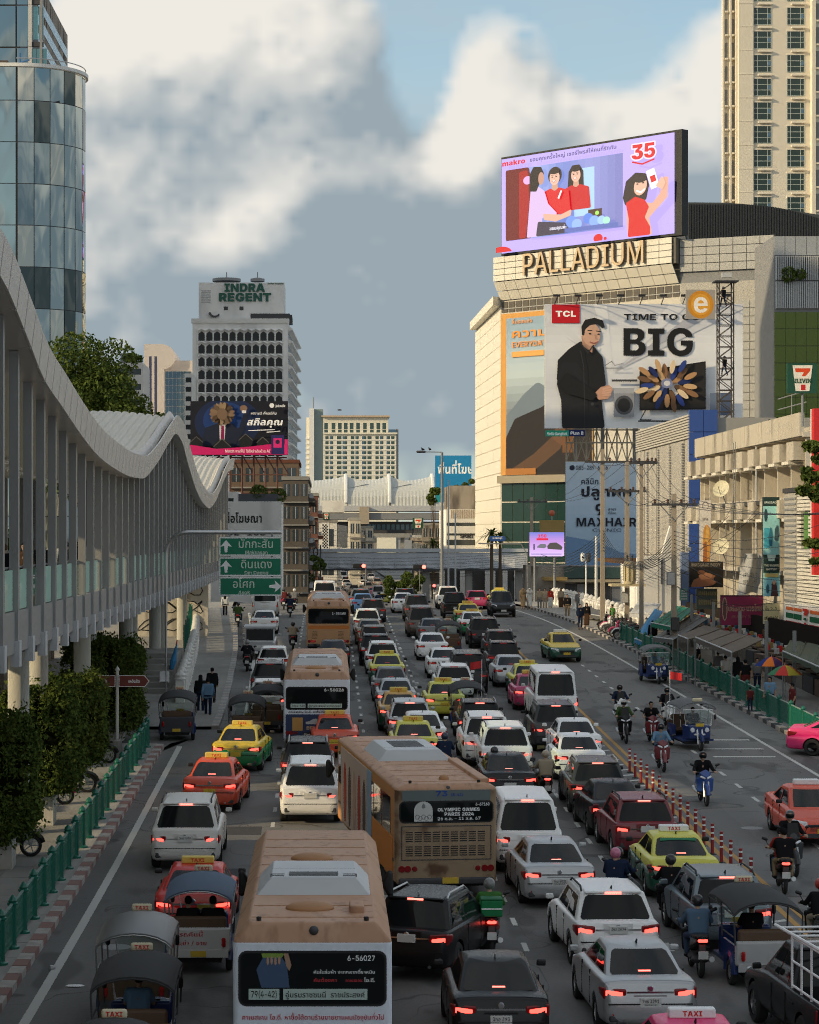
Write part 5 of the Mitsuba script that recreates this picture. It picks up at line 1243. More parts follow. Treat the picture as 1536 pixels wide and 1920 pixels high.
# ------------------------------------------------------------------ three-wheeled taxis
def tuk_proto():
    P = Proto(); N = 9
    def arch(y, h, w, lift=0):
        return [(w * math.sin(t), y, h + lift - (1 - math.cos(t)) * .36) for t in np.linspace(-1.25, 1.25, N)]
    g = []
    for y, h in ((.02, 1.78), (.5, 1.86), (1.2, 1.90), (1.8, 1.90), (2.25, 1.84)):
        g += arch(y, h, .80)
    f = [[i * N + j, (i + 1) * N + j, (i + 1) * N + j + 1, i * N + j + 1] for i in range(4) for j in range(N - 1)]
    up = np.array(g); lo = up - (0, 0, .03); n = len(up); F2 = f + [[n + q[3], n + q[2], n + q[1], n + q[0]] for q in f]
    for j in range(N - 1):
        F2 += [[j, j + 1, n + j + 1, n + j], [4 * N + j + 1, 4 * N + j, n + 4 * N + j, n + 4 * N + j + 1]]
    for i in range(4):
        F2 += [[(i + 1) * N, i * N, n + i * N, n + (i + 1) * N], [i * N + N - 1, (i + 1) * N + N - 1, n + (i + 1) * N + N - 1, n + i * N + N - 1]]
    P.put('canopy', (np.vstack([up, lo]), np.array(F2)), 'CANOPY', 35)
    m = MB()
    for y, h in ((.04, 1.74), (1.15, 1.86), (2.22, 1.80)):
        m.tube(arch(y, h, .79), .022, 6)
        for sx in (-1, 1):
            m.tube([(sx * .75, y, h - .26), (sx * .72, y, .9)], .02, 6)
    for sx in (-1, 1):
        m.tube([(sx * .75, .04, 1.50), (sx * .75, 2.2, 1.55)], .018, 6); m.tube([(sx * .74, .1, 1.05), (sx * .74, 1.0, 1.05)], .018, 6)
    P.put('canopy_frame', m, 'FRAME', 40)
    P.put('rear_panel', mfl(hull([(sx * .66, y, z) for sx in (-1, 1) for y in (.06, .12) for z in (.52, .92)], .05, 8)), 'BACK', 30)
    P.put('lamp_panel', MB().box(-.66, .66, -.01, .03, .36, .52), 'BACK2')
    P.put('tub', MB().box(-.70, -.64, .1, 1.2, .40, .86).box(.64, .70, .1, 1.2, .40, .86).box(-.66, .66, .1, 2.2, .34, .42), 'COWL')
    P.put('bench', mfl(hull([(sx * .55, y, .62) for sx in (-1, 1) for y in (.3, .75)], .07, 8) + hull([(sx * .55, .25, z) for sx in (-1, 1) for z in (.68, 1.12)], .07, 8)), 'SEAT', 30)
    P.put('driver_seat', mfl(hull([(sx * .22, y, .66) for sx in (-1, 1) for y in (1.25, 1.5)], .07, 8)), 'SEAT', 30)
    P.put('cowl', mfl(hull([(sx * .52, 2.0, z) for sx in (-1, 1) for z in (.42, .92)] + [(sx * .38, 2.42, z) for sx in (-1, 1) for z in (.50, .90)], .06, 10)), 'COWL', 30)
    P.put('windscreen', MB().add([[-.5, 2.26, 1.0], [.5, 2.26, 1.0], [.56, 2.2, 1.55], [-.56, 2.2, 1.55]], [[0, 1, 2, 3]]), PANE); P.put('windscreen_frame', MB().tube([(-.52, 2.27, .95), (-.6, 2.21, 1.55), (.6, 2.21, 1.55), (.52, 2.27, .95), (-.52, 2.27, .95)], .022, 6), SWHITE)
    for sx in (-1, 1):
        k = P.put('wheel', MB().lathe([(.16, -.07), (.24, -.07), (.27, -.04), (.27, .04), (.24, .07), (.16, .07)], (sx * .66, .55, .27), (1, 0, 0), 18), RUB, 40); P.put(k + '__rim', MB().lathe([(.16, sx * .05), (.12, sx * .06), (.001, sx * .03)], (sx * .66, .55, .27), (1, 0, 0), 14), STEEL)
        P.put('mudguard', MB().tube([(sx * .68, .55 + .34 * math.cos(t), .30 + .34 * math.sin(t)) for t in np.linspace(-.1, 3.2, 9)], .085, 6), 'GUARD', 40)
        P.put('tail_light', mfl(hull([(sx * .56, -.02, z) for z in (.62, .74)], .045, 8)), LAMPR, 30); P.put('headlight', MB().lathe([(.001, .07), (.085, .06), (.095, 0), (.06, -.08)], (sx * .30, 2.46, .80), (0, 1, 0), 14), LAMPW); P.put('mirror', mfl(hull([(sx * .72, 2.2, 1.2), (sx * .72, 2.2, 1.32)], .05, 8)), BLACK, 30)
    k = P.put('wheel', MB().lathe([(.16, -.06), (.24, -.06), (.27, -.03), (.27, .03), (.24, .06), (.16, .06)], (0, 2.62, .27), (1, 0, 0), 18), RUB, 40); P.put(k + '__rim', MB().lathe([(.16, .05), (.001, .05)], (0, 2.62, .27), (1, 0, 0), 14).lathe([(.16, -.05), (.001, -.05)], (0, 2.62, .27), (1, 0, 0), 14), STEEL)
    P.put('fork', MB().tube([(-.1, 2.62, .27), (-.1, 2.44, .86)], .035, 6).tube([(.1, 2.62, .27), (.1, 2.44, .86)], .035, 6), SWHITE, 40); P.put('front_mudguard', MB().tube([(0, 2.62 + .32 * math.cos(t), .29 + .32 * math.sin(t)) for t in np.linspace(.3, 2.6, 8)], .08, 6), 'COWL', 40)
    P.put('handlebar', MB().tube([(-.36, 1.85, 1.02), (0, 2.0, 1.0), (.36, 1.85, 1.02)], .02, 6), BLACK, 40)
    P.put('number_plate', MB().box(-.17, .17, -.03, -.01, .38, .50), PLATEY); P.put('front_plate', MB().box(-.17, .17, 2.48, 2.5, .93, 1.05), PLATEY)
    P.put('roof_sign', mfl(hull([(sx * .17, 2.1, z) for sx in (-1, 1) for z in (1.88, 1.95)], .04, 8)), 'SIGN', 30)
    P.append(('roof_sign__lettering', mikit.ply(MB().prism(centre(text('TAXI', .075, 800), 0, 0), (0, 2.056, 1.915), (1, 0, 0), (0, 0, 1), .004).mesh()), RED)); P.put('underbody', MB().box(-.5, .5, .2, 2.1, .22, .36), BLACK); P.put('horn_cluster', mfl(hull([(sx * .2, 2.46, .62) for sx in (-1, 1)], .05, 8)), CHROME, 30)
    return P


TUK = tuk_proto()
CANV = {'black': M('canvas_black', (.030, .030, .031), .75), 'silver': M('canvas_silver', (.20, .20, .20), .4, .4), 'blue': M('canvas_blue', (.075, .11, .17), .7), 'grey': M('canvas_grey', (.11, .115, .12), .7)}


def tuk(px, py, label, canopy='black', back=None, cowl='tukblue', yaw=0.0, oncoming=False, sign=True, scale=1.0, flag=False):
    m = ground_frame(px, py, math.radians(yaw)) @ np.diag([.93 * scale, scale, .985 * scale, 1])
    if oncoming:
        m = m @ rotz(math.pi) @ tr((0, -2.85, 0))
    k = thing('three_wheeled_taxi', label, 'tuk-tuk')
    stamp([e for e in TUK if sign or not e[0].startswith('roof_sign')], k, m, {'CANOPY': CANV[canopy], 'FRAME': STEEL if canopy != 'black' else DARK, 'BACK': back or M('seat_brown', (.10, .055, .03), .6), 'BACK2': back or DARK, 'COWL': paint(cowl), 'SEAT': M('seat_brown', (.10, .055, .03), .6), 'GUARD': paint(cowl), 'SIGN': M('sign_cream', (.62, .55, .38), .6)})
    if flag:
        q = np.linspace(0, 1, 8); stick(k, 'flag_pole', MB().tube([(.6, .1, 1.0), (.6, .1, 2.9)], .014, 5), m, SWHITE)
        stick(k, 'flag', MB().add([[.6 - .5 * t, .1 + .03 * math.sin(7 * t), 2.85 - h - .08 * t] for t in q for h in (0, .3)], [[2 * i, 2 * i + 2, 2 * i + 3, 2 * i + 1] for i in range(7)]), m, RED)
    return k, m


TUKS = []
k, m = tuk(248, 2029, 'black roofed tuk-tuk nearest the lower left corner', 'black'); TUKS.append(('sit', m, 'driver in a light shirt inside the nearest tuk-tuk', 'light'))
tuk(190, 2205, 'tuk-tuk at the lower left corner of which only the yellow roof sign shows', 'black')
k, m = tuk(250, 1928, 'tuk-tuk with a worn silver roof second from the lower left corner', 'silver')
WPAN = M('tuk_panel_white', (.55, .55, .54), .6)
k, m = tuk(372, 1828, 'tuk-tuk with a blue roof and a white rent notice on its back', 'blue', WPAN, 'tukblue', 0); TUKS += [('sit', m @ tr((-.25, -.95, 0)), 'dark haired passenger on the left in the blue roofed tuk-tuk', 'dark'), ('sit', m @ tr((.3, -.95, 0)), 'passenger in black on the right in the blue roofed tuk-tuk', 'dark')]
for tx, a, b, z, h in (('รถคันนี้', -.42, .10, .80, .09), ('ให้เช่า / ขาย', -.55, .18, .62, .09)):
    stick(k, 'lettering', MB().flat(affinity.translate(text(tx, h, 700, width=b - a), a, z), (0, .004, 0), (1, 0, 0), (0, 0, 1)), m, M('print_red', (.45, .03, .04), .7))
tuk(462, 1400, 'tuk-tuk with a brown back ahead of the yellow and green taxi', 'black', M('tuk_back_tan', (.35, .22, .13), .6)); tuk(500, 1376, 'dark tuk-tuk ahead of the brown backed one', 'black'); tuk(331, 1390, 'empty tuk-tuk waiting in the mouth of the side lane below the ramp', 'black', M('tuk_dark_panel', (.05, .05, .06), .5))
tuk(843, 1228, 'small dark tuk-tuk among the cars of the fourth lane', 'black'); k, m = tuk(878, 1368, 'tuk-tuk with a red flag among the cars of the fourth lane', 'black', flag=True)
k, m = tuk(1442, 1856, 'open tuk-tuk with a black roof beside the black pickup at the right edge', 'black', M('tuk_panel_pale', (.42, .42, .42), .5), yaw=4); TUKS.append(('sit', m, 'driver in dark clothes inside the open tuk-tuk at the right edge', 'dark'))
k, m = tuk(1237, 1284, 'blue tuk-tuk coming towards the camera along the right kerb', 'grey', oncoming=True, cowl='tukblue', sign=False); TUKS.append(('sit', m, 'driver inside the far oncoming blue tuk-tuk', 'light'))
k, m = tuk(1317, 1410, 'nearer blue tuk-tuk with a scalloped roof coming towards the camera', 'grey', oncoming=True, cowl='tukblue', flag=True, yaw=6); TUKS.append(('sit', m, 'driver inside the nearer oncoming blue tuk-tuk', 'dark'))

# ------------------------------------------------------------------ people
def bones(J, B):
    out = []
    for a, b, ra, rb in B:
        out.append(m3.Manifold.batch_hull([m3.Manifold.sphere(ra, 10).translate([float(x) for x in J[a]]), m3.Manifold.sphere(rb, 10).translate([float(x) for x in J[b]])]))
    return out


def smoothed(parts, el=.045, it=6):
    m = m3.Manifold.batch_boolean(parts, m3.OpType.Add).refine_to_length(el); v, f = mfl(m); t = trimesh.Trimesh(v, f, process=False); trimesh.smoothing.filter_taubin(t, iterations=it); return (np.array(t.vertices), f)


POSES = {}
base = dict(pel=(0, 0, .93), che=(0, .01, 1.25), nek=(0, .0, 1.42), hed=(0, .025, 1.56), shl=(-.18, 0, 1.37), shr=(.18, 0, 1.37), ell=(-.235, -.03, 1.10), elr=(.235, -.03, 1.10), hal=(-.24, .07, .88), har=(.24, .07, .88), hil=(-.09, 0, .90), hir=(.09, 0, .90), knl=(-.10, .03, .49), knr=(.10, .03, .49), anl=(-.10, -.02, .09), anr=(.10, -.02, .09), tol=(-.115, .12, .035), tor=(.115, .12, .035))
POSES['stand'] = dict(base)
POSES['walk'] = {**base, 'knl': (-.10, .20, .52), 'anl': (-.10, .26, .11), 'tol': (-.11, .41, .07), 'knr': (.10, -.03, .49), 'anr': (.10, -.28, .14), 'tor': (.11, -.16, .04), 'ell': (-.23, -.14, 1.11), 'hal': (-.23, -.12, .87), 'elr': (.23, .08, 1.11), 'har': (.22, .24, .93)}
POSES['ride'] = {**base, 'pel': (0, .58, .84), 'che': (0, .64, 1.16), 'nek': (0, .68, 1.33), 'hed': (0, .72, 1.475), 'shl': (-.19, .66, 1.28), 'shr': (.19, .66, 1.28), 'ell': (-.30, .84, 1.07), 'elr': (.30, .84, 1.07), 'hal': (-.33, 1.12, 1.05), 'har': (.33, 1.12, 1.05), 'hil': (-.10, .60, .83), 'hir': (.10, .60, .83), 'knl': (-.19, 1.02, .74), 'knr': (.19, 1.02, .74), 'anl': (-.17, .98, .36), 'anr': (.17, .98, .36), 'tol': (-.18, 1.14, .31), 'tor': (.18, 1.14, .31)}
POSES['pillion'] = {a: (x * .98, y - .32, z + .03) for a, (x, y, z) in POSES['ride'].items()}
POSES['pillion'].update(ell=(-.26, .45, 1.10), elr=(.26, .45, 1.10), hal=(-.17, .62, 1.02), har=(.17, .62, 1.02), anl=(-.20, .58, .40), anr=(.20, .58, .40), tol=(-.21, .73, .36), tor=(.21, .73, .36), knl=(-.20, .66, .77), knr=(.20, .66, .77))
POSES['sit'] = {**POSES['ride'], **{a: (x, y + .72, z - .02) for a, (x, y, z) in POSES['ride'].items()}}
POSES['sit'].update(hal=(-.22, 1.80, 1.0), har=(.22, 1.80, 1.0), ell=(-.26, 1.55, 1.02), elr=(.26, 1.55, 1.02))
PEOPLE = {}


def hand(J, s):
    e, h = np.array(J['el' + s], float), np.array(J['ha' + s], float); d = nrm(h - e); side = nrm(np.cross(d, (0, 0, 1))) if abs(d[2]) < .9 else np.array([1.0, 0, 0]); dn = nrm(np.cross(side, d)) * (-1 if np.cross(side, d)[2] > 0 else 1)
    sg = -1 if s == 'l' else 1
    p = [m3.Manifold.batch_hull([m3.Manifold.sphere(.017, 8).translate((h + d * a + side * b).tolist()) for a in (.01, .075) for b in (-.024, .024)])]
    for i in range(4):
        b = (-.03 + .02 * i); L = (.058, .068, .064, .05)[i]; q0 = h + d * .082 + side * b; q1 = q0 + d * L * .5 + dn * .012; q2 = q1 + d * L * .25 + dn * L * .5
        p += [m3.Manifold.batch_hull([m3.Manifold.sphere(.0095, 6).translate(x.tolist()) for x in (a, c)]) for a, c in ((q0, q1), (q1, q2))]
    t0 = h + d * .02 - side * .028 * sg; t1 = t0 - side * .026 * sg + d * .035; t2 = t1 + d * .025 + dn * .015
    p += [m3.Manifold.batch_hull([m3.Manifold.sphere(.0105, 6).translate(x.tolist()) for x in (a, c)]) for a, c in ((t0, t1), (t1, t2))]
    return p


def person_proto(pose, sleeves, hairk, skirt=False):
    J = {a: np.array(b, float) for a, b in POSES[pose].items()}; P = Proto(); S = lambda r, c, sc=(1, 1, 1): m3.Manifold.sphere(r, 14).scale(list(sc)).translate([float(x) for x in c])
    J['wl'] = J['pel'] + (-.095, 0, 0); J['wr'] = J['pel'] + (.095, 0, 0)
    body = bones(J, [('nek', 'hed', .052, .06), ('shl', 'shr', .062, .062), ('che', 'nek', .10, .055), ('shl', 'ell', .050, .040), ('ell', 'hal', .040, .027), ('shr', 'elr', .050, .040), ('elr', 'har', .040, .027), ('hil', 'knl', .075, .050), ('knl', 'anl', .05, .034), ('anl', 'tol', .035, .025), ('hir', 'knr', .075, .05), ('knr', 'anr', .05, .034), ('anr', 'tor', .035, .025), ('wl', 'wr', .10, .10)])
    body.append(m3.Manifold.batch_hull([S(.075, J['shl'] * .8 + J['che'] * .2), S(.075, J['shr'] * .8 + J['che'] * .2), S(.09, J['wl']), S(.09, J['wr'])]))
    h = J['hed']; body += [S(1, h + (0, .0, .01), (.074, .092, .105)), S(.05, h + (0, .035, -.065), (1, 1, .8))]
    v, f = smoothed(body); extra = m3.Manifold.batch_boolean(hand(J, 'l') + hand(J, 'r') + [S(.014, h + (0, .095, -.015), (.9, 1.3, 1.2)), S(.016, h + (-.076, 0, 0), (.5, .8, 1.5)), S(.016, h + (.076, 0, 0), (.5, .8, 1.5))], m3.OpType.Add); v2, f2 = mfl(extra)
    P.put('body', (np.vstack([v, v2]), np.vstack([f, f2 + len(v)])), 'SKIN', True)
    for sx in (-1, 1):
        P.put('eye', mfl(S(.010, h + (sx * .030, .087, .012))), BLACK, True)
    P.put('mouth', mfl(S(1, h + (0, .088, -.052), (.022, .008, .006))), M('lips', (.30, .09, .08), .6), True)
    top = [('shl', 'shr', .075, .075), ('shl', 'ell', .066, .056 if sleeves else .062), ('shr', 'elr', .066, .056 if sleeves else .062)]
    if sleeves == 'long':
        top += [('ell', 'hal', .054, .042), ('elr', 'har', .054, .042)]
    else:
        J['s1'] = J['shl'] * .35 + J['ell'] * .65; J['s2'] = J['shr'] * .35 + J['elr'] * .65; top[1] = ('shl', 's1', .066, .066); top[2] = ('shr', 's2', .066, .066)
    sh = bones(J, top); sh.append(m3.Manifold.batch_hull([S(.088, J['shl'] * .8 + J['che'] * .2), S(.088, J['shr'] * .8 + J['che'] * .2), S(.105, J['wl']), S(.105, J['wr']), S(.10, J['wl'] + (0, 0, -.04)), S(.10, J['wr'] + (0, 0, -.04))]))
    P.put('shirt', smoothed(sh, .05, 4), 'SHIRT', True)
    if skirt:
        tr_ = [m3.Manifold.batch_hull([S(.115, J['wl']), S(.115, J['wr']), S(.09, J['knl'] * .5 + J['anl'] * .5), S(.09, J['knr'] * .5 + J['anr'] * .5)])]
    else:
        J['pl'] = J['knl'] * .12 + J['anl'] * .88; J['p2'] = J['knr'] * .12 + J['anr'] * .88
        tr_ = bones(J, [('wl', 'wr', .112, .112), ('hil', 'knl', .092, .068), ('knl', 'pl', .068, .058), ('hir', 'knr', .092, .068), ('knr', 'p2', .068, .058)])
    P.put('trousers', smoothed(tr_, .05, 4), 'LEGS', True)
    P.put('shoes', mfl(m3.Manifold.batch_boolean([m3.Manifold.batch_hull([S(.043, J['an' + s] + (0, -.02, -.03)), S(.035, J['to' + s])]) for s in 'lr'], m3.OpType.Add)), 'SHOES', True)
    if hairk == 'helmet':
        hm = S(1, h + (0, -.005, .035), (.128, .145, .135)) - m3.Manifold.cube([.4, .3, .4], True).translate([float(h[0]), float(h[1] + .20), float(h[2] - .06)]) - m3.Manifold.cube([.5, .5, .3], True).translate([float(h[0]), float(h[1]), float(h[2] - .24)])
        P.put('helmet', mfl(hm), 'HAT', 40); P.put('visor', mfl((S(1, h + (0, .0, .03), (.122, .138, .126)) ^ m3.Manifold.cube([.22, .2, .10], True).translate([float(h[0]), float(h[1] + .12), float(h[2] + .015)]))), GLASS, 40)
    elif hairk == 'long':
        P.put('hair', mfl(S(1, h + (0, -.02, .03), (.092, .10, .108)) + m3.Manifold.batch_hull([S(.085, h + (0, -.04, 0)), S(.06, h + (-.05, -.06, -.24)), S(.06, h + (.05, -.06, -.24))]) - m3.Manifold.cube([.3, .2, .22], True).translate([float(h[0]), float(h[1] + .14), float(h[2] - .06)])), 'HAT', True)
    elif hairk == 'veil':
        P.put('veil', mfl(m3.Manifold.batch_hull([S(.112, h + (0, -.02, .02)), S(.20, J['che'] + (0, -.01, .10)), S(.12, J['shl']), S(.12, J['shr'])]) - S(.085, h + (0, .11, -.01))), 'HAT', True)
    else:
        P.put('hair', mfl(S(1, h + (0, -.012, .03), (.086, .10, .10)) - m3.Manifold.cube([.3, .2, .2], True).translate([float(h[0]), float(h[1] + .155), float(h[2] - .035)]) - m3.Manifold.cube([.3, .4, .2], True).translate([float(h[0]), float(h[1]), float(h[2] - .16)])), 'HAT', True)
    return P


CLO = {'white': (.62, .62, .60), 'black': (.016, .016, .018), 'navy': (.02, .03, .06), 'denim': (.10, .16, .24), 'blue': (.16, .28, .42), 'grey': (.18, .18, .18), 'olive': (.06, .10, .035), 'green': (.06, .17, .045), 'beige': (.36, .30, .22), 'maroon': (.14, .03, .03), 'pink': (.52, .16, .26), 'red': (.40, .04, .03), 'brown': (.10, .06, .04), 'jeans': (.06, .09, .15), 'tan': (.28, .20, .12)}
SKINS = [M('skin', (.33, .19, .12), .6), M('skin_b', (.42, .26, .18), .6)]


def cl(c):
    return M('cloth_' + c, CLO[c], .9)


def person(pose, m, label, shirt, legs, hat, hk='short', sleeves='long', skirt=False, shoes='black', group=None):
    key = (pose, sleeves, hk, skirt)
    if key not in PEOPLE:
        PEOPLE[key] = person_proto(*key)
    k = thing('person', label, 'person', group)
    stamp(PEOPLE[key], k, m, {'SKIN': SKINS[len(label) % 2], 'SHIRT': cl(shirt), 'LEGS': cl(legs), 'HAT': M('helmet_' + hat, CLO[hat], .25, 0, .6) if hk == 'helmet' else cl(hat), 'SHOES': cl(shoes)})
    return k


def stand_at(px, py, label, shirt, legs, hat='black', hk='short', face=0, pose='walk', z=.13, sc=1.0, pos=None, **kw):
    p = gp(px, py) if pos is None else np.asarray(pos, float)
    if pos is None:
        p[2] += 0
    return person(pose, tr(p) @ rotz(math.radians(face)) @ np.diag([sc, sc, sc, 1]), label, shirt, legs, hat, hk, **kw)


for pose, m, lb, c in TUKS:
    person(pose, m, lb, {'light': 'blue', 'dark': 'black'}[c], 'navy', 'black', 'short', 'short')


# ------------------------------------------------------------------ motorcycles and their riders
def moto_proto(big=False):
    P = Proto(); w = .16
    for y, nm in ((.28, 'rear'), (1.52, 'front')):
        k = P.put('wheel', MB().lathe([(.21, -.05), (.27, -.05), (.30, -.02), (.30, .02), (.27, .05), (.21, .05)], (0, y, .30), (1, 0, 0), 20), RUB, 40)
        m = MB().lathe([(.22, -.03), (.22, .03), (.19, .03), (.19, -.03), (.22, -.03)], (0, y, .30), (1, 0, 0), 16)
        for i in range(5):
            a = i * 1.2566; m.bar((0, y, .30), (0, y + .2 * math.cos(a), .30 + .2 * math.sin(a)), .03, .03)
        P.put(k + '__rim', m, STEEL)
    P.put('tail_fairing', mfl(hull([(0, .02, .84), (-.10, .10, .74), (.10, .10, .74), (-w, .45, .62), (w, .45, .62), (-.13, .75, .55), (.13, .75, .55), (-.11, .6, .78), (.11, .6, .78)], .05, 10)), 'PAINT', 35)
    P.put('seat', mfl(hull([(-.10, .12, .86), (.10, .12, .86), (-.12, .50, .82), (.12, .50, .82), (-.08, .80, .76), (.08, .80, .76)], .05, 10)), BLACK, 35)
    P.put('floor_frame', mfl(hull([(-.13, .7, .34), (.13, .7, .34), (-.13, 1.1, .34), (.13, 1.1, .34), (0, .5, .5)], .05, 8)), DARK, 35)
    P.put('leg_shield', mfl(hull([(-.20, 1.16, .46), (.20, 1.16, .46), (-.22, 1.18, .82), (.22, 1.18, .82), (0, 1.34, .5), (0, 1.32, .88)], .05, 10)), 'PAINT', 35)
    P.put('headlamp_cowl', mfl(hull([(-.13, 1.18, .98), (.13, 1.18, .98), (0, 1.34, .90), (0, 1.22, 1.06)], .055, 10)), 'PAINT', 35)
    for sx in (-1, 1):
        P.put('headlight', mfl(hull([(sx * .05, 1.375, .86), (sx * .15, 1.31, .90)], .035, 8)), LAMPW, 35); P.put('mirror', mfl(hull([(sx * .36, 1.10, 1.24), (sx * .44, 1.10, 1.27)], .04, 8)), BLACK, 35); P.put('mirror_stem', MB().tube([(sx * .28, 1.12, 1.04), (sx * .38, 1.10, 1.22)], .01, 5), BLACK)
        P.put('fork', MB().tube([(sx * .075, 1.52, .30), (sx * .075, 1.34, .75)], .028, 6), STEEL, 40)
    if big:
        P.put('windshield', MB().add([[-.17, 1.27, 1.0], [.17, 1.27, 1.0], [.13, 1.10, 1.35], [-.13, 1.10, 1.35]], [[0, 1, 2, 3]]), GLASS)
    P.put('front_mudguard', MB().tube([(0, 1.52 + .34 * math.cos(t), .31 + .34 * math.sin(t)) for t in np.linspace(.2, 2.5, 8)], .07, 6), 'PAINT', 40)
    P.put('handlebar', MB().tube([(-.36, 1.08, 1.03), (-.2, 1.15, 1.02), (.2, 1.15, 1.02), (.36, 1.08, 1.03)], .017, 6), DARK, 40)
    P.put('tail_light', mfl(hull([(-.07, -.01, .80), (.07, -.01, .80)], .035, 8)), 'LIT', 35); P.put('rear_mudguard', mfl(hull([(-.06, -.05, .42), (.06, -.05, .42), (-.06, .06, .7), (.06, .06, .7)], .02, 6)), BLACK, 35)
    P.put('number_plate', MB().box(-.10, .10, -.085, -.07, .44, .60), PLATE); P.put('exhaust', MB().tube([(.17, .75, .34), (.19, .35, .36), (.19, .02, .42)], [.03, .055, .06], 10), STEEL, 40); P.put('engine', mfl(hull([(-.1, .4, .36), (.1, .4, .36), (0, .72, .4)], .09, 8)), DARK, 35)
    return P


MOTO = {False: moto_proto(), True: moto_proto(True)}


def moto(px, py, label, col='black', big=False, oncoming=False, yaw=0.0, rider=None, pillion=None, lit=True, pos=None, group=None):
    m = ground_frame(px if pos is None else pos, py, math.radians(yaw))
    if oncoming:
        m = m @ rotz(math.pi) @ tr((0, -1.8, 0))
    k = thing('motor_scooter', label, 'motorcycle', group); stamp(MOTO[big], k, m, {'PAINT': paint(col), 'LIT': (LAMPR, glow((1, .07, .05), .34)) if lit and not oncoming and py > 1400 else LAMPR})
    if rider:
        person('ride', m, *rider)
    if pillion:
        person('pillion', m, *pillion)
    return k, m
H = 'helmet'
k, m = moto(922, 1800, 'red scooter carrying the green courier box in the middle foreground', 'red', rider=('courier in a green striped jacket with a grey helmet on the red scooter', 'green', 'grey', 'grey', H))
bg = thing('courier_box', 'green insulated courier box on the back of the red scooter', 'box')
for nme, me, mt in (('box', mfl(hull([(sx * .20, y, z) for sx in (-1, 1) for y in (.02, .34) for z in (.95, 1.25)], .03, 8)), M('courier_green', (.0, .17, .05), .6)), ('lid', mfl(hull([(sx * .21, y, 1.29) for sx in (-1, 1) for y in (.01, .35)], .025, 8)), M('courier_green_b', (.0, .10, .03), .6)), ('strip', MB().box(-.22, .22, -.022, .0, 1.08, 1.11).mesh(), SWHITE)):
    q = num(bg + '__' + nme); scene[q] = {**mikit.ply(me, mt, smooth=30 if nme != 'strip' else False), 'to_world': T(m @ tr((0, -.06, 0)))}
moto(1318, 1838, 'black scooter of the denim jacket rider between silver saloon and blue grey suv', 'black', rider=('rider in a pale denim jacket and black helmet between the cars on the right', 'denim', 'jeans', 'black', H))
moto(1266, 1745, 'dark scooter behind the yellow and dark green taxi', 'black', rider=('rider all in black with a black helmet behind the yellow and dark green taxi', 'black', 'black', 'black', H))
moto(1148, 1728, 'scooter ahead of the white crossover carrying two', 'navy' if False else 'black', yaw=-18, rider=('front rider with a black helmet ahead of the white crossover', 'navy', 'black', 'black', H), pillion=('passenger with a pink helmet ahead of the white crossover', 'navy', 'black', 'pink', H))
moto(1027, 1508, 'scooter between the black sedan and the dark grey suv', 'darkgrey', rider=('rider in beige with a pale helmet between the black sedan and the dark grey suv', 'beige', 'tan', 'beige', H)); moto(930, 1500, 'scooter behind the white suv with tall lamps', 'black', rider=('rider in black with a glossy black helmet behind the white suv', 'black', 'black', 'black', H)); moto(836, 1468, 'scooter right of the bright yellow taxi hatchback', 'black', rider=('rider in navy with a dark helmet right of the yellow taxi hatchback', 'navy', 'navy', 'navy', H))
moto(463, 1260, 'scooter in the kerb lane left of the white hatchback', 'black', rider=('rider in black in the kerb lane left of the white hatchback', 'black', 'black', 'grey', H)); moto(446, 1176, 'scooter next to the left kerb on the bridge', 'black', rider=('rider in olive next to the left kerb on the bridge', 'olive', 'navy', 'black', H)); moto(549, 1220, 'scooter left of the plain orange bus', 'black', rider=('rider in a beige jacket left of the plain orange bus', 'beige', 'navy', 'black', H)); moto(544, 1158, 'scooter on the bridge left of the orange bus', 'black', rider=('rider in dark clothes on the bridge left of the orange bus', 'navy', 'black', 'black', H)); moto(552, 1136, 'scooter farthest on the bridge left lane', 'darkgrey', rider=('rider with a white helmet farthest on the bridge', 'grey', 'black', 'white', H)); moto(711, 1150, 'scooter between the light blue sedan and the white sedan on the bridge', 'black', rider=('rider in navy between cars on the bridge', 'navy', 'navy', 'black', H)); moto(532, 1140, 'dark red scooter by the minibus on the bridge', 'rose', rider=('rider in maroon by the minibus on the bridge', 'maroon', 'black', 'black', H))
moto(1176, 1396, 'black maxi scooter coming towards the camera, lamps lit', 'black', True, True, rider=('oncoming rider in olive with a white cap helmet on the black maxi scooter', 'olive', 'black', 'white', H)); moto(1168, 1362, 'white scooter following the black maxi scooter', 'white', True, True, rider=('oncoming rider in dark blue behind the black maxi scooter', 'navy', 'black', 'black', H)); moto(1228, 1398, 'dark red scooter whose rider wears no helmet', 'maroon', False, True, rider=('oncoming rider in a black shirt without helmet', 'black', 'black', 'black', 'short', 'short')); moto(1258, 1368, 'white maxi scooter beside the right lane dashes', 'white', True, True, rider=('oncoming rider in black on the white maxi scooter', 'black', 'black', 'black', H)); moto(1247, 1450, 'red scooter nearest of the oncoming group', 'maroon', False, True, rider=('oncoming rider in a light blue shirt on the red scooter', 'blue', 'navy', 'navy', H)); moto(1328, 1514, 'blue scooter coming alone along the right lane', 'navyblue', False, True, rider=('oncoming rider in black on the blue scooter', 'black', 'jeans', 'black', H)); moto(1496, 1648, 'dark maxi scooter with blue light coming at the right edge', 'darkgrey', True, True, rider=('oncoming rider in black at the right edge in front of the orange red taxi', 'black', 'black', 'grey', H))
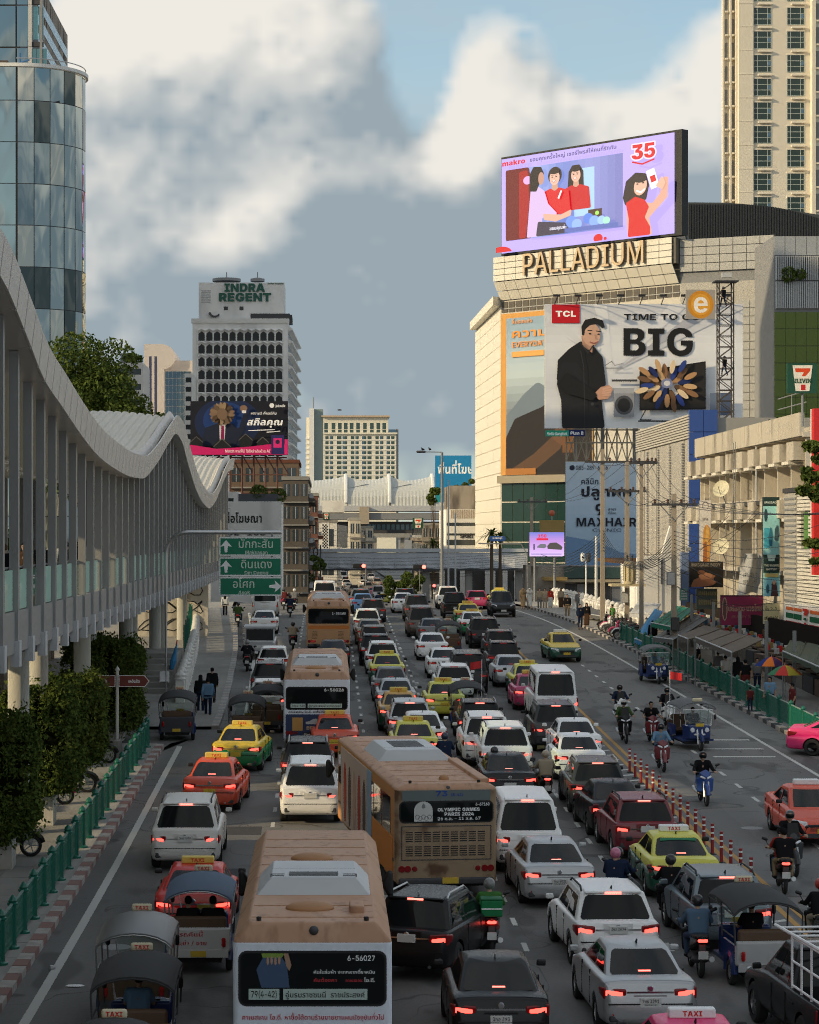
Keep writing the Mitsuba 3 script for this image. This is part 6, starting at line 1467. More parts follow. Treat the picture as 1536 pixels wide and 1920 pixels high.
k, m = moto(1474, 1680, 'black motorcycle with two people riding away along the divider', 'black', yaw=-4, rider=('front rider in red on the black motorcycle by the divider', 'red', 'jeans', 'black', 'short', 'short'), pillion=('passenger in a black printed t-shirt on the black motorcycle by the divider', 'black', 'tan', 'black', 'short', 'short')); moto(1552, 1800, 'scooter cut by the right edge behind the two on the motorcycle', 'black', rider=('rider in black with a red and white helmet cut by the right edge', 'black', 'beige', 'red', H))
for i, (px, py, ya, c, lb) in enumerate(((85, 1520, -75, 'pink', 'pink and black scooter parked under the second clipped shrub'), (128, 1496, -80, 'black', 'black motorcycle parked behind the second planter'), (14, 1618, -80, 'black', 'dark motorcycle parked at the left edge behind the planter'), (170, 1440, -80, 'black', 'dark motorcycle parked behind the third planter'))):
    p = gp(px, py) + (-.9, 0, .13); moto(0, 0, lb, c, yaw=ya, lit=False, pos=p)
for i in range(9):                                                     # parked row on the right pavement by the bridge
    y = 146 + i * 1.05; moto(0, 0, ORD[i] + ' motorcycle from the near end of the parked row on the right pavement', ('black', 'white', 'rose', 'black', 'darkgrey')[i % 5], yaw=65, lit=False, pos=(19.2 + .1 * (i % 2), y, gz(y) + .13), group='motorcycles parked in a row on the right pavement')
# ================================================================== printed pictures and boards
class Art:
    """a flat print: shapes in photo-sized units (x right, y down) from the top-left corner, each lifted a little above the last"""
    def __init__(s, o, u, w, n, lift=.004, clip=None):
        s.clip = clip; s.o, s.u, s.w, s.n, s.m, s.lift, s.k = np.asarray(o, float), np.asarray(u, float), -np.asarray(w, float), np.asarray(n, float), MB(), lift, 1

    def add(s, poly, col, gain=1.0):
        s.m.flat(poly.intersection(sbox(*s.clip)) if s.clip else poly, s.o + s.n * s.lift * s.k, s.u, s.w, [c * gain for c in (hx(col) if isinstance(col, str) else col)]); s.k += 1; return s

    def rect(s, x0, y0, x1, y1, col):
        return s.add(sbox(x0, y0, x1, y1), col)

    def poly(s, pts, col):
        p = Polygon(pts); return s.add(p if p.is_valid else p.buffer(0), col)

    def ell(s, x, y, a, b, col, rot=0):
        return s.add(affinity.rotate(affinity.scale(Point(x, y).buffer(1, 12), a, b), rot), col)

    def blob(s, pts, col, r=3):
        p = Polygon(pts); p = p if p.is_valid else p.buffer(0); return s.add(p.buffer(r, 6).buffer(-2 * r, 6).buffer(r, 6) if p.area > 60 else p, col)

    def line(s, pts, wd, col):
        return s.add(LineString(pts).buffer(wd / 2, 4), col)

    def txt(s, t, x, y, h, col, wt=600, width=None, outline=None, sheer=0):
        g = affinity.scale(text(t, h, wt, width=width), 1, -1, origin=(0, 0))
        if sheer:
            g = affinity.skew(g, xs=sheer, origin=(0, 0))
        g = affinity.translate(g, x, y)
        if outline:
            s.add(g.buffer(outline[1]), outline[0])
        return s.add(g, col)

    def shades(s, x0, y0, x1, y1, cols, n=14, vert=True):
        """a printed colour run in narrow bands"""
        cs = [np.array(hx(c)) for c in cols]
        for i in range(n):
            t = i / max(1, n - 1) * (len(cs) - 1); j = min(int(t), len(cs) - 2); c = cs[j] * (1 - t + j) + cs[j + 1] * (t - j)
            q = sbox(x0, y0 + (y1 - y0) * i / n, x1, y0 + (y1 - y0) * (i + 1) / n) if vert else sbox(x0 + (x1 - x0) * i / n, y0, x0 + (x1 - x0) * (i + 1) / n, y1)
            s.m.flat(q, s.o + s.n * s.lift * s.k, s.u, s.w, c)
        s.k += 1; return s

    def woman(s, x, y, k, hair, top, skin='c99a80', long=True, face='e0b29a'):
        """head and shoulders in flat print: x, y the middle of the face, k its half height"""
        if long:
            s.blob([(x - 1.15 * k, y - .6 * k), (x - .6 * k, y - 1.5 * k), (x + .5 * k, y - 1.5 * k), (x + 1.1 * k, y - .5 * k), (x + 1.2 * k, y + 2.0 * k), (x + .5 * k, y + 2.2 * k), (x - .6 * k, y + 2.2 * k), (x - 1.3 * k, y + 1.8 * k)], hair, .2 * k)
        else:
            s.ell(x, y - .35 * k, 1.0 * k, 1.15 * k, hair)
        s.poly([(x - .35 * k, y + .6 * k), (x + .35 * k, y + .6 * k), (x + .5 * k, y + 1.7 * k), (x - .5 * k, y + 1.7 * k)], skin)
        s.blob([(x - 2.0 * k, y + 1.9 * k), (x - .6 * k, y + 1.35 * k), (x, y + 1.8 * k), (x + .6 * k, y + 1.35 * k), (x + 2.0 * k, y + 1.9 * k), (x + 2.3 * k, y + 5 * k), (x - 2.3 * k, y + 5 * k)], top, .2 * k)
        s.ell(x, y, .72 * k, .98 * k, face); s.ell(x, y - .85 * k, .72 * k, .35 * k, hair)
        for d in (-1, 1):
            s.ell(x + d * .30 * k, y - .12 * k, .13 * k, .07 * k, '2a1c18'); s.line([(x + d * .15 * k, y - .33 * k), (x + d * .45 * k, y - .34 * k)], .06 * k, '3a2a22')
        s.line([(x, y - .05 * k), (x + .06 * k, y + .2 * k)], .05 * k, 'b98a74'); s.ell(x, y + .48 * k, .27 * k, .10 * k, 'f4ece6'); s.line([(x - .28 * k, y + .42 * k), (x, y + .60 * k), (x + .28 * k, y + .42 * k)], .07 * k, 'b4484c')
        return s

    def done(s, parent, name='picture', emit=None):
        k = put(parent, name, s.m, PRINT)
        if emit:                                                        # a lit screen gives off light towards the street only
            v, f = s.m.mesh(); nn = np.cross(v[f[:, 1]] - v[f[:, 0]], v[f[:, 2]] - v[f[:, 0]]) @ s.n; f = np.where(nn[:, None] < 0, f[:, ::-1], f); scene[k] = mikit.ply((v, f), BLACK, color=s.m.cols() * .118)
            scene[k]['emitter'] = {'type': 'area', 'radiance': {'type': 'mesh_attribute', 'name': 'vertex_color'}, 'sampling_weight': .05}; scene[k]['bsdf'] = {'type': 'ref', 'id': BLACK}
        return k


def board(name, label, cat, x0, y0, x1, y1, Y, thick=.4, frame=GREY, Yr=None, y0r=None, lift=None, edge=.25):
    """a flat board between photo pixels at distance Y (Yr at its right end); returns its key and its print"""
    Yr = Yr or Y; a, b = at(x0, y1, Y), at(x1, y1 if y0r is None else y0r[1], Yr); c = at(x0, y0, Y); b[2] = a[2] if y0r is None else b[2]
    u = (b - a) / (x1 - x0); w = (c - a) / (y1 - y0); n = nrm(np.cross(u, w)); ctr = (a + b) / 2 + (c - a) / 2 - n * (thick / 2 + .02); U, V = nrm(u), nrm(w)
    k = thing(name, label, cat); pbox(k, 'panel', ctr, (np.linalg.norm(b - a) / 2 + edge * .0, thick / 2, np.linalg.norm(c - a) / 2), frame, [U, n, V])
    return k, Art(c, u, w, n, lift or max(.004, Y * .00006), (0, 0, x1 - x0, y1 - y0)), (c, u, w, n)


def posts_under(k, px, y0, y1, Y, r=.12, mat=GREY):
    for x in px:
        put(k, 'strut', MB().tube([at(x, y0, Y), at(x, y1, Y)], r, 6), mat)


# ================================================================== the mall with the screen on the right
mall = thing('shopping_mall', 'cream tiled shopping mall with splayed cornice and gold raised name letters on the right', 'building')
PA, PB, PC, PD = (np.array([(px - VX) / F * Y, Y]) for px, Y in ((893, 432), (941, 385), (1276, 358), (1452, 352)))
ZW, ZCB, ZT = 46.0, 48.0, 54.8
Q = [PA, PB, PC, PD, PD + (30, 60), PA + (10, 60)]
put(mall, 'wall', MB().prism(Polygon(Q), (0, 0, -1), (1, 0, 0), (0, 1, 0), ZCB + 1), M('mall_wall', (.56, .53, .46), .7))


def face_tiles(p, q, z0, z1, nc, nr, mat, off=.0, name='cladding_panel', lean=0.0, th=.12, gap=.05):
    d = nrm(np.r_[q - p, 0]); n = np.array([d[1], -d[0], 0]); L = np.linalg.norm(q - p)
    for i in range(nc):
        for j in range(nr):
            za, zb = z0 + (z1 - z0) * j / nr + gap, z0 + (z1 - z0) * (j + 1) / nr - gap; s0, s1 = L * i / nc + gap, L * (i + 1) / nc - gap
            o0, o1 = off + lean * (za - z0) / (z1 - z0), off + lean * (zb - z0) / (z1 - z0); P = np.r_[p, 0]; t = RNG.uniform(-.012, .012)
            v = [P + d * s0 + n * (o0 + th + t) + (0, 0, za), P + d * s1 + n * (o0 + th + t) + (0, 0, za), P + d * s1 + n * (o1 + th + t) + (0, 0, zb), P + d * s0 + n * (o1 + th + t) + (0, 0, zb)]; w = [x - n * th for x in v]
            put(mall, name, MB().add(v + w, [[0, 1, 2, 3], [0, 4, 5, 1], [1, 5, 6, 2], [2, 6, 7, 3], [3, 7, 4, 0]]), mat)


CREAM2 = M('cladding_grey', (.40, .40, .38), .5)  # cream greyed to put shade on the right wing; louvre rails share it
put(mall, 'fascia_core', MB().prism(Polygon([PB, PC, PC + (2, 12), PB + (8, 12)]), (0, 0, ZCB), (1, 0, 0), (0, 1, 0), ZT - ZCB - .1), CREAMD)
face_tiles(PB, PC, 50.9, ZT, 15, 4, CREAM, 1.9)
put(mall, 'fascia_back', MB().prism(Polygon([PB + (-1.1, -1.1), PC + (-.9, -1.4), PC + (1, 2), PB + (1, 2)]), (0, 0, 50.9), (1, 0, 0), (0, 1, 0), ZT - 51), CREAMD)
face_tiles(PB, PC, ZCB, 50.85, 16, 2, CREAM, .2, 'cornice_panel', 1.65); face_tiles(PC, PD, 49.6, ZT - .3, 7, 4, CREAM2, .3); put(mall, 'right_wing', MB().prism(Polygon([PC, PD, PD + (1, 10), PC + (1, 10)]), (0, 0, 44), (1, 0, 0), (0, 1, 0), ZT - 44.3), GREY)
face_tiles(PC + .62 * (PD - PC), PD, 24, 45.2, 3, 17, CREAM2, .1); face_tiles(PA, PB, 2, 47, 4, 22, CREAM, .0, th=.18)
put(mall, 'flank_cap', MB().prism(Polygon([PA + (-1.2, -1), PB + (-1.5, -1.5), PB + (2, 3), PA + (3, 0)]), (0, 0, 47.2), (1, 0, 0), (0, 1, 0), 1.4), CREAM)
d = nrm(np.r_[PC - PB, 0]); n = np.array([d[1], -d[0], 0]); L = np.linalg.norm(PC - PB)
for i in range(24):                                                    # dark band of small louvre windows under the cornice
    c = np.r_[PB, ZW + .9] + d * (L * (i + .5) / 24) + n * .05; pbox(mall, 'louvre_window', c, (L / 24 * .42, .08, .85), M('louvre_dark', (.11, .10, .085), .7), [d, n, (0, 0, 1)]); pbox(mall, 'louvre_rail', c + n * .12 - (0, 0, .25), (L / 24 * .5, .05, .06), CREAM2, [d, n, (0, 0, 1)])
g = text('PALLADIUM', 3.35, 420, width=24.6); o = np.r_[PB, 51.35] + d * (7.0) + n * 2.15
put(mall, 'lettering', MB().prism(g, o + n * .45, d, (0, 0, 1), .06), M('letter_gold', (.60, .45, .28), .45, .2)); put(mall, 'letter_side', MB().prism(g, o, d, (0, 0, 1), .45), M('letter_brown', (.12, .09, .06), .7))  # brown on the letter sides stands in for their shadows
for i in range(9):                                                      # green glass curtain wall at the foot
    for j in range(5):
        c = np.r_[PB, 3 + 3.2 * j + 1.5] + d * (1.3 + 2.4 * i) + n * .05; pbox(mall, 'curtain_panel', c, (1.14, .08, 1.5), GREENW, [d, n, (0, 0, 1)])
pbox(mall, 'poster_sill', np.r_[PB, 19.3] + d * 8.5 + n * .5, (8.6, .5, .6), M('sill_tan', (.34, .30, .22), .8), [d, n, (0, 0, 1)])
put(mall, 'arched_roof', MB().add([[p[0], p[1], z] for p, z in ((at(1290, 0, 400), 50), (at(1550, 0, 400), 50), (at(1550, 0, 400), ZC + (VY - 405) * 400 / F), (at(1450, 0, 400), ZC + (VY - 388) * 400 / F), (at(1370, 0, 400), ZC + (VY - 380) * 400 / F), (at(1290, 0, 400), ZC + (VY - 379) * 400 / F))], [[0, 1, 2, 3], [0, 3, 4, 5]]).box(at(1290, 0, 0)[0] * 0 + at(1291, 0, 400)[0], at(1560, 0, 400)[0], 400.2, 440, 40, ZC + (VY - 408) * 400 / F), M('roof_dark', (.06, .065, .07), .6))
m = MB()
for px in range(1292, 1540, 3):
    z1 = ZC + (VY - (379 + max(0, px - 1380) ** 2 / 900)) * 400 / F - .3; p = at(px, 0, 399.9); m.box(p[0] - .045, p[0] + .045, 399.7, 399.95, 50, z1)
put(mall, 'roof_seams', m, M('roof_dark2', (.045, .05, .055), .6))
# right flank: pale band, louvres and green glass
gb = thing('louvre_building', 'building with vertical grey louvres above green glass behind the billboard at the right edge', 'building'); Y = 330.0; A = lambda px, py: at(px, py, Y)
bx(gb, 'wall', A(1452, 0)[0], A(1600, 0)[0], Y + .3, Y + 15, 0, A(0, 442)[2], GREY)
for i in range(5):
    bx(gb, 'pale_panel', A(1453 + i * 20, 0)[0], A(1472 + i * 20, 0)[0], Y + .1, Y + .4, A(0, 478)[2], A(0, 443)[2], M('pale_panel', (.33, .35, .37), .6))
for i in range(26):
    x = A(1455 + i * 4, 0)[0]; bx(gb, 'louvre', x, x + .14, Y - .3, Y + .3, A(0, 525)[2], A(0, 480)[2], LGREY); bx(gb, 'louvre', x, x + .17, Y - .3, Y + .3, A(0, 578)[2], A(0, 528)[2], LGREY)
for i in range(5):
    for j in range(7):
        bx(gb, 'green_panel', A(1453 + i * 20, 0)[0], A(1472.4 + i * 20, 0)[0], Y, Y + .4, A(0, 616 + 32 * j)[2], A(0, 585 + 32 * j)[2], M('green_panel', (.10, .14, .015), .25))
put(gb, 'balcony_plants', leaves(500, blobs([A(1478, 515) + (0, -.6, 0), A(1500, 515) + (0, -.6, 0)], [1.0, .7]), .3), LEAF)
# LED screen on the mall
s = thing('led_screen', 'large lilac advertising screen with women in red shirts on the mall roof', 'screen')
a, b = np.r_[PB, ZT + .5] + n * 1.7 + d * 1.6, np.r_[PC, ZT + .5] + n * 1.7 + d * .3; u = (b - a) / 342.0; hgt = 15.0; w = np.array([0, 0, hgt / 183.0])
pbox(s, 'cabinet', (a + b) / 2 + (0, 0, hgt / 2) - n * .75 + d * .6, (np.linalg.norm(b - a) / 2 + .75, .7, hgt / 2 + .35), M('screen_case', (.02, .021, .022), .6), [nrm(u), n, (0, 0, 1)])
for i in range(6):
    put(s, 'strut', MB().tube([a + (b - a) * (i + .5) / 6 - n * 1.5, a + (b - a) * (i + .5) / 6 - n * 7 - (0, 0, 1), a + (b - a) * (i + .5) / 6 - n * 1.4 + (0, 0, 11)], .2, 6), GREY)
r = Art(a + (0, 0, hgt), u, w, n, .025, (0, 0, 342, 183))
r.rect(0, 0, 342, 183, 'b9a6f2').rect(10, 23, 245, 160, '7d82c0').shades(10, 23, 245, 160, ['5c6fc0', '9aa8dc', '7484c6', '8d92cc', '7a7cb8'], 16, False).rect(150, 40, 190, 130, 'a9cbe8').rect(178, 120, 205, 142, '4a3028')
r.blob([(10, 23), (58, 23), (66, 60), (62, 110), (64, 160), (10, 160)], '6a1418', 4).blob([(38, 30), (56, 28), (60, 90), (52, 158), (38, 158)], 'a3161c', 4).ell(56, 48, 9, 8, 'd8a8d8')
r.woman(155, 52, 13, '241a1c', 'c21420').woman(115, 52, 14, '2a1d1c', 'd01822', long=False).blob([(68, 70), (80, 62), (96, 74), (104, 100), (122, 120), (116, 130), (92, 124), (90, 160), (60, 160)], 'd2b4dc', 3).blob([(66, 40), (74, 26), (90, 28), (96, 42), (90, 52), (80, 74), (66, 72)], '1e1518', 3).ell(90, 50, 6, 12, 'c08f7c').blob([(94, 118), (130, 124), (152, 116), (150, 128), (120, 136), (96, 130)], 'd9ab92', 2).poly([(124, 92), (130, 78), (133, 79), (127, 94)], 'f4f0f0').blob([(84, 132), (140, 140), (150, 160), (80, 160)], '3a3446', 3)
for x, y, k, c in ((152, 140, 11, '6f92e0'), (163, 146, 10, '8fb0f0'), (186, 138, 10, '5d82d8'), (198, 144, 10, '86a8ec'), (212, 144, 8, '9fc4ee'), (222, 146, 7, 'a8e0c8'), (204, 130, 4, '9fe05c')):
    r.ell(x, y, k, k, c)
r.rect(140, 152, 245, 160, '5b6bb0').txt('ขอบคุณค่ะ', 110, 152, 7, 'f4f0ff', 600, 34)
r.txt('makro', 12, 17, 10, 'd0101c', 900, 48).txt('ขอบคุณครั้งใหญ่ เซอร์ไพรส์ให้คนที่รักกัน', 70, 16, 7.5, '3c3452', 600, 172).txt('35', 272, 42, 27, 'd0101c', 900, 44, ('f2d8f4', 2.4)).line([(274, 46), (292, 52), (314, 46)], 3, 'd0101c').ell(10, 186, 24, 14, 'd0101c').ell(208, 178, 9, 8, 'd0101c').ell(222, 180, 3, 3, 'd0101c')
r.blob([(256, 110), (262, 80), (280, 66), (300, 70), (306, 92), (300, 120), (276, 112), (262, 128)], '2a1e1e', 4).blob([(264, 152), (264, 122), (278, 112), (296, 122), (312, 126), (326, 110), (334, 80), (342, 82), (340, 118), (318, 140), (306, 152), (312, 183), (266, 183)], 'd9a48c', 3).blob([(262, 120), (280, 110), (298, 118), (306, 132), (298, 150), (308, 168), (308, 183), (266, 183), (268, 150)], 'd01a1e', 3).ell(290, 92, 12, 17, 'e2b096', 12).ell(290, 80, 12, 6, '2a1e1e').line([(284, 100), (291, 104), (298, 99)], 3, 'f8f0ee').ell(285, 88, 2, 1.3, '2a1c18').ell(296, 87, 2, 1.3, '2a1c18').add(affinity.rotate(sbox(306, 64, 322, 100), -16), 'f2f2fa').add(affinity.rotate(sbox(310, 76, 320, 88), -16), 'd0101c').blob([(320, 96), (332, 78), (338, 92), (332, 104)], 'e2b096', 2)
r.done(s, 'picture', True)
# tall poster on the mall wall
s = thing('wall_poster', 'tall blue and brown building poster with orange border left of the billboard', 'poster'); o = np.r_[PB, 45.8] + d * .2 + n * .35; hh = 45.8 - 20.0
pbox(s, 'panel', o + d * 9.6 - (0, 0, hh / 2) - n * .12, (9.7, .1, hh / 2), M('poster_frame', (.62, .38, .14), .7), [d, n, (0, 0, 1)])
r = Art(o, d * (19.2 / 150), (0, 0, hh / 300), n, .02, (0, 0, 150, 300))
r.rect(0, 0, 150, 300, 'd29a52').shades(9, 9, 150, 262, ['8fa8bc', '9fb6c8', 'b4c4cc', '8f9da6', '6a6f78', '565560'], 18).blob([(9, 190), (40, 150), (62, 130), (90, 150), (150, 140), (150, 240), (9, 240)], '6c7c8a', 6).blob([(9, 230), (24, 196), (70, 176), (92, 160), (112, 120), (150, 116), (150, 300), (9, 300)], '211e22', 6).blob([(9, 296), (56, 262), (92, 226), (106, 232), (100, 254), (60, 290), (20, 300)], '59402f', 4).blob([(88, 236), (94, 204), (116, 200), (120, 236), (104, 250)], '664735', 4).line([(96, 212), (114, 210)], 2, '4a3226').line([(97, 221), (116, 219)], 2, '4a3226').rect(104, 200, 124, 262, '6a4424').rect(9, 288, 60, 300, 'a86f38')
r.txt('ความสุข', 20, 46, 16, 'e89a48', 700, 92).txt('ลิ้มรสแห่ง', 20, 20, 7, 'e89a48', 600, 34).txt('EVERYDAY PLEASURE', 20, 64, 10, 'e89a48', 700, 118).rect(20, 72, 74, 82, 'e8a85c').done(s)
# the big billboard
k, r, fr = board('billboard', 'large pale billboard of a man in black with a television and the word BIG', 'billboard', 1022, 570, 1393, 803, 250.0, .8, LGREY)
r.rect(0, 0, 371, 233, 'dcdde2').shades(0, 0, 371, 233, ['cfd1d8', 'e6e7ea', 'd8dae0', 'ecedf0'], 16)
for i, (x0, x1, c) in enumerate(((0, 40, 'dcdde1'), (60, 90, 'cfd0d6'), (110, 122, 'e4e5e8'), (240, 262, 'dfe0e4'), (300, 330, 'b2b4be'), (345, 371, 'cfd0d6'))):
    r.poly([(128, 128), (x0 * 1.1 - 30, 0 if i > 1 else 60 * i), (x1 * 1.1 - 18, 0 if i > 1 else 60 * i + 26)], c)
r.rect(13, 1, 65, 36, 'c40d20').txt('TCL', 20, 24, 11, 'ffffff', 900, 38).txt('TIME TO GO', 148, 30, 11, '17181c', 700, 142).txt('BIG', 147, 97, 51, '101114', 800, 130)
r.blob([(20, 233), (36, 233), (30, 180), (22, 140), (24, 105), (44, 85), (66, 70), (90, 78), (108, 100), (114, 150), (104, 165), (112, 233)], '17181c', 5).blob([(32, 233), (30, 180), (22, 150), (30, 110), (60, 110), (90, 170), (112, 233)], '1d1e23', 4).poly([(68, 60), (92, 60), (88, 92), (70, 78)], 'b98d76').ell(86, 57, 17, 22, 'd0a68e', -8).blob([(69, 58), (68, 42), (75, 30), (92, 26), (108, 31), (112, 44), (107, 46), (98, 38), (84, 40), (75, 48), (73, 60)], '1b1a1c', 1.5).line([(80, 50), (88, 50)], 1.6, '2a2220').line([(96, 51), (104, 52)], 1.6, '2a2220').ell(84, 56, 2.4, 1.3, '231a18').ell(100, 57, 2.4, 1.3, '231a18').line([(93, 58), (95, 66)], 1.2, 'a87a66').line([(84, 72), (92, 74), (99, 71)], 2, '9a5a52')
r.blob([(92, 168), (104, 156), (120, 152), (127, 160), (118, 178), (100, 180)], 'c89880', 3)
for i in range(4):
    r.line([(108, 160 + 4 * i), (122, 156 + 5 * i)], 2.6, 'd8ac94')
r.blob([(40, 128), (88, 160), (98, 172), (88, 182), (40, 168), (24, 150)], '121317', 4).line([(66, 88), (72, 120), (74, 233)], 1.2, '34353c').line([(66, 74), (80, 92), (90, 78)], 2.4, '2c2d33').ell(88, 188, 3, 3, '3a3b42')
r.rect(128, 158, 166, 212, '8f929a').rect(128, 158, 166, 168, 'a8abb2').ell(147, 190, 17, 18, '4a4d54').ell(147, 190, 12, 13, '1e2024').rect(124, 142, 172, 146, '3a3c42').line([(112, 116), (124, 108), (130, 116), (144, 112)], 1.2, '55565c').rect(112, 120, 146, 122, '8a8c92')
r.poly([(176, 127), (300, 108), (300, 198), (176, 200)], '101114').poly([(178, 130), (298, 111), (298, 195), (178, 197)], '23201f')
for i in range(34):                                                     # the flower on the television
    a_ = i * 2.399; R_ = 8 + 36 * (i / 34) ** .7; x, y = 228 + R_ * math.cos(a_) * 1.25, 152 + R_ * math.sin(a_) * .95
    r.add(affinity.rotate(affinity.scale(Point(x, y).buffer(1, 6), 13, 5), math.degrees(a_)), ('c9a478', '8a6444', 'e0c8a4', '2a3f86', '6e5038', 'b58a60', '182a60')[i % 7] if R_ > 16 else ('d8d2d0', '5a6a9c', 'a88a78')[i % 3])
r.ell(226, 150, 11, 9, '7d84a8').ell(226, 150, 6, 5, 'd8d4d8').line([(186, 200), (176, 218), (196, 218)], 1.8, '26272b').line([(284, 200), (296, 218), (276, 218)], 1.8, '26272b').rect(172, 219, 300, 222, '3a3b40').rect(306, 168, 346, 210, '4c5a74').rect(306, 168, 326, 210, '66748c')
r.done(k)
for i in range(9):
    x = 1040 + 40 * i; put(k, 'lamp_arm', MB().tube([at(x, 571, 250), at(x + 6, 555, 248.6), at(x + 4, 552, 247.2)], .05, 5), BLACK); put(k, 'lamp_head', MB().obox(at(x + 4, 554, 247.1), np.eye(3), (.35, .18, .12)), BLACK)
m = MB()
for i in range(8):
    x = 1062 + 19 * i; m.tube([at(x, 803, 251), at(x, 870, 251)], .09, 5).tube([at(x, 803, 253), at(x, 870, 253)], .09, 5); m.tube([at(x, 806, 251), at(x + 19, 866, 251)], .06, 5).tube([at(x, 866, 251), at(x + 19, 806, 253)], .06, 5)
for y in (806, 830, 866):
    m.tube([at(1060, y, 251), at(1200, y, 251)], .08, 5)
put(k, 'scaffold', m, M('scaffold', (.34, .29, .22), .6)); m = MB()
for px in (1080, 1130, 1190, 1250, 1310, 1370):
    m.tube([at(px, 803, 252.5), at(px, 1150, 252.5)], .22, 6)
put(k, 'column', m, GREY)
for nm, x0, y0, x1, y1, c, tx in (('owner_plate', 1023, 807, 1067, 818, '0f9c7c', 'Hello Bangkok'), ('owner_plate', 1067, 806, 1097, 818, '16225a', 'Plan B')):
    kk, r, _ = board(nm, ('green' if tx[0] == 'H' else 'dark blue') + ' owner name plate under the lower left corner of the large billboard', 'sign', x0, y0, x1, y1, 249.5, .1); r.rect(0, 0, x1 - x0, y1 - y0, c).txt(tx, 3, 9, 6, 'ffffff', 700, x1 - x0 - 6).done(kk)
# hair clinic board
k, r, fr = board('billboard', 'pale blue hair clinic billboard below the large one, partly behind utility poles', 'billboard', 1061, 866, 1200, 1062, 240.0, .6, GREY)
r.shades(0, 0, 139, 196, ['b8c8d8', 'b0c4d8', 'a4bcd4', '98b2cc'], 12).blob([(0, 139), (60, 150), (104, 170), (139, 174), (139, 196), (0, 196)], '6d8fb6', 2)
r.ell(12, 11, 5, 5, '1c2438').txt('083-289-6456', 19, 15, 8, '1c2438', 600, 60).txt('คลินิก', 29, 42, 11, '1c2438', 600, 32).txt('ปลูกผม', 29, 65, 19, '101828', 800, 94).txt('9', 54, 100, 21, '101828', 800).txt('สาขา', 79, 91, 5, '1c2438', 600, 15).txt('ทั่วไทย', 79, 98, 4, '1c2438', 600, 15).txt('MAXHAIR', 20, 121, 16, '101828', 700, 112).txt('CLINIC', 50, 131, 6, '1c2438', 400, 54).done(k)
posts_under(k, (1070, 1105, 1140, 1180), 1062, 1150, 240.5, .15)
# small screen
k, r, fr = board('led_screen', 'small lilac roadside screen showing two cars', 'screen', 993, 998, 1058, 1043, 222.0, .5, BLACK)
r.shades(0, 0, 65, 45, ['7c7ccc', 'b88ad0', 'c8a0dc', 'd4b8e8'], 12).txt('150', 16, 10, 6, 'd8203c', 900, 16).add(affinity.rotate(sbox(13, 11, 35, 15), 0), 'd8203c').blob([(33, 26), (38, 20), (50, 19), (58, 24), (62, 28), (60, 33), (34, 31)], '4a4642', 1.2).blob([(14, 27), (20, 22), (30, 22), (32, 27), (28, 30), (14, 29)], '6c6c74', 1).rect(3, 40, 60, 42, '9a86c0').rect(7, 22, 10, 33, '4c4468').done(k, 'picture', True); posts_under(k, (1003, 1040), 1043, 1130, 222.3, .14)

# ================================================================== footbridge, signals, lamp posts
k = thing('footbridge', 'grey metal footbridge with triangular panels crossing the far end of the street', 'footbridge'); Y = 345.0; A = lambda px, py: at(px, py, Y)
bx(k, 'girder', A(408, 0)[0], A(990, 0)[0], Y + .1, Y + 3.2, A(0, 1068)[2], A(0, 1036)[2], M('bridge_grey', (.46, .49, .53), .6)); bx(k, 'top_rail', A(408, 0)[0], A(990, 0)[0], Y - .15, Y + 3.4, A(0, 1035)[2], A(0, 1029)[2], M('bridge_pale', (.50, .53, .56), .5)); bx(k, 'lower_flange', A(408, 0)[0], A(990, 0)[0], Y - .1, Y + 3.3, A(0, 1070)[2], A(0, 1067)[2], DARK)
for i in range(14):
    x0, x1 = A(412 + 41 * i, 0)[0] + .06, A(453 + 41 * i, 0)[0] - .06; z0, z1 = A(0, 1066)[2], A(0, 1037)[2]; c = (x0 + x1) / 2
    put(k, 'side_panel', MB().add([[x0, Y, z0], [x1, Y, z0], [x1, Y + .08, z1], [x0, Y + .08, z1], [c, Y - .30, z0 + .1], [c, Y - .02, z0 + (z1 - z0) * .62]], [[0, 4, 5], [4, 1, 5], [1, 2, 5], [2, 3, 5], [3, 0, 5]]), M('bridge_grey', (.46, .49, .53), .6))
for px in (425, 800, 880, 975):
    bx(k, 'pier', A(px, 0)[0] - .5, A(px, 0)[0] + .5, Y + 1, Y + 2.2, -1, A(0, 1068)[2], CONC)
for i, (px, py, Y, lx) in enumerate(((671, 1061, 206.0, 682), (784, 1063, 206.0, 795))):
    k = thing('traffic_light', ('left' if i == 0 else 'right') + ' hanging red signal in front of the footbridge', 'traffic light'); c = at(px, py, Y); put(k, 'housing', mfl(hull([c + (sx * .38, 0, z) for sx in (-1, 1) for z in (-.15, .15)], .05, 8)), BLACK, 30)
    e = at(lx, py, Y) + (0, -.06, 0); q = put(k, 'lens', mfl(m3.Manifold.sphere(1, 16).scale([.17, .06, .17]).translate(e.tolist())), LAMPR); scene[q]['emitter'] = glow((1, .07, .05), .9)
    put(k, 'visor', MB().lathe([(.19, -.05), (.20, .18), (.185, .18), (.175, -.05)], e, (0, -1, 0), 14), BLACK); p = at(lx + (4 if i == 0 else -8), 1120, Y); put(k, 'pole', MB().tube([(p[0], Y + .2, gz(Y)), (p[0], Y + .2, c[2] + .1), (c[0], Y + .1, c[2] + .1)], .06, 6), GREY)
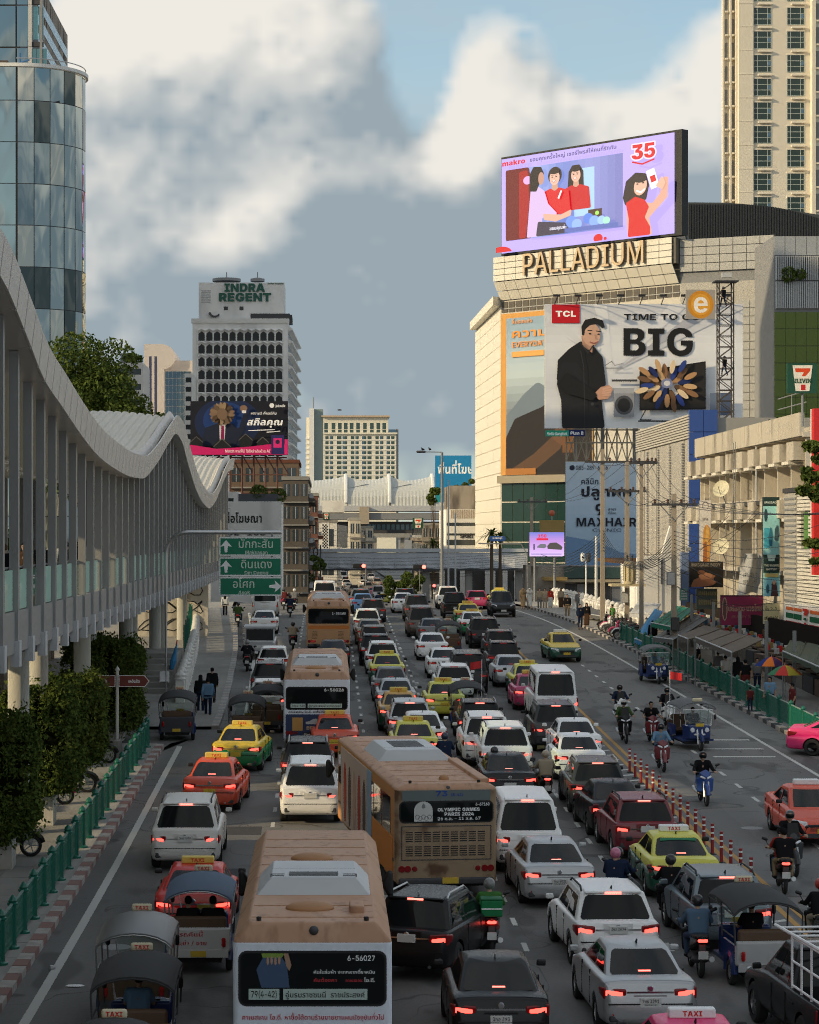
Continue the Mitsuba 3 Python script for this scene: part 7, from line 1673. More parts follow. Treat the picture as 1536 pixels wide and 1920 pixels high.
k = thing('traffic_light', 'small low red signal beside the median shrubs', 'traffic light'); c = at(813, 1098, 205); put(k, 'housing', mfl(hull([c + (sx * .2, 0, z) for sx in (-1, 1) for z in (-.3, .3)], .05, 8)), BLACK, 30); q = put(k, 'lens', mfl(m3.Manifold.sphere(1, 16).scale([.13, .06, .13]).translate((c + (.05, -.1, 0)).tolist())), LAMPR); scene[q]['emitter'] = glow((1, .06, .05), .8); put(k, 'pole', MB().tube([(c[0], 205, gz(205)), c], .05, 6), GREY)


def lamp_post(label, px, ytop, Y, arm, r=.11, mat=GREY, head=True, base=None):
    k = thing('street_lamp', label, 'street lamp'); p = at(px, ytop, Y); b = base if base is not None else gz(Y)
    put(k, 'pole', MB().tube([(p[0], Y, b), (p[0], Y, p[2])], [r * 1.2, r * .8], 8), mat, 40)
    if head:
        q = p + (arm, -.2, .05); put(k, 'arm', MB().bar(p, q, .12, .1), mat); put(k, 'lamp_head', mfl(hull([q + (-.4, 0, 0), q + (.4, 0, 0)], .13, 8)), DARK, 30)
    return k


lamp_post('tall street lamp with a long flat arm to the left against the sky', 829, 848, 262.0, -2.3, .16); lamp_post('slim grey pole right of the tall street lamp', 841, 900, 300.0, 0, .1, LGREY, False); lamp_post('thin pole in front of the sports shop', 854, 962, 300.0, 0, .1, LGREY, False)
lamp_post('white lamp pole beside the bridge balustrade on the right', 1118, 1005, 172.0, 0, .1, WHITE, False); lamp_post('short white pole carrying two cameras by the right balustrade', 1099, 1045, 178.0, 0, .07, WHITE, False)
for px, lb in ((1093, 'white round camera head'), (1104, 'dark camera box')):
    kk = thing('street_camera', lb + ' on the short white pole by the right balustrade', 'camera'); put(kk, 'case', mfl(hull([at(px, 1040, 178), at(px, 1050, 177.6)], .16, 10)), WHITE if 'white' in lb else DARK, 40); put(kk, 'lens', MB().lathe([(.001, .2), (.08, .18), (.1, .1)], at(px, 1046, 177.7), (0, -1, 0), 10), BLACK)
k = thing('birds', 'two dark birds perched on the arm of the tall street lamp', 'birds') if False else None
for i, px in enumerate((792, 806)):
    k = thing('bird', ('left' if i == 0 else 'right') + ' dark bird perched on the arm of the tall street lamp', 'bird'); c = at(px, 842, 261.8); put(k, 'body', mfl(m3.Manifold.batch_hull([m3.Manifold.sphere(.12, 10).translate(c.tolist()), m3.Manifold.sphere(.05, 8).translate((c + (.22 - .1 * i, 0, -.05)).tolist())]) + m3.Manifold.sphere(.07, 8).translate((c + (-.1, 0, .13)).tolist())), BLACK, True); put(k, 'leg', MB().tube([c, c + (0, 0, -.22)], .015, 4), BLACK); put(k, 'beak', MB().tube([c + (-.15, 0, .13), c + (-.22, 0, .12)], [.02, .003], 5), GREY)
k = thing('street_sign', 'blue direction sign board on an arm near the palm beyond the bridge', 'sign'); c = at(933, 1010, 225); put(k, 'board', mfl(hull([c + (sx * .65, 0, z) for sx in (-1, 1) for z in (-.22, .22)] + [c + (sx * .8, 0, 0) for sx in (-1, 1)], .03, 6)), M('sign_blue', (.02, .07, .25), .5), 30); put(k, 'lettering', MB().flat(centre(text('ถ.เพชรบุรี', .22, 600, width=.9), 0, 0), c + (0, -.045, .05), (1, 0, 0), (0, 0, 1)), SWHITE); put(k, 'pole', MB().tube([(c[0] + 2.8, 225, gz(225)), (c[0] + 2.8, 225, c[2] - 1.5), (c[0] + 2.2, 225, c[2] - .5), (c[0] - 1.8, 225, c[2] - .45)], .07, 6), GREY, 40)
# the green direction sign over the kerb lane
k = thing('direction_sign', 'green overhead direction sign with three white framed panels on a bent pipe gantry', 'sign'); Y = 97.5; s_ = Y / F
for i, (y0, y1, th, en, arrow) in enumerate(((1006, 1043, 'มักกะสัน', 'Makkasan', 0), (1044, 1081, 'ดินแดง', 'Din Daeng', 0), (1081, 1118, 'อโศก', 'Asok', 1))):
    a = at(411, y1 - .8, Y); b = at(529, y0 + .8, Y); c = (a + b) / 2; p = num(k + '__panel'); fl = sbox(a[0], a[2], b[0], b[2]).buffer(-.04).buffer(.04, 4)
    scene[p] = mikit.ply(MB().prism(fl, (0, Y, 0), (1, 0, 0), (0, 0, 1), .05).mesh(), SGREEN); put(p, 'border', MB().flat(fl.buffer(-.03).exterior.buffer(.022), (0, Y - .056, 0), (1, 0, 0), (0, 0, 1)), SWHITE)
    put(p, 'lettering', MB().flat(affinity.translate(text(th, 16 * s_, 500, width=(64, 58, 40)[i] * s_), at((448, 452, 437)[i], 0, Y)[0], c[2] - .06), (0, Y - .056, 0), (1, 0, 0), (0, 0, 1)), M('sign_text', (.52, .60, .52), .6)); put(p, 'lettering', MB().flat(affinity.translate(text(en, 6.5 * s_, 600, width=(42, 44, 22)[i] * s_), at((460, 459, 447)[i], 0, Y)[0], a[2] + .07), (0, Y - .056, 0), (1, 0, 0), (0, 0, 1)), M('sign_text', (.52, .60, .52), .6))
    ar = Polygon([(0, .26), (-.24, -.02), (-.08, .02), (-.05, -.24), (.05, -.24), (.08, .02), (.24, -.02)]); ar = affinity.rotate(ar, -90, origin=(0, 0)) if arrow else ar
    put(p, 'arrow', MB().flat(affinity.translate(ar, at(516 if arrow else 424, 0, Y)[0], c[2]), (0, Y - .056, 0), (1, 0, 0), (0, 0, 1)), SWHITE)
zz = at(0, 998, Y)[2]; x0 = at(311, 0, Y)[0]; x1 = at(528, 0, Y)[0]
put(k, 'gantry_pipe', MB().tube([(x0, Y + .12, gz(Y))] + [(x0, Y + .12, zz - .9)] + [(x0 + .9 * (1 - math.cos(t)), Y + .12, zz - .9 + .9 * math.sin(t)) for t in np.linspace(.2, 1.57, 7)] + [(x1, Y + .12, zz)], .085, 8), STEEL, 40)
for px in (430, 510):
    put(k, 'bracket', MB().box(at(px, 0, Y)[0] - .04, at(px, 0, Y)[0] + .04, Y, Y + .1, at(0, 1118, Y)[2], zz), GREY)
# brown sign post on the left pavement
k = thing('sign_post', 'brown double ended place sign on a white post on the left pavement', 'sign'); p = gp(220, 1428); Y = p[1]; s_ = Y / F; tz = at(0, 1258, Y)[2]
put(k, 'post', MB().tube([p, (p[0], Y, tz)], .055, 8).lathe([(.07, 0), (.09, .05), (.02, .16), (.001, .2)], (p[0], Y, tz), (0, 0, 1), 8), M('post_white', (.50, .49, .46), .6), 40); put(k, 'plinth', MB().lathe([(.20, .13), (.17, .75), (.1, .82)], p, (0, 0, 1), 12), CONC, 40)
for sg, px0, px1, t1, t2 in ((-1, 164, 217, 'ทำเนียบ', 'Platinum'), (1, 223, 281, 'เพลินจิต', 'Baiyoke')):
    a, b = at(px0, 0, Y)[0], at(px1, 0, Y)[0]; z0, z1 = at(0, 1288, Y)[2], at(0, 1266, Y)[2]; tip = .18
    pg = Polygon([(a + tip, z0), (b, z0), (b, z1), (a + tip, z1), (a, (z0 + z1) / 2)]) if sg < 0 else Polygon([(a, z0), (b - tip, z0), (b, (z0 + z1) / 2), (b - tip, z1), (a, z1)])
    q = put(k, 'arm_board', MB().prism(pg, (0, Y - .05, 0), (1, 0, 0), (0, 0, 1), .04), M('sign_brown', (.13, .025, .018), .5)); put(q, 'border', MB().flat(pg.buffer(-.015).exterior.buffer(.01), (0, Y - .096, 0), (1, 0, 0), (0, 0, 1)), SWHITE)
    put(q, 'lettering', MB().flat(affinity.translate(text({-1: 'ประตูน้ำ', 1: 'เพลินจิต'}[sg], .12, 600, width=.42), (a + b) / 2 - .21, (z0 + z1) / 2 - .06), (0, Y - .096, 0), (1, 0, 0), (0, 0, 1)), SWHITE)

# ================================================================== blocks on the left between the bridge and the hotel
k, r, fr = board('billboard', 'dark billboard with a lion headed man in a suit in front of the hotel', 'billboard', 357, 752, 540, 853, 330.0, .6, GREY)
r.rect(0, 0, 183, 101, '0c1020').ell(70, 40, 62, 46, '10244c').ell(66, 36, 42, 34, '163a78').ell(62, 30, 24, 20, '1f4c94')
r.blob([(20, 84), (28, 50), (50, 42), (80, 42), (90, 54), (100, 24), (110, 20), (104, 50), (84, 84)], '141f38', 3).blob([(54, 44), (66, 44), (64, 86), (56, 86)], 'd8d4dc', 1).blob([(58, 46), (63, 46), (64, 84), (57, 84)], '8c1c50', 1)
for i in range(26):
    a_ = i * 2.4; r.add(affinity.rotate(affinity.scale(Point(60 + 15 * math.cos(a_), 24 + 13 * math.sin(a_)).buffer(1, 5), 9, 3.5), math.degrees(a_)), ('6e5844', '8a705a', '54402f', '9c8468')[i % 4])
r.ell(60, 25, 10, 11, '7d6450').ell(100, 14, 7, 6, '8a6c58').rect(97, 18, 105, 23, 'e8e4e8')
for x, y, k2 in ((12, 74, 12), (60, 82, 16), (104, 70, 13), (136, 74, 11)):
    r.ell(x, y + 6, k2, k2, '14161c').line([(x - k2, y + 4), (x, y - k2 + 5), (x + k2, y + 4)], 1, '6a6864')
r.blob([(0, 82), (50, 90), (110, 86), (160, 80), (183, 82), (183, 101), (0, 101)], 'd4166c', 1).rect(152, 64, 176, 100, '2a2464').rect(156, 70, 172, 88, 'e0287c').ell(164, 77, 4, 4, '241c44').rect(177, 72, 183, 101, 'e0287c')
r.ell(153, 9, 4.5, 4.5, 'f4f4f8').txt('jobsdb', 160, 12, 5, 'f4f4f8', 700, 18).txt('หางานดี ที่พอดีกับ', 114, 26, 5, 'f0f0f4', 600, 48).txt('สกิลคุณ', 106, 46, 13, 'ffffff', 800, 66, None, -12).line([(110, 56), (158, 54)], 1.6, 'f4f4f8').line([(144, 59), (168, 57)], 1.6, 'f4f4f8').txt('Match งานที่ใช่ ได้ดีกว่าเดิมด้วย AI', 66, 97, 5.5, 'ffe8f4', 600, 84).done(k)
m = MB()
for px in range(366, 540, 22):
    m.tube([at(px, 853, 331), at(px, 945, 331)], .13, 5); m.tube([at(px, 853, 331), at(px + 22, 890, 332)], .08, 4)
for y in (858, 890, 925):
    m.tube([at(360, y, 331), at(538, y, 331)], .09, 5)
put(k, 'steel_frame', m, M('frame_rust', (.13, .06, .05), .8))
k = thing('advert_wall', 'white side wall with large Thai letters behind the green direction sign', 'building'); Y = 300.0; A = lambda px, py: at(px, py, Y)
bx(k, 'wall', A(395, 0)[0], A(528, 0)[0], Y, Y + 12, 0, A(0, 940)[2], WHW); bx(k, 'stair_tower', A(395, 0)[0], A(447, 0)[0], Y + .2, Y + 9, 0, A(0, 922)[2], WHW); bx(k, 'roof_railing', A(447, 0)[0], A(521, 0)[0], Y + .1, Y + .3, A(0, 940)[2], A(0, 926)[2], M('rail_dark', (.07, .075, .09), .6)); bx(k, 'window', A(428, 0)[0], A(438, 0)[0], Y + .05, Y + .25, A(0, 944)[2], A(0, 934)[2], WINDOW)
for tx, x0, x1, py, h in (('ติดต่อโฆษณา', 400, 491, 980, 17), ('ที่ 02-105', 409, 498, 1004, 10)):
    put(k, 'lettering', MB().prism(text(tx, h * Y / F, 700, width=(x1 - x0) * Y / F), A(x0, py) + (0, -.01, 0), (1, 0, 0), (0, 0, 1), .06), BLACK)
put(k, 'roof_plants', leaves(900, blobs([A(485, 925) + (0, 1, 0), A(522, 930) + (0, 1, 0)], [1.1, 1.0]), .22), LEAF)


def old_block(label, px0, px1, ytop, Y, Y2, wall, floors=4, cols=3, sgn=1, roof=None):
    """an old shop row: a front towards the camera and a flank along the street"""
    k = thing('shop_house', label, 'building'); a, b = at(px0, ytop, Y), at(px1, ytop, Y); x0, x1, zt = a[0], b[0], a[2]; zb = min(gz(Y), gz(Y2)) - 1
    bx(k, 'wall', x0, x1, Y, Y2, zb, zt, wall); bx(k, 'parapet', x0 - .15, x1 + .15, Y - .15, Y2 + .1, zt, zt + .5, roof or CONC); xs = x1 if sgn > 0 else x0; fh = (zt - zb - 3.5) / floors
    for f_ in range(floors):
        z = zb + 3.8 + f_ * fh
        bx(k, 'floor_ledge', x0 - .08, x1 + .08, Y - .5, Y - .02, z - .35, z - .15, CONC)
        for c in range(cols):
            xa = x0 + (x1 - x0) * (c + .18) / cols; xb = x0 + (x1 - x0) * (c + .82) / cols; bx(k, 'window', xa, xb, Y - .06, Y + .02, z + .6, z + fh * .72, WINDOW); bx(k, 'window_frame', (xa + xb) / 2 - .04, (xa + xb) / 2 + .04, Y - .1, Y - .06, z + .6, z + fh * .72, LGREY)
        nd = max(2, int((Y2 - Y) / 4))
        for c in range(nd):
            ya = Y + (Y2 - Y) * (c + .15) / nd; yb = Y + (Y2 - Y) * (c + .8) / nd; bx(k, 'side_window', xs - .06, xs + .06, ya, yb, z + .5, z + fh * .75, WINDOW if (c + f_) % 3 else DARK); bx(k, 'balcony', xs - .1 if sgn > 0 else xs - .9, xs + .9 if sgn > 0 else xs + .1, ya - .3, yb + .3, z - .25, z + .35 if (c * 7 + f_) % 2 else z - .1, wall)
            if (c + f_) % 2 == 0:
                bx(k, 'air_conditioner', xs + sgn * .15, xs + sgn * .6, ya + .2, ya + 1.1, z + .4, z + .95, LGREY)
    return k


old_block('soot stained old shop row with dark balconies left of the street beyond the bridge', 530, 578, 900, 318, 372, M('soot_wall', (.13, .115, .10), .9), 5, 3); old_block('brown roofed old block behind the white advert wall', 430, 560, 868, 352, 378, M('soot_brown', (.17, .125, .095), .9), 5, 5, roof=M('roof_rust', (.16, .07, .05), .9)); old_block('red brown narrow house by the checkered shop', 572, 596, 930, 395, 414, M('house_red', (.20, .10, .08), .9), 4, 2)
k = old_block('white shop with a checkered column and grey shutters beyond the footbridge', 598, 632, 980, 418, 470, WHW, 2, 1); Y = 418.0; A = lambda px, py: at(px, py, Y)
for i in range(4):
    for j in range(16):
        if (i + j) % 2 == 0:
            x = A(604.5 + 2.6 * i, 0)[0]; bx(k, 'black_check', x, x + .24, Y - .16, Y - .1, A(0, 983 + 2.8 * j)[2] - .26, A(0, 983 + 2.8 * j)[2], BLACK)
bx(k, 'white_column', A(603, 0)[0], A(617, 0)[0], Y - .1, Y - .02, A(0, 1035)[2], A(0, 975)[2], WHITE); bx(k, 'upper_fascia', A(604, 0)[0], A(646, 0)[0], Y + 3, Y + 30, A(0, 960)[2], A(0, 938)[2], WHW)
put(k, 'shutter', MB().add([A(617, 1030), A(656, 1030) + (0, 44, 0), A(656, 985) + (0, 44, 0), A(617, 981)], [[0, 1, 2, 3]]), M('shutter', (.20, .21, .23), .5, .3))
def seven(parent, px, py, h, Y, nm='shop_sign', label=None):
    """the convenience shop's keystone sign: a green bordered white field with a striped seven"""
    s_ = Y / F; k, r, _ = board(nm, label, 'sign', px - h * .5, py - h / 2, px + h * .5, py + h / 2, Y, .3, M('seven_green', (.01, .07, .04), .5)); q = h / 60
    r.poly([(10 * q, 4 * q), (50 * q, 4 * q), (44 * q, 56 * q), (16 * q, 56 * q)], 'e8e2d4').poly([(15 * q, 10 * q), (46 * q, 10 * q), (45 * q, 16 * q), (36 * q, 26 * q), (28 * q, 26 * q), (33 * q, 18 * q), (16 * q, 18 * q)], 'd8481c').poly([(27 * q, 43 * q), (36 * q, 43 * q), (36 * q, 54 * q), (27 * q, 54 * q)], 'c41e24').txt('ELEVEN', 14 * q, 40 * q, 9 * q, '0e4a2e', 900, 33 * q).done(k); return k
seven(None, 784, 981, 20, 455.0, label='small convenience shop sign far down the street right of the station shaft'); seven(None, 612, 968, 12, 417.6, label='convenience shop sign above the checkered column')
old_block('tan shop house beyond the shuttered shop', 656, 676, 975, 480, 520, OLD, 3, 2); old_block('grey old house on the right far down the street', 792, 838, 985, 500, 560, OLDG, 3, 4, -1); old_block('pale house on the left far below the station', 676, 700, 990, 560, 620, OLD, 3, 2)
k = thing('sports_shop', 'pale shop building with the word SPORT and a striped top beside the mall', 'building'); Y = 440.0; A = lambda px, py: at(px, py, Y)
bx(k, 'wall', A(836, 0)[0], A(895, 0)[0], Y, Y + 25, 0, A(0, 955)[2], WHW); bx(k, 'dark_block', A(845, 0)[0], A(895, 0)[0], Y + 3, Y + 24, A(0, 955)[2], A(0, 910)[2], OLDG)
for i in range(14):
    bx(k, 'stripe', A(846 + 3.4 * i, 0)[0], A(847.6 + 3.4 * i, 0)[0], Y - .1, Y, A(0, 972)[2], A(0, 956)[2], M('stripe_tan', (.36, .28, .20), .8))
for y0, y1 in ((980, 986), (1000, 1004), (1012, 1022)):
    bx(k, 'window_band', A(838, 0)[0], A(893, 0)[0], Y - .08, Y, A(0, y1)[2], A(0, y0)[2], WINDOW)
put(k, 'lettering', MB().prism(text('SPORT', 7.5 * Y / F, 800, width=25 * Y / F), A(863, 1009) + (0, -.06, 0), (1, 0, 0), (0, 0, 1), .12), BLACK)
k, r, fr = board('billboard', 'bright blue vacant space billboard with white Thai letters beyond the street lamp', 'billboard', 816, 854, 884, 942, 480.0, .6, GREY); r.rect(0, 0, 68, 88, '1482c0').txt('พื้นที่โฆษณา', 5, 34, 17, 'f0f6fa', 700, 92).rect(0, 60, 14, 88, '1a8a9a').done(k)
tree('street_tree', 'dark climbing greenery in front of the blue billboard', at(870, 960, 452) * (1, 1, 0), at(872, 918, 452), (2.6, 2, 2.4), 14, 5000, .25, .2, seed=11); tree('street_tree', 'small dark tree at the left foot of the blue billboard', at(815, 1000, 452) * (1, 1, 0), at(812, 928, 452), (1.4, 1.4, 2.6), 10, 2500, .25, .12, seed=12)


def palm(label, px, py, Y, r, zb, seed):
    rg = np.random.default_rng(seed); k = thing('palm_tree', label, 'palm tree'); c = at(px, py, Y); V, Fc, o = [], [], 0
    for i in range(46):
        a = rg.uniform(0, 6.28); el = rg.uniform(-.3, 1.25); L = r * rg.uniform(.8, 1.15); d0 = np.array([math.cos(a) * math.cos(el), math.sin(a) * math.cos(el), math.sin(el)]); sd = nrm(np.cross(d0, (0, 0, 1)))
        for j in range(7):
            t = j / 6; p = c + d0 * L * t - np.array([0, 0, .55 * L * t * t]); V += [p - sd * .16 * (1.1 - t) * r / 2, p + sd * .16 * (1.1 - t) * r / 2]
            if j:
                Fc.append([o + 2 * j - 2, o + 2 * j - 1, o + 2 * j + 1, o + 2 * j])
        o += 14
    put(k, 'crown', (np.array(V), np.array(Fc)), LEAF); put(k, 'trunk', MB().tube([(c[0], Y, zb), c], [.25, .18], 8), BARK, 40)


palm('palm tree in front of the mall beside the blue direction sign', 922, 1002, 300, 2.3, 0, 1); palm('pale palm tree beyond the footbridge left of the lamp pole', 812, 1018, 372, 1.9, 0, 2); palm('second palm close behind the one by the mall', 938, 1006, 305, 1.9, 0, 3)
tree('median_shrub', 'round green shrub on the median where the queue ends', (at(745, 0, 214)[0], 214, gz(214)), at(742, 1104, 214), (1.5, 1.2, 1.35), 16, 11000, .11, .1, seed=21); tree('median_shrub', 'second green shrub behind the first on the median', (at(770, 0, 222)[0], 222, gz(222)), at(770, 1098, 222), (1.3, 1.2, 1.4), 14, 8000, .11, .1, seed=22)
tree('street_tree', 'thin small tree hanging before the left part of the footbridge', (at(597, 0, 300)[0], 300, 0), at(597, 1058, 300), (1.1, 1, 1.3), 10, 2600, .12, .08, seed=23)
tree('street_tree', 'low dark trees at the left kerb beyond the bridge', (at(545, 0, 330)[0], 330, 0), at(548, 1085, 330), (3.4, 3, 1.6), 18, 7000, .16, .12, seed=24)
# coffee shop front under the right end of the footbridge
k = thing('coffee_shop', 'white columned shop front with lit white letters under the right end of the footbridge', 'shop'); Y = 356.0; A = lambda px, py: at(px, py, Y)
bx(k, 'wall', A(835, 0)[0], A(1000, 0)[0], Y + 1.5, Y + 2, -1, 6.2, M('shop_dark', (.05, .048, .045), .6))
for px in (868, 915, 925, 948, 970):
    bx(k, 'column', A(px, 0)[0] - .35, A(px, 0)[0] + .35, Y + .6, Y + 1.4, -1, 6.2, WHW)
for px in (848, 880, 955, 982):
    bx(k, 'shop_window', A(px, 0)[0] - .9, A(px, 0)[0] + .9, Y + 1.4, Y + 1.5, -.5, 3.6, WINDOW)
q = put(k, 'lettering', MB().prism(text('STARBUCKS', 6.0 * Y / F, 800, width=38 * Y / F), A(964, 1083) + (0, .4, 0), (1, 0, 0), (0, 0, 1), .1), SWHITE)
# ================================================================== right side of the street
# tall cream tower behind the mall
k = thing('apartment_tower', 'tall cream apartment tower with paired columns of green windows at the upper right', 'building'); Y = 470.0; s_ = Y / F; A = lambda px, py: at(px, py, Y)
TW = M('tower_cream', (.66, .61, .51), .85); TWS = M('tower_sill', (.70, .65, .55), .8); zt = A(0, -60)[2]
bx(k, 'wall', A(1412, 0)[0], A(1600, 0)[0], Y, Y + 30, 0, zt, TW); bx(k, 'corner_pier', A(1385, 0)[0], A(1412, 0)[0], Y - .5, Y + 9, 0, zt, TW); bx(k, 'flank', A(1358, 0)[0], A(1385, 0)[0], Y + 2.2, Y + 3, 0, zt, TW); bx(k, 'flank_pier', A(1371, 0)[0], A(1374, 0)[0], Y + 1.2, Y + 2.2, 0, zt, TW); bx(k, 'flank_pier', A(1358, 0)[0], A(1361, 0)[0], Y + 1.6, Y + 2.2, 0, zt, TW); bx(k, 'flank_pier', A(1381, 0)[0], A(1385, 0)[0], Y + .8, Y + 2.2, 0, zt, TW)
for r in range(12):
    yc = -14 + 44.4 * r
    bx(k, 'pier_joint', A(1384.5, 0)[0], A(1412.5, 0)[0], Y - .62, Y - .5, A(0, yc + 20.5)[2], A(0, yc + 19)[2], TWS)
    for x0, x1 in ((1413.5, 1446), (1476, 1508)):
        z0, z1 = A(0, yc + 16)[2], A(0, yc - 16)[2]; xa, xb = A(x0, 0)[0], A(x1, 0)[0]
        q = num(k + '__window'); scene[q] = mikit.ply(MB().box(xa, xb, Y - .1, Y - .02, z0, z1).mesh(), M('tower_window', (.018, .035, .03), .12, 0, 0, .6))
        m = MB()
        for t in (0, .2, .78, 1):
            m.box(xa + (xb - xa) * t - .05, xa + (xb - xa) * t + .05, Y - .16, Y - .1, z0, z1)
        for t in (0, .34, .66, 1):
            m.box(xa, xb, Y - .15, Y - .1, z0 + (z1 - z0) * t - .05, z0 + (z1 - z0) * t + .05)
        put(q, 'frame', m, M('tower_frame', (.42, .48, .45), .6))
        if (r * 3 + x0) % 2:
            put(q, 'casement', MB().box(xa + (xb - xa) * .80, xb - .1, Y - .2, Y - .15, z0 + (z1 - z0) * .38, z0 + (z1 - z0) * .62), BLUEWIN)
        bx(k, 'sill', xa + .8, xb + .1, Y - .75, Y, z0 - .75, z0 - .45, TWS); bx(k, 'window_head', xa - .1, xb + .1, Y - .25, Y, z1, z1 + .25, TWS)
    for x in (1365.5, 1377.5):
        bx(k, 'slot_window', A(x - 2.6, 0)[0], A(x + 2.2, 0)[0], Y + 2.05, Y + 2.2, A(0, yc + 30)[2], A(0, yc + 1)[2], M('tower_slot', (.20, .20, .19), .4)); bx(k, 'slot_sill', A(x - 2.8, 0)[0], A(x + 2.2, 0)[0], Y + 1.2, Y + 2.2, A(0, yc + 34)[2], A(0, yc + 31)[2], TWS)
bx(k, 'right_pier', A(1519, 0)[0], A(1526, 0)[0], Y - 2.2, Y, 0, zt, TW); bx(k, 'right_bay', A(1526, 0)[0], A(1600, 0)[0], Y - 1.6, Y, 0, zt, TW)
for r in range(10):
    yc = 10 + 44.4 * r; bx(k, 'bay_window', A(1527, 0)[0], A(1534, 0)[0], Y - 1.75, Y - 1.6, A(0, yc + 30)[2], A(0, yc)[2], M('tower_slot', (.20, .20, .19), .4)); bx(k, 'bay_sill', A(1526.5, 0)[0], A(1535, 0)[0], Y - 2.1, Y - 1.6, A(0, yc + 34)[2], A(0, yc + 31)[2], TWS)

# louvred white block and its blue party wall
k = thing('louvred_building', 'pale building clad in tall vertical battens with a blue party wall facing the street', 'building'); XF = 26.6; Y0, Y1 = 176.0, 206.0; ZT = 19.6
bx(k, 'wall', XF + .5, XF + 12, Y0 + .3, Y1, 2, ZT - .4, M('louvre_back', (.30, .29, .27), .8)); BAT = M('batten', (.46, .44, .40), .6)
for i in range(60):
    y = Y0 + .25 + (Y1 - Y0 - .3) * i / 60
    if i % 15 not in (4,):
        bx(k, 'batten', XF, XF + .3, y, y + .27, 8.6, 17.6, BAT)
for i in range(9):
    bx(k, 'top_louvre', XF - .05, XF + .3, Y0, Y1, 17.7 + .2 * i, 17.82 + .2 * i, BAT)
for i in range(4):
    m = MB(); y = Y0 + 6.5 * i + 2.6
    for j in range(44):
        m.box(XF - .12, XF + .02, y, y + .6, 8.7 + .2 * j, 8.8 + .2 * j)
    put(k, 'vent_strip', m, GREY)
for j in range(10):
    for i in range(2):
        bx(k, 'blue_panel', XF + .02 + 1.05 * i, XF + 1.03 + 1.05 * i, Y0 - .05, Y0 + .25, 3.4 + 1.64 * j, 5.0 + 1.64 * j, BLUEM)
bx(k, 'blue_corner', XF - .55, XF - .02, Y0 - .02, Y0 + 2, 4, 9.3, M('blue_grey', (.13, .18, .30), .5)); bx(k, 'roof_debris', XF - 3.3, XF, Y0 + 4, Y1, 8.3, 8.6, M('rust_brown', (.12, .075, .05), .9))
k = thing('white_annex', 'blank white annex wall with a slanted edge in front of the louvred building', 'building'); P_ = [at(1195, 1160, 172), at(1277, 1160, 172), at(1275, 986, 172), at(1257, 986, 172), at(1241, 1040, 172), at(1195, 1046, 172)]
put(k, 'wall', MB().prism(Polygon([(p[0], p[2]) for p in P_]), (0, 172, 0), (1, 0, 0), (0, 0, 1), -.6), WHW); bx(k, 'body', at(1196, 0, 172)[0], at(1274, 0, 172)[0], 172.6, 182, 3, 8.4, WHW); bx(k, 'slit_window', at(1239, 0, 172)[0], at(1246, 0, 172)[0], 171.95, 172.0, at(0, 1095, 172)[2], at(0, 1050, 172)[2], M('slit_grey', (.25, .25, .26), .5)); put(k, 'drain_pipe', MB().tube([at(1235, 1044, 171.8), at(1235, 1150, 171.8)], .05, 5), GREY)

# old shop house with deep fins
k = thing('finned_shophouse', 'old cream shop house with deep concrete fins and hanging planter boxes on the right', 'building'); XF = 25.6; Y0, Y1 = 128.0, 164.5; ZT = 17.0
bx(k, 'wall', XF + 1.6, XF + 12, Y0, Y1, 2, ZT - .3, OLD); bx(k, 'end_wall', XF + .3, XF + 12, Y1 - .3, Y1, 2, ZT - .4, OLD); bx(k, 'roof_slab', XF - .2, XF + 12, Y0 - .2, Y1 + .4, ZT - 1.15, ZT - .9, OLD)
for i in range(6):
    y = Y0 + (Y1 - Y0) * i / 6; bx(k, 'parapet_panel', XF - .35, XF - .1, y + .03, y + (Y1 - Y0) / 6 - .03, ZT - 1.1, ZT + .15, OLD)
FH = (ZT - 1.2, 12.7, 8.6); fins = list(np.arange(Y0 + .3, Y1 + .1, 4.02))
for f_ in range(2):
    z1, z0 = FH[f_], FH[f_ + 1]; bx(k, 'floor_slab', XF - .1, XF + 1.6, Y0, Y1, z0 - .25, z0, OLD)
    for i, y in enumerate(fins):
        bx(k, 'fin', XF + .05, XF + 1.6, y, y + .22, z0, z1, OLD)
        bx(k, 'planter_box', XF - .45, XF + .35, y + .9, y + 2.9, z1 - 1.15, z1 - .15, OLD); bx(k, 'planter_lip', XF - .5, XF + .35, y + 2.2, y + 4.0, z1 - 1.35, z1 - 1.18, M('old_white', (.60, .57, .50), .85))
        if i < len(fins) - 1:
            q = num(k + '__window'); scene[q] = mikit.ply(MB().box(XF + 1.5, XF + 1.62, y + 1.0, y + 2.0, z0 + .9, z1 - 1.5).mesh(), WINDOW); put(q, 'frame', MB().box(XF + 1.46, XF + 1.52, y + 1.46, y + 1.54, z0 + .9, z1 - 1.5).box(XF + 1.4, XF + 1.55, y + .9, y + 2.1, z0 + .78, z0 + .9), WHITE)
            if (i + f_) % 2:
                bx(k, 'air_conditioner', XF + .9, XF + 1.5, y + 2.5, y + 3.5, z0 + .3, z0 + .95, LGREY)
bx(k, 'sign_rail', XF - .3, XF - .1, Y0 + 8, Y1, 12.35, 12.6, DARK); put(k, 'drain_pipe', MB().tube([(XF - .15, 142, 6), (XF - .15, 142, ZT - .2)], .07, 6), LGREY, 40); put(k, 'drain_pipe', MB().tube([(XF - .2, 152.5, 8), (XF - .2, 152.5, ZT)], .04, 5), GREY)
m = MB()
for z in np.arange(7.5, 16, .45):
    m.tube([(XF - .5, 147.2, z), (XF - .5, 147.9, z)], .02, 4)
for y in (147.2, 147.9):
    m.tube([(XF - .5, y, 7.2), (XF - .5, y, 16.3)], .025, 4)
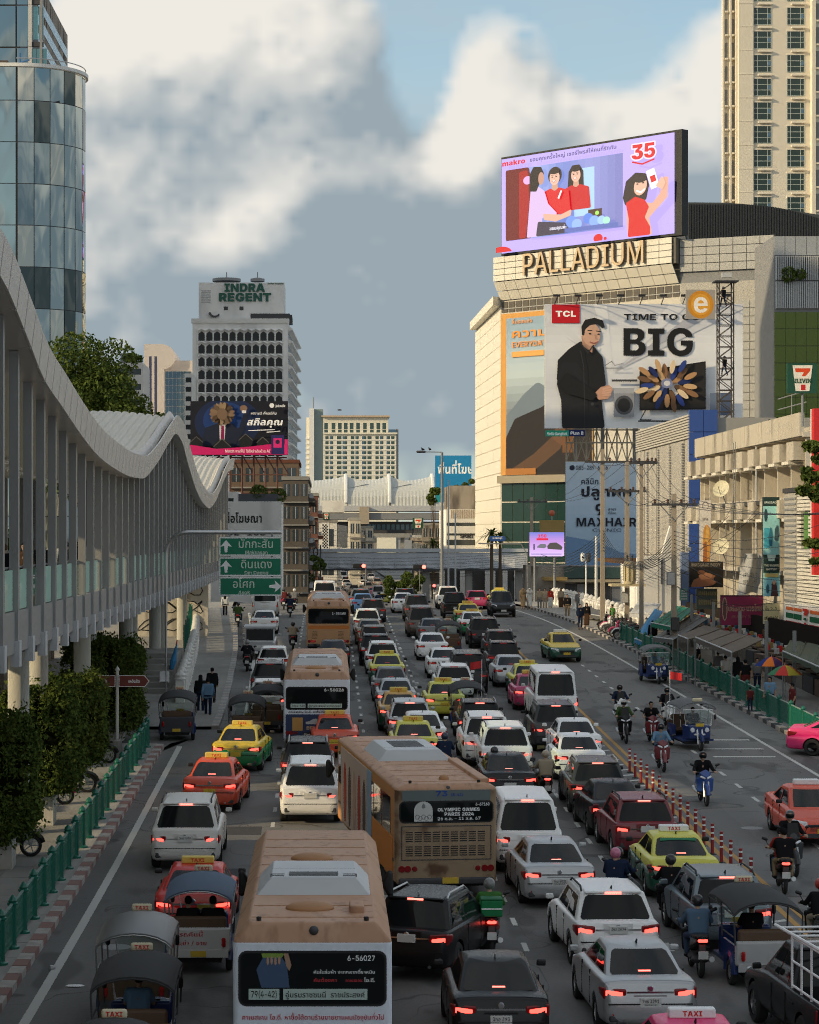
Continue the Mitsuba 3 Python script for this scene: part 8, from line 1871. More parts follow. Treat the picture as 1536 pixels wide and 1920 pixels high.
put(k, 'roof_ladder', m, GREY); put(k, 'roof_railing', MB().tube([(XF, 128, ZT + 1.3), (XF, 136, ZT + 1.3)], .03, 4).tube([(XF, 128, ZT + .7), (XF, 136, ZT + .7)], .03, 4).tube([(XF, 132, ZT), (XF, 132, ZT + 1.3)], .03, 4), GREY)
for i, (px, py, Yd) in enumerate(((1364, 917, 150), (1358, 1025, 150))):
    kk = thing('satellite_dish', ('upper' if i == 0 else 'lower') + ' cream satellite dish on the finned shop house', 'dish'); c = at(px, py, Yd); c = np.array([XF - .9, Yd, c[2]])
    dn = nrm((-.55, -.75, .35)); put(kk, 'bowl', MB().lathe([(.001, -.10), (.3, -.06), (.5, .02), (.56, .08), (.5, .045), (.3, -.03), (.001, -.07)], c, dn, 18), M('dish_cream', (.62, .58, .42), .6), 40); put(kk, 'feed', MB().tube([c + dn * .5, c + (0, 0, -.5)], .02, 5), GREY); put(kk, 'mast', MB().tube([c - (0, 0, .1), c + (.3, .2, -.9), c + (.9, .2, -.9)], .035, 5), GREY)
# right neighbour with louvred front
k = thing('louvred_shopfront', 'white shop front of stacked horizontal louvres with green posters at the right edge', 'building'); XF = 25.2; Y0, Y1 = 108.0, 131.5
bx(k, 'wall', XF + .3, XF + 12, Y0, Y1, 2, 12.9, WHW); bx(k, 'pilaster', XF - .1, XF + .3, Y1 - 3.4, Y1, 6.9, 12.9, M('pilaster_grey', (.34, .33, .30), .8))
for j in range(15):
    bx(k, 'louvre', XF - .1, XF + .3, Y0, Y1 - 3.6, 6.9 + .2 * j, 7.05 + .2 * j, M('louvre_white', (.60, .58, .52), .6))
for j in range(5):
    bx(k, 'louvre', XF - .1, XF + .3, Y0, Y1 - 3.6, 11.9 + .2 * j, 12.05 + .2 * j, M('louvre_white', (.60, .58, .52), .6))
for i in range(6):
    y = Y1 - 4.6 - 3.1 * i; bx(k, 'poster', XF + .05, XF + .28, y - 1.3, y, 9.9, 11.8, (M('poster_green', (.10, .22, .06), .5), M('poster_pale', (.32, .33, .28), .5))[i % 2])
    m = MB()
    for j in range(9):
        m.box(XF - .08, XF + .2, y + .1, y + 1.3, 9.9 + .22 * j, 10.04 + .22 * j)
    put(k, 'louvre_stack', m, M('louvre_white', (.60, .58, .52), .6))
for i in range(20):
    bx(k, 'grille_bar', XF - .15, XF - .08, Y1 - 3.3, Y1 - .1, 7.0 + .29 * i, 7.12 + .29 * i, GREY)
bx(k, 'cream_band', XF - .2, XF + .3, Y0, Y1 - .2, 4.9, 5.9, M('band_cream', (.62, .56, .38), .7)); bx(k, 'top_edge', XF - .2, XF + .4, Y0, Y1, 12.9, 13.15, DARK)
k = thing('red_sign_strip', 'tall red sign strip at the right edge beside the louvred front', 'sign'); bx(k, 'panel', 24.6, 25.1, 121.0, 121.6, 8.6, 17.0, RED); bx(k, 'edge', 24.55, 25.15, 121.6, 121.7, 8.6, 17.0, WHITE)


def sideboard(nm, label, cat, X, Ya, Yb, z0, z1, W_, H_, frame=GREY):
    """a board parallel to the street on the right, its print facing the road; left edge far, right edge near"""
    a, b = np.array([X, Ya, z0]), np.array([X, Yb, z0]); u = (b - a) / W_; w = np.array([0, 0, (z1 - z0) / H_]); n = np.array([-1.0, 0, 0])
    k = thing(nm, label, cat); bx(k, 'panel', X + .02, X + .25, min(Ya, Yb), max(Ya, Yb), z0, z1, frame); return k, Art((X, Ya, z1), u, w, n, .006)


def faceboard(nm, label, cat, px0, py0, px1, py1, Y, frame=GREY, th=.25):
    return board(nm, label, cat, px0, py0, px1, py1, Y, th, frame)[:2]


k, r = sideboard('shop_sign', 'long shop fascia in white with orange green and red stripes above the cream band', 'sign', 24.75, 129.8, 117.5, 5.75, 6.95, 72, 34, WHITE)
r.rect(0, 0, 72, 34, 'f0e8dc')
for x0 in (4, 42):
    for i in range(2):
        r.rect(x0 + 13 * i, 5, x0 + 12 + 13 * i, 10, 'e8743a').rect(x0 + 13 * i, 14, x0 + 12 + 13 * i, 22, '14603a').rect(x0 + 13 * i, 26, x0 + 12 + 13 * i, 30, 'b81f2c')
r.poly([(32, 4), (40, 4), (40, 8), (37, 14), (34, 14), (36, 8), (32, 8)], 'd8301c').txt('7', 33, 12, 6, 'd8301c', 900).rect(34, 17, 38, 21, '1a5a3a').rect(35, 24, 38, 30, 'c41e24').done(k)
k = seven(None, 1505, 709, 56, 124.0, 'roof_sign', label='keystone convenience shop sign on the roof at the right edge'); put(k, 'mast', MB().tube([at(1505, 738, 124.2), at(1505, 800, 124.2)], .07, 6), GREY)
k, r = faceboard('hanging_sign', 'tall turquoise vertical sign with figures between the two shop houses', 'sign', 1431, 932, 1462, 1118, 134.0, DARK); r.rect(0, 0, 31, 186, '9fdce0').rect(0, 0, 31, 17, '1d3a3a').txt('MASSAGE', 3, 12, 4, 'e8f4f0', 600, 25).rect(2, 58, 12, 96, '4cb4cc').ell(5, 34, 3, 12, '2a4a54').blob([(10, 76), (14, 52), (18, 74), (17, 92), (12, 92)], '3a7c94', 1).blob([(22, 60), (27, 50), (29, 72), (26, 84), (21, 80)], '46606c', 1).rect(0, 108, 31, 142, '173634').poly([(7, 108), (24, 108), (21, 120), (10, 120)], 'c8e4e0').txt('THAI MASSAGE', 2, 130, 4, 'e8e8d8', 700, 27).txt('AND FOOT', 5, 137, 4, 'e8e8d8', 700, 20).rect(3, 143, 28, 150, 'c8b878').rect(0, 152, 31, 186, '86c8dc').blob([(16, 160), (24, 158), (28, 186), (14, 186)], '5a3a3a', 1).ell(20, 160, 3, 4, 'd8b098').ell(8, 172, 3, 9, '3a6c84').done(k)
k, r = faceboard('hanging_sign', 'cream lettered plate under the turquoise vertical sign', 'sign', 1431, 1131, 1462, 1170, 133.8, DARK); r.rect(0, 0, 31, 39, 'e4d8a8').txt('ชั้น 2-3', 4, 14, 6, '2a2418', 700, 22).txt('MASSAGE', 3, 31, 6, '2a2418', 700, 25).done(k)
k = thing('wood_panel', 'brown timber panel under the cream plate at the shop corner', 'panel')
for i in range(5):
    bx(k, 'plank', at(1431 + 6.2 * i, 0, 133.6)[0], at(1436.8 + 6.2 * i, 0, 133.6)[0], 133.5, 133.7, at(0, 1202, 133.6)[2], at(0, 1180, 133.6)[2], M('wood_brown', (.13, .06, .035), .6))
k, r = faceboard('wall_sign', 'large magenta shop sign with pale letters and an oval badge', 'sign', 1352, 1116, 1431, 1172, 139.0, DARK); r.rect(0, 0, 79, 56, '8c2c54').rect(0, 0, 79, 3, '5a1c38').ell(7, 26, 5, 22, 'b8a890').ell(7, 26, 3.6, 20, '6a4a4a').txt('เสริมสวย', 14, 30, 11, 'b89a88', 700, 30).txt('นวดไทย', 48, 30, 12, 'b89a88', 700, 28).txt('BEAUTY SALON', 20, 43, 5, 'a06a70', 600, 54).done(k)
k, r = faceboard('wall_sign', 'dark photo sign with a reclining massage picture above the magenta sign', 'sign', 1293, 1053, 1356, 1101, 143.0, BLACK); r.rect(0, 0, 63, 48, '17120f').rect(0, 0, 63, 11, '2c2824').txt('MASSAGE BODY', 4, 9, 6, '8c8478', 700, 54).blob([(2, 48), (8, 34), (22, 28), (34, 22), (48, 26), (54, 36), (44, 44), (20, 48)], '8a5a40', 2).blob([(16, 26), (30, 20), (44, 24), (40, 32), (22, 34)], 'a87454', 2).ell(52, 32, 7, 5, '1a1210').ell(22, 20, 7, 4, '6e4630').done(k)
k, r = faceboard('wall_sign', 'small grey green menu sign left of the magenta sign', 'sign', 1306, 1104, 1345, 1142, 144.0, GREY); r.rect(0, 0, 39, 38, '5a625c')
for i in range(10):
    r.rect(4 + 3.4 * i, 5, 6 + 3.4 * i, 12, 'a8946a').rect(4 + 3.4 * i, 20, 6.4 + 3.4 * i, 30, '9a8c68')
r.done(k)
k, r = faceboard('wall_sign', 'tall narrow white spa poster with an orange figure', 'sign', 1312, 938, 1333, 1054, 147.0, GREY); r.rect(0, 0, 21, 116, 'e4ded6').ell(11, 10, 6, 8, '8c8078').ell(11, 11, 4.6, 6.6, 'e4ded6').txt('SPA', 5, 38, 5, '8c8078', 600, 11).blob([(7, 56), (12, 44), (19, 52), (21, 80), (18, 116), (8, 116), (6, 80)], 'd89a4a', 2).blob([(12, 46), (18, 54), (16, 84), (10, 84)], 'e8b868', 1).blob([(7, 80), (13, 76), (14, 116), (6, 116)], 'b06a3a', 1).done(k)
k = thing('hanging_banner', 'limp white cloth banner with phone numbers hanging from the shop house', 'banner'); g = []; N = 9
for i in range(N):
    for j in range(N):
        t, q = i / (N - 1), j / (N - 1); p = at(1394 - 12 * q + (34 + 26 * q) * t, 1038 + 72 * q + 10 * q * abs(2 * t - 1), 140); g.append(p + (0, .25 * math.sin(9 * t + 3 * q), 0))
put(k, 'cloth', (np.array(g), np.array([[i * N + j, (i + 1) * N + j, (i + 1) * N + j + 1, i * N + j + 1] for i in range(N - 1) for j in range(N - 1)])), M('banner_cloth', (.42, .43, .43), .9), True)
for tx, y in (('099-789-2', 1082), ('098-9367', 1095)):
    put(k, 'lettering', MB().flat(text(tx, 7 * 140 / F, 600, width=26 * 140 / F), at(1394, y, 139.6), (1, 0, .05), (0, 0, 1)), DARK)
for i, (px, py, w_, h_) in enumerate(((1282, 1115, 14, 22), (1291, 1030, 10, 8), (1412, 1060, 22, 26))):
    k = thing('wall_box', ('small teal sign box by the utility pole', 'grey service box on the blue wall', 'white louvred box beside the cloth banner')[i], 'box'); c = at(px, py, 144 - i); h2 = (w_ / 2 * .032, .15, h_ / 2 * .032); pbox(k, 'case', c, h2, (M('teal_box', (.10, .25, .22), .5), GREY, WHITE)[i])
    for j in range(4):
        pbox(k, 'slat', c + (0, -.17, h2[2] * (-.7 + .45 * j)), (h2[0] * .8, .02, h2[2] * .12), LGREY)

# awnings and tarpaulins over the pavement
def awning(label, pts, mat, thick=.05, sag=0.0, n=10, ribs=True, valance=0.25):
    """cloth between far-left, near-left, near-right, far-right corners (x, y, z)"""
    k = thing('awning', label, 'awning'); a, b, c, d = (np.asarray(p, float) for p in pts); g = []
    for i in range(n + 1):
        for j in range(n + 1):
            s, t = i / n, j / n; p = (a * (1 - s) + d * s) * (1 - t) + (b * (1 - s) + c * s) * t; g.append(p - (0, 0, sag * math.sin(math.pi * s) * math.sin(math.pi * t) + .035 * math.sin(s * 25 + 3 * t)))
    g = np.array(g); f = np.array([[i * (n + 1) + j, (i + 1) * (n + 1) + j, (i + 1) * (n + 1) + j + 1, i * (n + 1) + j + 1] for i in range(n) for j in range(n)])
    put(k, 'cloth', (np.vstack([g, g - (0, 0, thick)]), np.vstack([f, f[:, ::-1] + len(g)])), mat, 40)
    e = [g[i * (n + 1) + n] for i in range(n + 1)]; m = MB()
    for i in range(n):
        m.quad(e[i], e[i + 1], e[i + 1] - (0, 0, valance * (1 - .3 * (i % 2))), e[i] - (0, 0, valance)); m.quad(e[i] + (.02, .02, 0), e[i] - (0, 0, valance) + (.02, .02, 0), e[i + 1] - (0, 0, valance * (1 - .3 * (i % 2))) + (.02, .02, 0), e[i + 1] + (.02, .02, 0))
    put(k, 'valance', m, mat); put(k, 'front_bar', MB().tube([b + (0, 0, .03), c + (0, 0, .03)], .035, 6), LGREY)
    for p in (b, c):
        put(k, 'pole', MB().tube([p, (p[0], p[1], gz(p[1]) + .13)], .035, 6), GREY)
    if ribs:
        for t in (.33, .66):
            put(k, 'seam', MB().tube([a * (1 - t) + d * t + (0, 0, .02), b * (1 - t) + c * t + (0, 0, .02)], .02, 4), DARK)
    return k


BRN = M('awning_brown', (.105, .092, .082), .8); GRNT = M('tarp_green', (.0, .14, .085), .6); BLUT = M('tarp_sky', (.03, .20, .42), .55); OLIV = M('tarp_olive', (.055, .075, .055), .75); GRT = M('tarp_grey', (.10, .10, .10), .7)
def wp(px, py, Y, up=0):
    return at(px, py, Y) + (0, 0, up)
awning('wide brown awning in two bays over the food stalls', (wp(1350, 1180, 128), wp(1304, 1196, 115.5), wp(1372, 1224, 109.5), wp(1432, 1198, 121)), BRN)
awning('smaller brown awning left of the wide one', (wp(1320, 1172, 136), wp(1272, 1192, 120), wp(1290, 1199, 118), wp(1352, 1178, 131)), BRN, ribs=False)
awning('grey rumpled tarpaulin behind the utility pole', (wp(1300, 1150, 147), wp(1225, 1195, 128), wp(1262, 1200, 124), wp(1328, 1160, 140)), GRT, sag=.3)
awning('bright green tarpaulin over the market stalls', (wp(1270, 1136, 152), wp(1221, 1168, 137), wp(1258, 1176, 133), wp(1302, 1142, 146)), GRNT, sag=.15)
awning('bright blue tarpaulin hanging down by the utility poles', (wp(1228, 1141, 148), wp(1190, 1198, 140), wp(1206, 1204, 138), wp(1243, 1146, 145)), BLUT, sag=-.35, ribs=False)
awning('pale corrugated stall roof beside the white annex', (wp(1196, 1128, 160), wp(1180, 1150, 152), wp(1222, 1152, 150), wp(1240, 1132, 158)), LGREY, ribs=False)
awning('large olive green tarpaulin at the right edge', (wp(1482, 1200, 122), wp(1468, 1222, 107), wp(1560, 1262, 98), wp(1575, 1215, 114)), OLIV, sag=.1)
awning('dull grey stall roof on the bridge approach', (wp(1100, 1134, 176), wp(1092, 1150, 168), wp(1150, 1160, 162), wp(1165, 1140, 172)), GRT, ribs=False)
k = thing('stall_back', 'dark stall interiors with shelves under the awnings', 'stall')
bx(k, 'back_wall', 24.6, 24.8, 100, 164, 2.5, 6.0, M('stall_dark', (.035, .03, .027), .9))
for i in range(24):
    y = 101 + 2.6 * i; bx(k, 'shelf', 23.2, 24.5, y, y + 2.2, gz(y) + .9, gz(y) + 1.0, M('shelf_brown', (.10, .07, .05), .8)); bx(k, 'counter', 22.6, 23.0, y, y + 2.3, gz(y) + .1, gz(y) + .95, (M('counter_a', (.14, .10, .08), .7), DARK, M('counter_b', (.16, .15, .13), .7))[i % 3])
    for j in range(5):
        pbox(k, 'goods', (23.4 + .25 * j, y + .25 + .4 * j, gz(y) + 1.15 + .1 * (j % 2)), (.10, .15, .15), (RED, M('goods_a', (.30, .22, .08), .7), WHITE, M('goods_b', (.05, .12, .20), .7), LGREY)[(i + j) % 5])
for i, y in enumerate((103, 110, 117, 124.5, 133, 141)):
    bx(k, 'stall_post', 21.4, 21.55, y, y + .15, gz(y), gz(y) + 3.2, GREY)
q = put(k, 'lettering', MB().flat(text('MASSAGE', .32, 800, width=1.9), at(1306, 1217, 118), (1, -.15, 0), (0, 0, 1)), SWHITE)
for i, (px, Yd, cols, lb) in enumerate(((1447, 110.0, ('0f2a78', 'e87828', '4a2a5c', 'c8541c'), 'orange and dark blue market umbrella'), (1472, 105.0, ('3c7a54', 'c83a34', 'b8a83c', 'd06a3a'), 'green red and yellow market umbrella'))):
    k = thing('market_umbrella', lb + ' beside the olive tarpaulin', 'umbrella'); c = at(px, (1231, 1247)[i], Yd); R_ = .78
    for j in range(8):
        a0, a1 = j * math.pi / 4, (j + 1) * math.pi / 4; g = []
        for t in np.linspace(0, 1, 5):
            for a in (a0, a1):
                g.append(c + (R_ * t * math.cos(a), R_ * t * math.sin(a), -.42 * t ** 1.7))
        put(k, 'gore', (np.array(g), np.array([[2 * q_, 2 * q_ + 1, 2 * q_ + 3, 2 * q_ + 2] for q_ in range(4)])), M('gore_' + cols[j % 4], hx(cols[j % 4]), .8), True)
    put(k, 'pole', MB().tube([c + (0, 0, .08), (c[0], c[1], gz(Yd) + .1)], .025, 6), STEEL)

# roof sign tower with the round letter
k = thing('lattice_tower', 'rust dark lattice tower on the roofs right of the large billboard', 'tower'); Y = 205.0; x0, x1 = at(1349, 0, Y)[0], at(1376, 0, Y)[0]; m = MB(); z0, z1 = at(0, 812, Y)[2], at(0, 528, Y)[2]
for x in (x0, x1):
    for y in (Y, Y + 1.2):
        m.tube([(x, y, z0), (x, y, z1)], .06, 5)
n_ = 14
for i in range(n_):
    za, zb = z0 + (z1 - z0) * i / n_, z0 + (z1 - z0) * (i + 1) / n_
    for y in (Y, Y + 1.2):
        m.tube([(x0 if i % 2 else x1, y, za), (x1 if i % 2 else x0, y, zb)], .035, 4).tube([(x0, y, za), (x1, y, za)], .035, 4)
    for x in (x0, x1):
        m.tube([(x, Y, za), (x, Y + 1.2, zb)], .03, 4)
put(k, 'lattice', m, M('lattice_dark', (.06, .05, .045), .7)); bx(k, 'platform', x0 - .4, x1 + .4, Y - .3, Y + 1.5, z1, z1 + .1, DARK); bx(k, 'flood_lamp', x0 + .2, x1 - .2, Y - .3, Y + .1, z1 + .35, z1 + .75, LGREY)
k, r, fr = board('round_sign', 'grey square sign with an orange disc and white letter e beside the lattice tower', 'sign', 1287, 543, 1341, 598, 204.0, .35, M('sign_case', (.26, .24, .22), .6)); r.rect(0, 0, 54, 55, '9a948c').ell(27, 28, 24.5, 26, 'c8861e').ell(27, 28, 18, 20, 'd89a34').txt('e', 14, 43, 38, 'e8e2da', 700, 26).done(k)
for i, (px, py) in enumerate(((1357, 575), (1359, 705))):
    p = at(px, py, 204.5); person('walk', tr(p) @ rotz(.5), ('upper' if i == 0 else 'lower') + ' worker in dark clothes climbing the lattice tower', 'black', 'navy', 'black', 'helmet')
for i, (px, c, lb) in enumerate(((1443, 'green', 'person in pale green sitting on the shop house roof'), (1458, 'red', 'person in an orange top on the shop house roof'))):
    p = at(px, 797, 137); p[0] = 26.2; person('stand', tr((p[0], (p[0] * F) / (px - VX), 15.75)) @ rotz(1.2), lb, c, 'navy', 'black')

# utility poles and wires
POLES = []
def upole(label, px, Y, ytop, arms, r=.16, low=0):
    k = thing('utility_pole', label, 'utility pole'); p = at(px, ytop, Y); b = gz(Y) + .1
    put(k, 'pole', MB().add(*(lambda h, w0, w1: (np.array([[p[0] + sx * w, Y + sy * w, z] for z, w in ((b, w0), (p[2], w1)) for sx, sy in ((-1, -1), (1, -1), (1, 1), (-1, 1))]), np.array([[0, 1, 5, 4], [1, 2, 6, 5], [2, 3, 7, 6], [3, 0, 4, 7], [4, 5, 6, 7]])))(0, r, r * .75)), WOODP)
    for (ya, xl, xr) in arms:
        z = at(0, ya, Y)[2]; xa, xb = at(xl, 0, Y)[0], at(xr, 0, Y)[0]; q = put(k, 'crossarm', MB().box(xa, xb, Y - .25, Y - .13, z - .07, z + .07), DARK)
        put(k, 'brace', MB().tube([(p[0], Y - .18, z - .9), (p[0] - .8, Y - .18, z)], .03, 4).tube([(p[0], Y - .18, z - .9), (p[0] + .8, Y - .18, z)], .03, 4), GREY)
        for t in (0.06, .35, .65, .94):
            x = xa + (xb - xa) * t; put(q, 'insulator', MB().lathe([(.05, .07), (.09, .12), (.05, .17), (.09, .22), (.03, .30)], (x, Y - .19, z), (0, 0, 1), 8), M('insulator', (.10, .05, .03), .3)); POLES.append((k, np.array([x, Y - .19, z + .28])))
    return k, p


ka, pa = upole('tall concrete utility pole left of the transformer, at the kerb by the bridge', 1130, 161.5, 842, [(866, 1096, 1230)]); kb, pb = upole('utility pole carrying the cream transformer', 1176, 156.5, 866, [(921, 1140, 1212)]); kc, pc = upole('utility pole just right of the transformer', 1203, 145.5, 868, [(868, 1180, 1232)], .13); kd, pd = upole('nearer dark utility pole beside the brown awnings', 1264, 131.0, 926, [(946, 1222, 1306)], .15); ke, pe = upole('distant utility pole behind the small roadside screen', 997, 235.0, 932, [(941, 970, 1026)], .17)
k = thing('transformer', 'cream drum transformer hung between two utility poles', 'transformer'); c = at(1181, 1095, 154.5); put(k, 'tank', MB().lathe([(.001, 0), (.36, 0), (.38, .06), (.38, 1.35), (.34, 1.45), (.001, 1.5)], c, (0, 0, 1), 18), M('transformer_cream', (.50, .43, .27), .6), 40)
for i in range(10):
    a = i * .628; put(k, 'fin', MB().bar(c + (.42 * math.cos(a), .42 * math.sin(a), .2), c + (.42 * math.cos(a), .42 * math.sin(a), 1.2), .03, .12), M('transformer_cream', (.50, .43, .27), .6))
for sx in (-.15, .15):
    put(k, 'bushing', MB().lathe([(.05, 1.5), (.08, 1.6), (.05, 1.7), (.08, 1.8), (.02, 1.9)], c + (sx, 0, 0), (0, 0, 1), 8), DARK)
put(k, 'platform', MB().box(c[0] - 1.2, c[0] + 1.0, 154.2, 156.0, c[2] - .15, c[2]), M('transformer_cream', (.50, .43, .27), .6))
for i, (pp, px, py, lb) in enumerate(((kd, 1258, 1085, 'grey meter box'), (kd, 1266, 1170, 'dark cable box'), (kb, 1172, 1120, 'grey switch box'))):
    kk = thing('cable_box', lb + (' on the nearer dark utility pole' if i < 2 else ' below the transformer'), 'box'); Yb = 130.7 if i < 2 else 156.2; c = at(px, py, Yb); pbox(kk, 'case', c, (.22, .14, .36), GREY if i != 1 else BLACK); pbox(kk, 'lid', c + (0, -.15, 0), (.19, .015, .32), LGREY if i != 1 else DARK)


def wire(a, b, sag, r=.014, n=14):
    t = np.linspace(0, 1, n)[:, None]; p = np.asarray(a) * (1 - t) + np.asarray(b) * t; p[:, 2] -= (4 * sag * t * (1 - t))[:, 0]; return p


k = thing('overhead_wires', 'sagging black power and telephone wires between the poles on the right', 'wires')
I = {q: [p for kk, p in POLES if kk == q] for q in (ka, kb, kc, kd, ke)}
for j in range(4):
    for q0, q1, sg in ((ke, ka, 1.2), (ka, kc, .5), (kb, kd, .7), (kc, kd, .5)):
        put(k, 'wire', MB().tube(wire(I[q0][j], I[q1][j], sg), .016, 4), BLACK)
    put(k, 'wire', MB().tube(wire(I[kd][j], (22.5 + .3 * j, 80, 12.5), 1.0), .014, 4), BLACK)
for j in range(7):
    z = 6.4 + .22 * j; put(k, 'cable', MB().tube(wire((pa[0], 161.3, z + gz(160) - 1.2), (pd[0], 130.8, z + gz(130) - .5), 1.0 + .15 * j), .022, 4), BLACK); put(k, 'cable', MB().tube(wire((pd[0], 130.8, z + gz(130) - .5), (21.5 + .05 * j, 92, z + 1.6 + .5 * j), 1.1), .012, 4), BLACK); put(k, 'cable', MB().tube(wire((pe[0], 235, z + 1.5), (pa[0], 161.3, z + gz(160) - 1.2), 1.3), .022, 4), BLACK)
for j, (x, y, z) in enumerate(((26, 160, 8.5), (26.2, 172, 8.6), (25.5, 150, 12.6), (25.5, 140, 12.6), (24.8, 131, 7.0), (25.2, 176, 9))):
    put(k, 'drop_wire', MB().tube(wire((pd[0] if j < 5 else pb[0], 131 if j < 5 else 156, 9.5 - .4 * j), (x, y, z), .6), .014, 4), BLACK); put(k, 'drop_wire', MB().tube(wire((pc[0], 145.5, 10 - .3 * j), (x, y, z - .5), .8), .014, 4), BLACK)
k = thing('overhead_wires', 'thin wires crossing the street in front of the footbridge', 'wires')
for j in range(9):
    put(k, 'wire', MB().tube(wire(at(400 + 10 * j, 1030 + 5 * j, 332), at(992, 1036 + 4 * j, 332), 1.0 + .1 * (j % 3)), .02, 4), BLACK)
for j in range(5):
    put(k, 'wire', MB().tube(wire(at(400, 945 + 14 * j, 290), at(700, 1000 + 8 * j, 420), .8), .022, 4), BLACK)
k = thing('street_pole', 'thin dark pole with cable loops before the left part of the footbridge', 'pole'); put(k, 'pole', MB().tube([at(601, 1000, 318) * (1, 1, 0), at(601, 1022, 318)], .12, 6), DARK); put(k, 'cable_loop', MB().tube([at(592 + 4 * math.cos(t), 1035 + 8 * math.sin(t), 318) for t in np.linspace(0, 6.28, 14)], .08, 4), BLACK)
# low dark buildings and stalls by the right end of the bridge
k = thing('canal_shop', 'low shops with tan awnings and green glass below the hair clinic billboard', 'building'); Y = 232.0; A = lambda px, py: at(px, py, Y)
bx(k, 'wall', A(1000, 0)[0], A(1205, 0)[0], Y + 2, Y + 12, 0, A(0, 1062)[2], OLDG); bx(k, 'glass_band', A(1062, 0)[0], A(1180, 0)[0], Y + 1.6, Y + 2, A(0, 1085)[2], A(0, 1064)[2], M('shop_green', (.05, .09, .085), .3)); bx(k, 'ledge', A(1050, 0)[0], A(1200, 0)[0], Y + 1, Y + 2, A(0, 1092)[2], A(0, 1087)[2], M('ledge_tan', (.36, .30, .20), .8)); bx(k, 'tan_box', A(1016, 0)[0], A(1060, 0)[0], Y + 1, Y + 2.5, A(0, 998)[2], A(0, 975)[2], M('box_tan', (.34, .24, .10), .9))
for i in range(6):
    bx(k, 'shutter', A(1064 + 22 * i, 0)[0], A(1082 + 22 * i, 0)[0], Y + 1.8, Y + 2, A(0, 1130)[2], A(0, 1096)[2], (DARK, GREY, M('shop_dark', (.05, .048, .045), .6))[i % 3])
bx(k, 'tan_awning', A(1020, 0)[0], A(1062, 0)[0], Y - 1, Y + 2, A(0, 1088)[2], A(0, 1082)[2], M('box_tan', (.34, .24, .10), .9)); put(k, 'orange_ball', mfl(m3.Manifold.sphere(.3, 14).translate(A(1035, 962).tolist())), M('ball_orange', (.45, .10, .05), .5), True); put(k, 'ball_mast', MB().tube([A(1035, 975), A(1035, 966)], .08, 6), GREY)
# branches of a tree reaching in at the right edge
k = thing('branch_tree', 'leafy tree branches reaching in from the right edge', 'tree'); Yt = 84.0; C_ = [at(px, py, Yt) for px, py in ((1524, 838), (1512, 882), (1522, 895), (1508, 920), (1528, 912), (1520, 1018), (1534, 1020), (1530, 1052), (1540, 930), (1545, 860))]
put(k, 'crown', leaves(2600, blobs(C_, [.36, .22, .34, .3, .34, .26, .28, .2, .4, .4], .55), .11), LEAF); m = MB(); b0 = np.array([21.5, Yt, gz(Yt) + .1]); t0 = np.array([20.6, Yt, 11.0]); m.tube([b0, (b0 + t0) / 2 + (.2, 0, 0), t0, t0 + (-.4, 0, 3)], [.2, .16, .1, .04], 7)
for c in C_:
    m.tube([t0 + (0, 0, (c[2] - 11) * .4), (t0 + c) / 2 + (0, 0, (c[2] - 10) * .2), c], [.05, .03, .012], 5)
put(k, 'trunk', m, BARK, 40)

# flexible posts along the divider
for i in range(17):
    y = 60.0 + 1.5 * i; x = 10.62; g_ = gz(y)
    k = thing('lane_post', f'red and white flexible post number {i + 1} from the near end of the divider row', 'post', 'red and white posts along the divider')
    put(k, 'stem', MB().lathe([(.001, .86), (.045, .85), (.045, .02), (.001, .02)], (x, y, g_), (0, 0, 1), 10), M('post_red', (.30, .025, .025), .5), 40); put(k, 'foot', MB().lathe([(.001, .05), (.10, .03), (.12, .004)], (x, y, g_), (0, 0, 1), 12), BLACK)
    for z in (.42, .58, .74):
        put(k, 'white_band', MB().lathe([(.047, z), (.047, z + .05)], (x, y, g_), (0, 0, 1), 10), SWHITE)

# ================================================================== people on foot
S = stand_at
S(390, 1345, 'man in a grey blue shirt walking away up the left ramp', 'blue', 'navy', 'black', pose='walk'); S(376, 1338, 'woman in dark clothes beside the man on the left ramp', 'black', 'navy', 'black', hk='long', pose='stand'); S(398, 1322, 'person in black ahead of the man on the left ramp', 'black', 'black', 'black', pose='walk')
S(422, 1157, 'person in a pale top with a bag near the top of the left ramp', 'white', 'black', 'black', hk='long')
RX = [(1064, 1158, 'man in black with light trousers coming down the right bridge pavement', 'black', 'tan', 180, 'short'), (1085, 1150, 'grey haired person in pale lilac on the right bridge pavement', 'grey', 'grey', 170, 'short'), (1052, 1140, 'woman in a patterned dress on the right bridge pavement', 'beige', 'brown', 190, 'long'), (1088, 1180, 'man in navy at the kerb with his head down on the right', 'navy', 'navy', 200, 'short'), (1100, 1178, 'woman in dark clothes just right of the man in navy', 'black', 'brown', 180, 'long'),
      (1022, 1138, 'person in white and yellow at the crossing on the right', 'beige', 'beige', 170, 'short'), (1032, 1136, 'woman in a red top at the crossing on the right', 'red', 'white', 190, 'long'), (1012, 1138, 'tall person in cream at the crossing on the right', 'beige', 'grey', 180, 'short'), (993, 1140, 'veiled person in white sitting near the kerb end on the right', 'white', 'white', 180, 'veil'), (981, 1140, 'veiled person in rose left of the one in white on the right', 'tan', 'tan', 170, 'veil')]
for px, py, lb, a, b, fc, hk in RX:
    S(px, py, lb, a, b, 'white' if lb.startswith('veiled person in white') else ('tan' if hk == 'veil' else 'black'), hk, face=fc, pose='walk' if px % 2 else 'stand', skirt=hk != 'short')
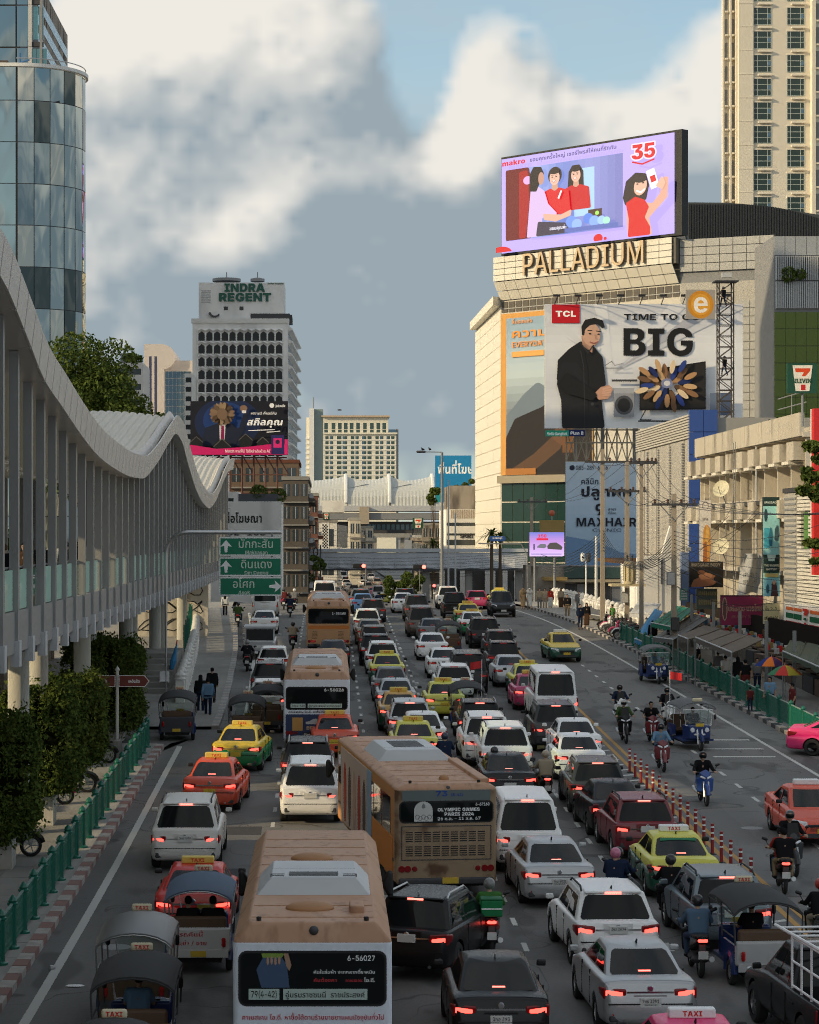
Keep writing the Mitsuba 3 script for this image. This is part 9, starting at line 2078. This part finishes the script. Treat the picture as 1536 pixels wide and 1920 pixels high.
for px, Yp, lb, a, b, hk, sl, fc in ((1361, 113.5, 'man in a white shirt walking behind the right fence', 'white', 'black', 'short', 'short', 10), (1347, 116.0, 'person in a pale shirt left of the man in white behind the fence', 'grey', 'white', 'short', 'short', 0), (1384, 112.5, 'person in a long black dress behind the right fence', 'black', 'black', 'long', 'long', 0), (1398, 111.0, 'person in black right of the long dress behind the fence', 'black', 'maroon', 'short', 'short', 10), (1407, 104.0, 'child in dark red behind the right fence', 'maroon', 'navy', 'short', 'short', 0),
      (1444, 102.0, 'person in a patterned blue shirt standing at a stall under the umbrellas', 'blue', 'navy', 'short', 'short', 150), (1486, 99.0, 'person in dark red leaning by the stall at the right', 'maroon', 'black', 'short', 'short', 100), (1253, 131.0, 'woman with a backpack at the far end of the right fence', 'grey', 'brown', 'long', 'short', 0), (1224, 139.0, 'person in black under the blue tarpaulin', 'black', 'black', 'short', 'long', 0), (1310, 121.0, 'shopper in dark clothes under the small brown awning', 'black', 'jeans', 'short', 'short', 90), (1420, 112.0, 'stall keeper in grey under the wide awning', 'grey', 'navy', 'short', 'short', 180)):
    x = (px - VX) / F * Yp; sc = .62 if 'child' in lb else 1.0
    S(0, 0, lb, a, b, 'black', hk, face=fc, sleeves=sl, pos=(x, Yp, gz(Yp) + .13), sc=sc, skirt='dress' in lb, pose='walk' if 'walking' in lb else 'stand')
S(0, 0, 'man in green shorts beside the parked motorcycles at the right kerb', 'green', 'beige', 'black', face=120, pos=(18.6, 156.0, gz(156) + .13), sleeves='short', pose='stand')
for i, (px, yp, c) in enumerate(((8, 53.0, 'black'), (45, 57.5, 'brown'), (78, 60.5, 'black'), (100, 64.0, 'white'), (125, 67, 'black'), (142, 70.5, 'navy'), (166, 74, 'white'), (200, 80, 'grey'), (242, 90, 'red'), (255, 95, 'black'))):
    x = -8.2 - .35 * (i % 4); S(0, 0, ORD[i] + ' person from the left on the skywalk, in ' + c, c, 'navy', 'black' if i % 3 else 'brown', 'long' if i % 2 else 'short', face=180 * (i % 2), pos=(x, -(-x) * 0 + F * x / (px - VX) if px < VX else yp, 8.75), pose='walk')
# stall things by the ramp
k = thing('folding_umbrella', 'closed blue and red umbrella by the steps under the skywalk', 'umbrella'); c = gp(316, 1290) + (0, 0, .13); put(k, 'cloth', MB().lathe([(.02, 2.1), (.16, 1.2), (.1, .8)], c, (.2, 0, 1), 10), M('tarp_sky', (.03, .20, .42), .55)); put(k, 'pole', MB().tube([c, c + (.42, 0, 2.2)], .03, 6), RED)
k = thing('plastic_chair', 'white plastic chair beside the closed umbrella under the skywalk', 'chair'); c = gp(308, 1300) + (0, 0, .13); put(k, 'seat', MB().box(c[0] - .22, c[0] + .22, c[1] - .2, c[1] + .2, c[2] + .42, c[2] + .46), SWHITE); put(k, 'backrest', MB().box(c[0] - .22, c[0] + .22, c[1] + .18, c[1] + .22, c[2] + .46, c[2] + .9), SWHITE)
for sx in (-.2, .2):
    for sy in (-.18, .18):
        put(k, 'leg', MB().tube([c + (sx, sy, .43), c + (sx * 1.15, sy * 1.15, 0)], .018, 5), SWHITE)
# unseen tower, added out of frame to shade the hotel
k = thing('office_tower', 'tall office tower far off to the left, out of frame', 'building'); bx(k, 'wall', -115, -62, 505, 575, 0, 130, OLDG)
for z in range(8, 126, 4):
    bx(k, 'window_band', -61.98, -61.9, 507, 573, z, z + 2.2, WINDOW); bx(k, 'window_band', -113, -64, 504.9, 504.98, z, z + 2.2, WINDOW)
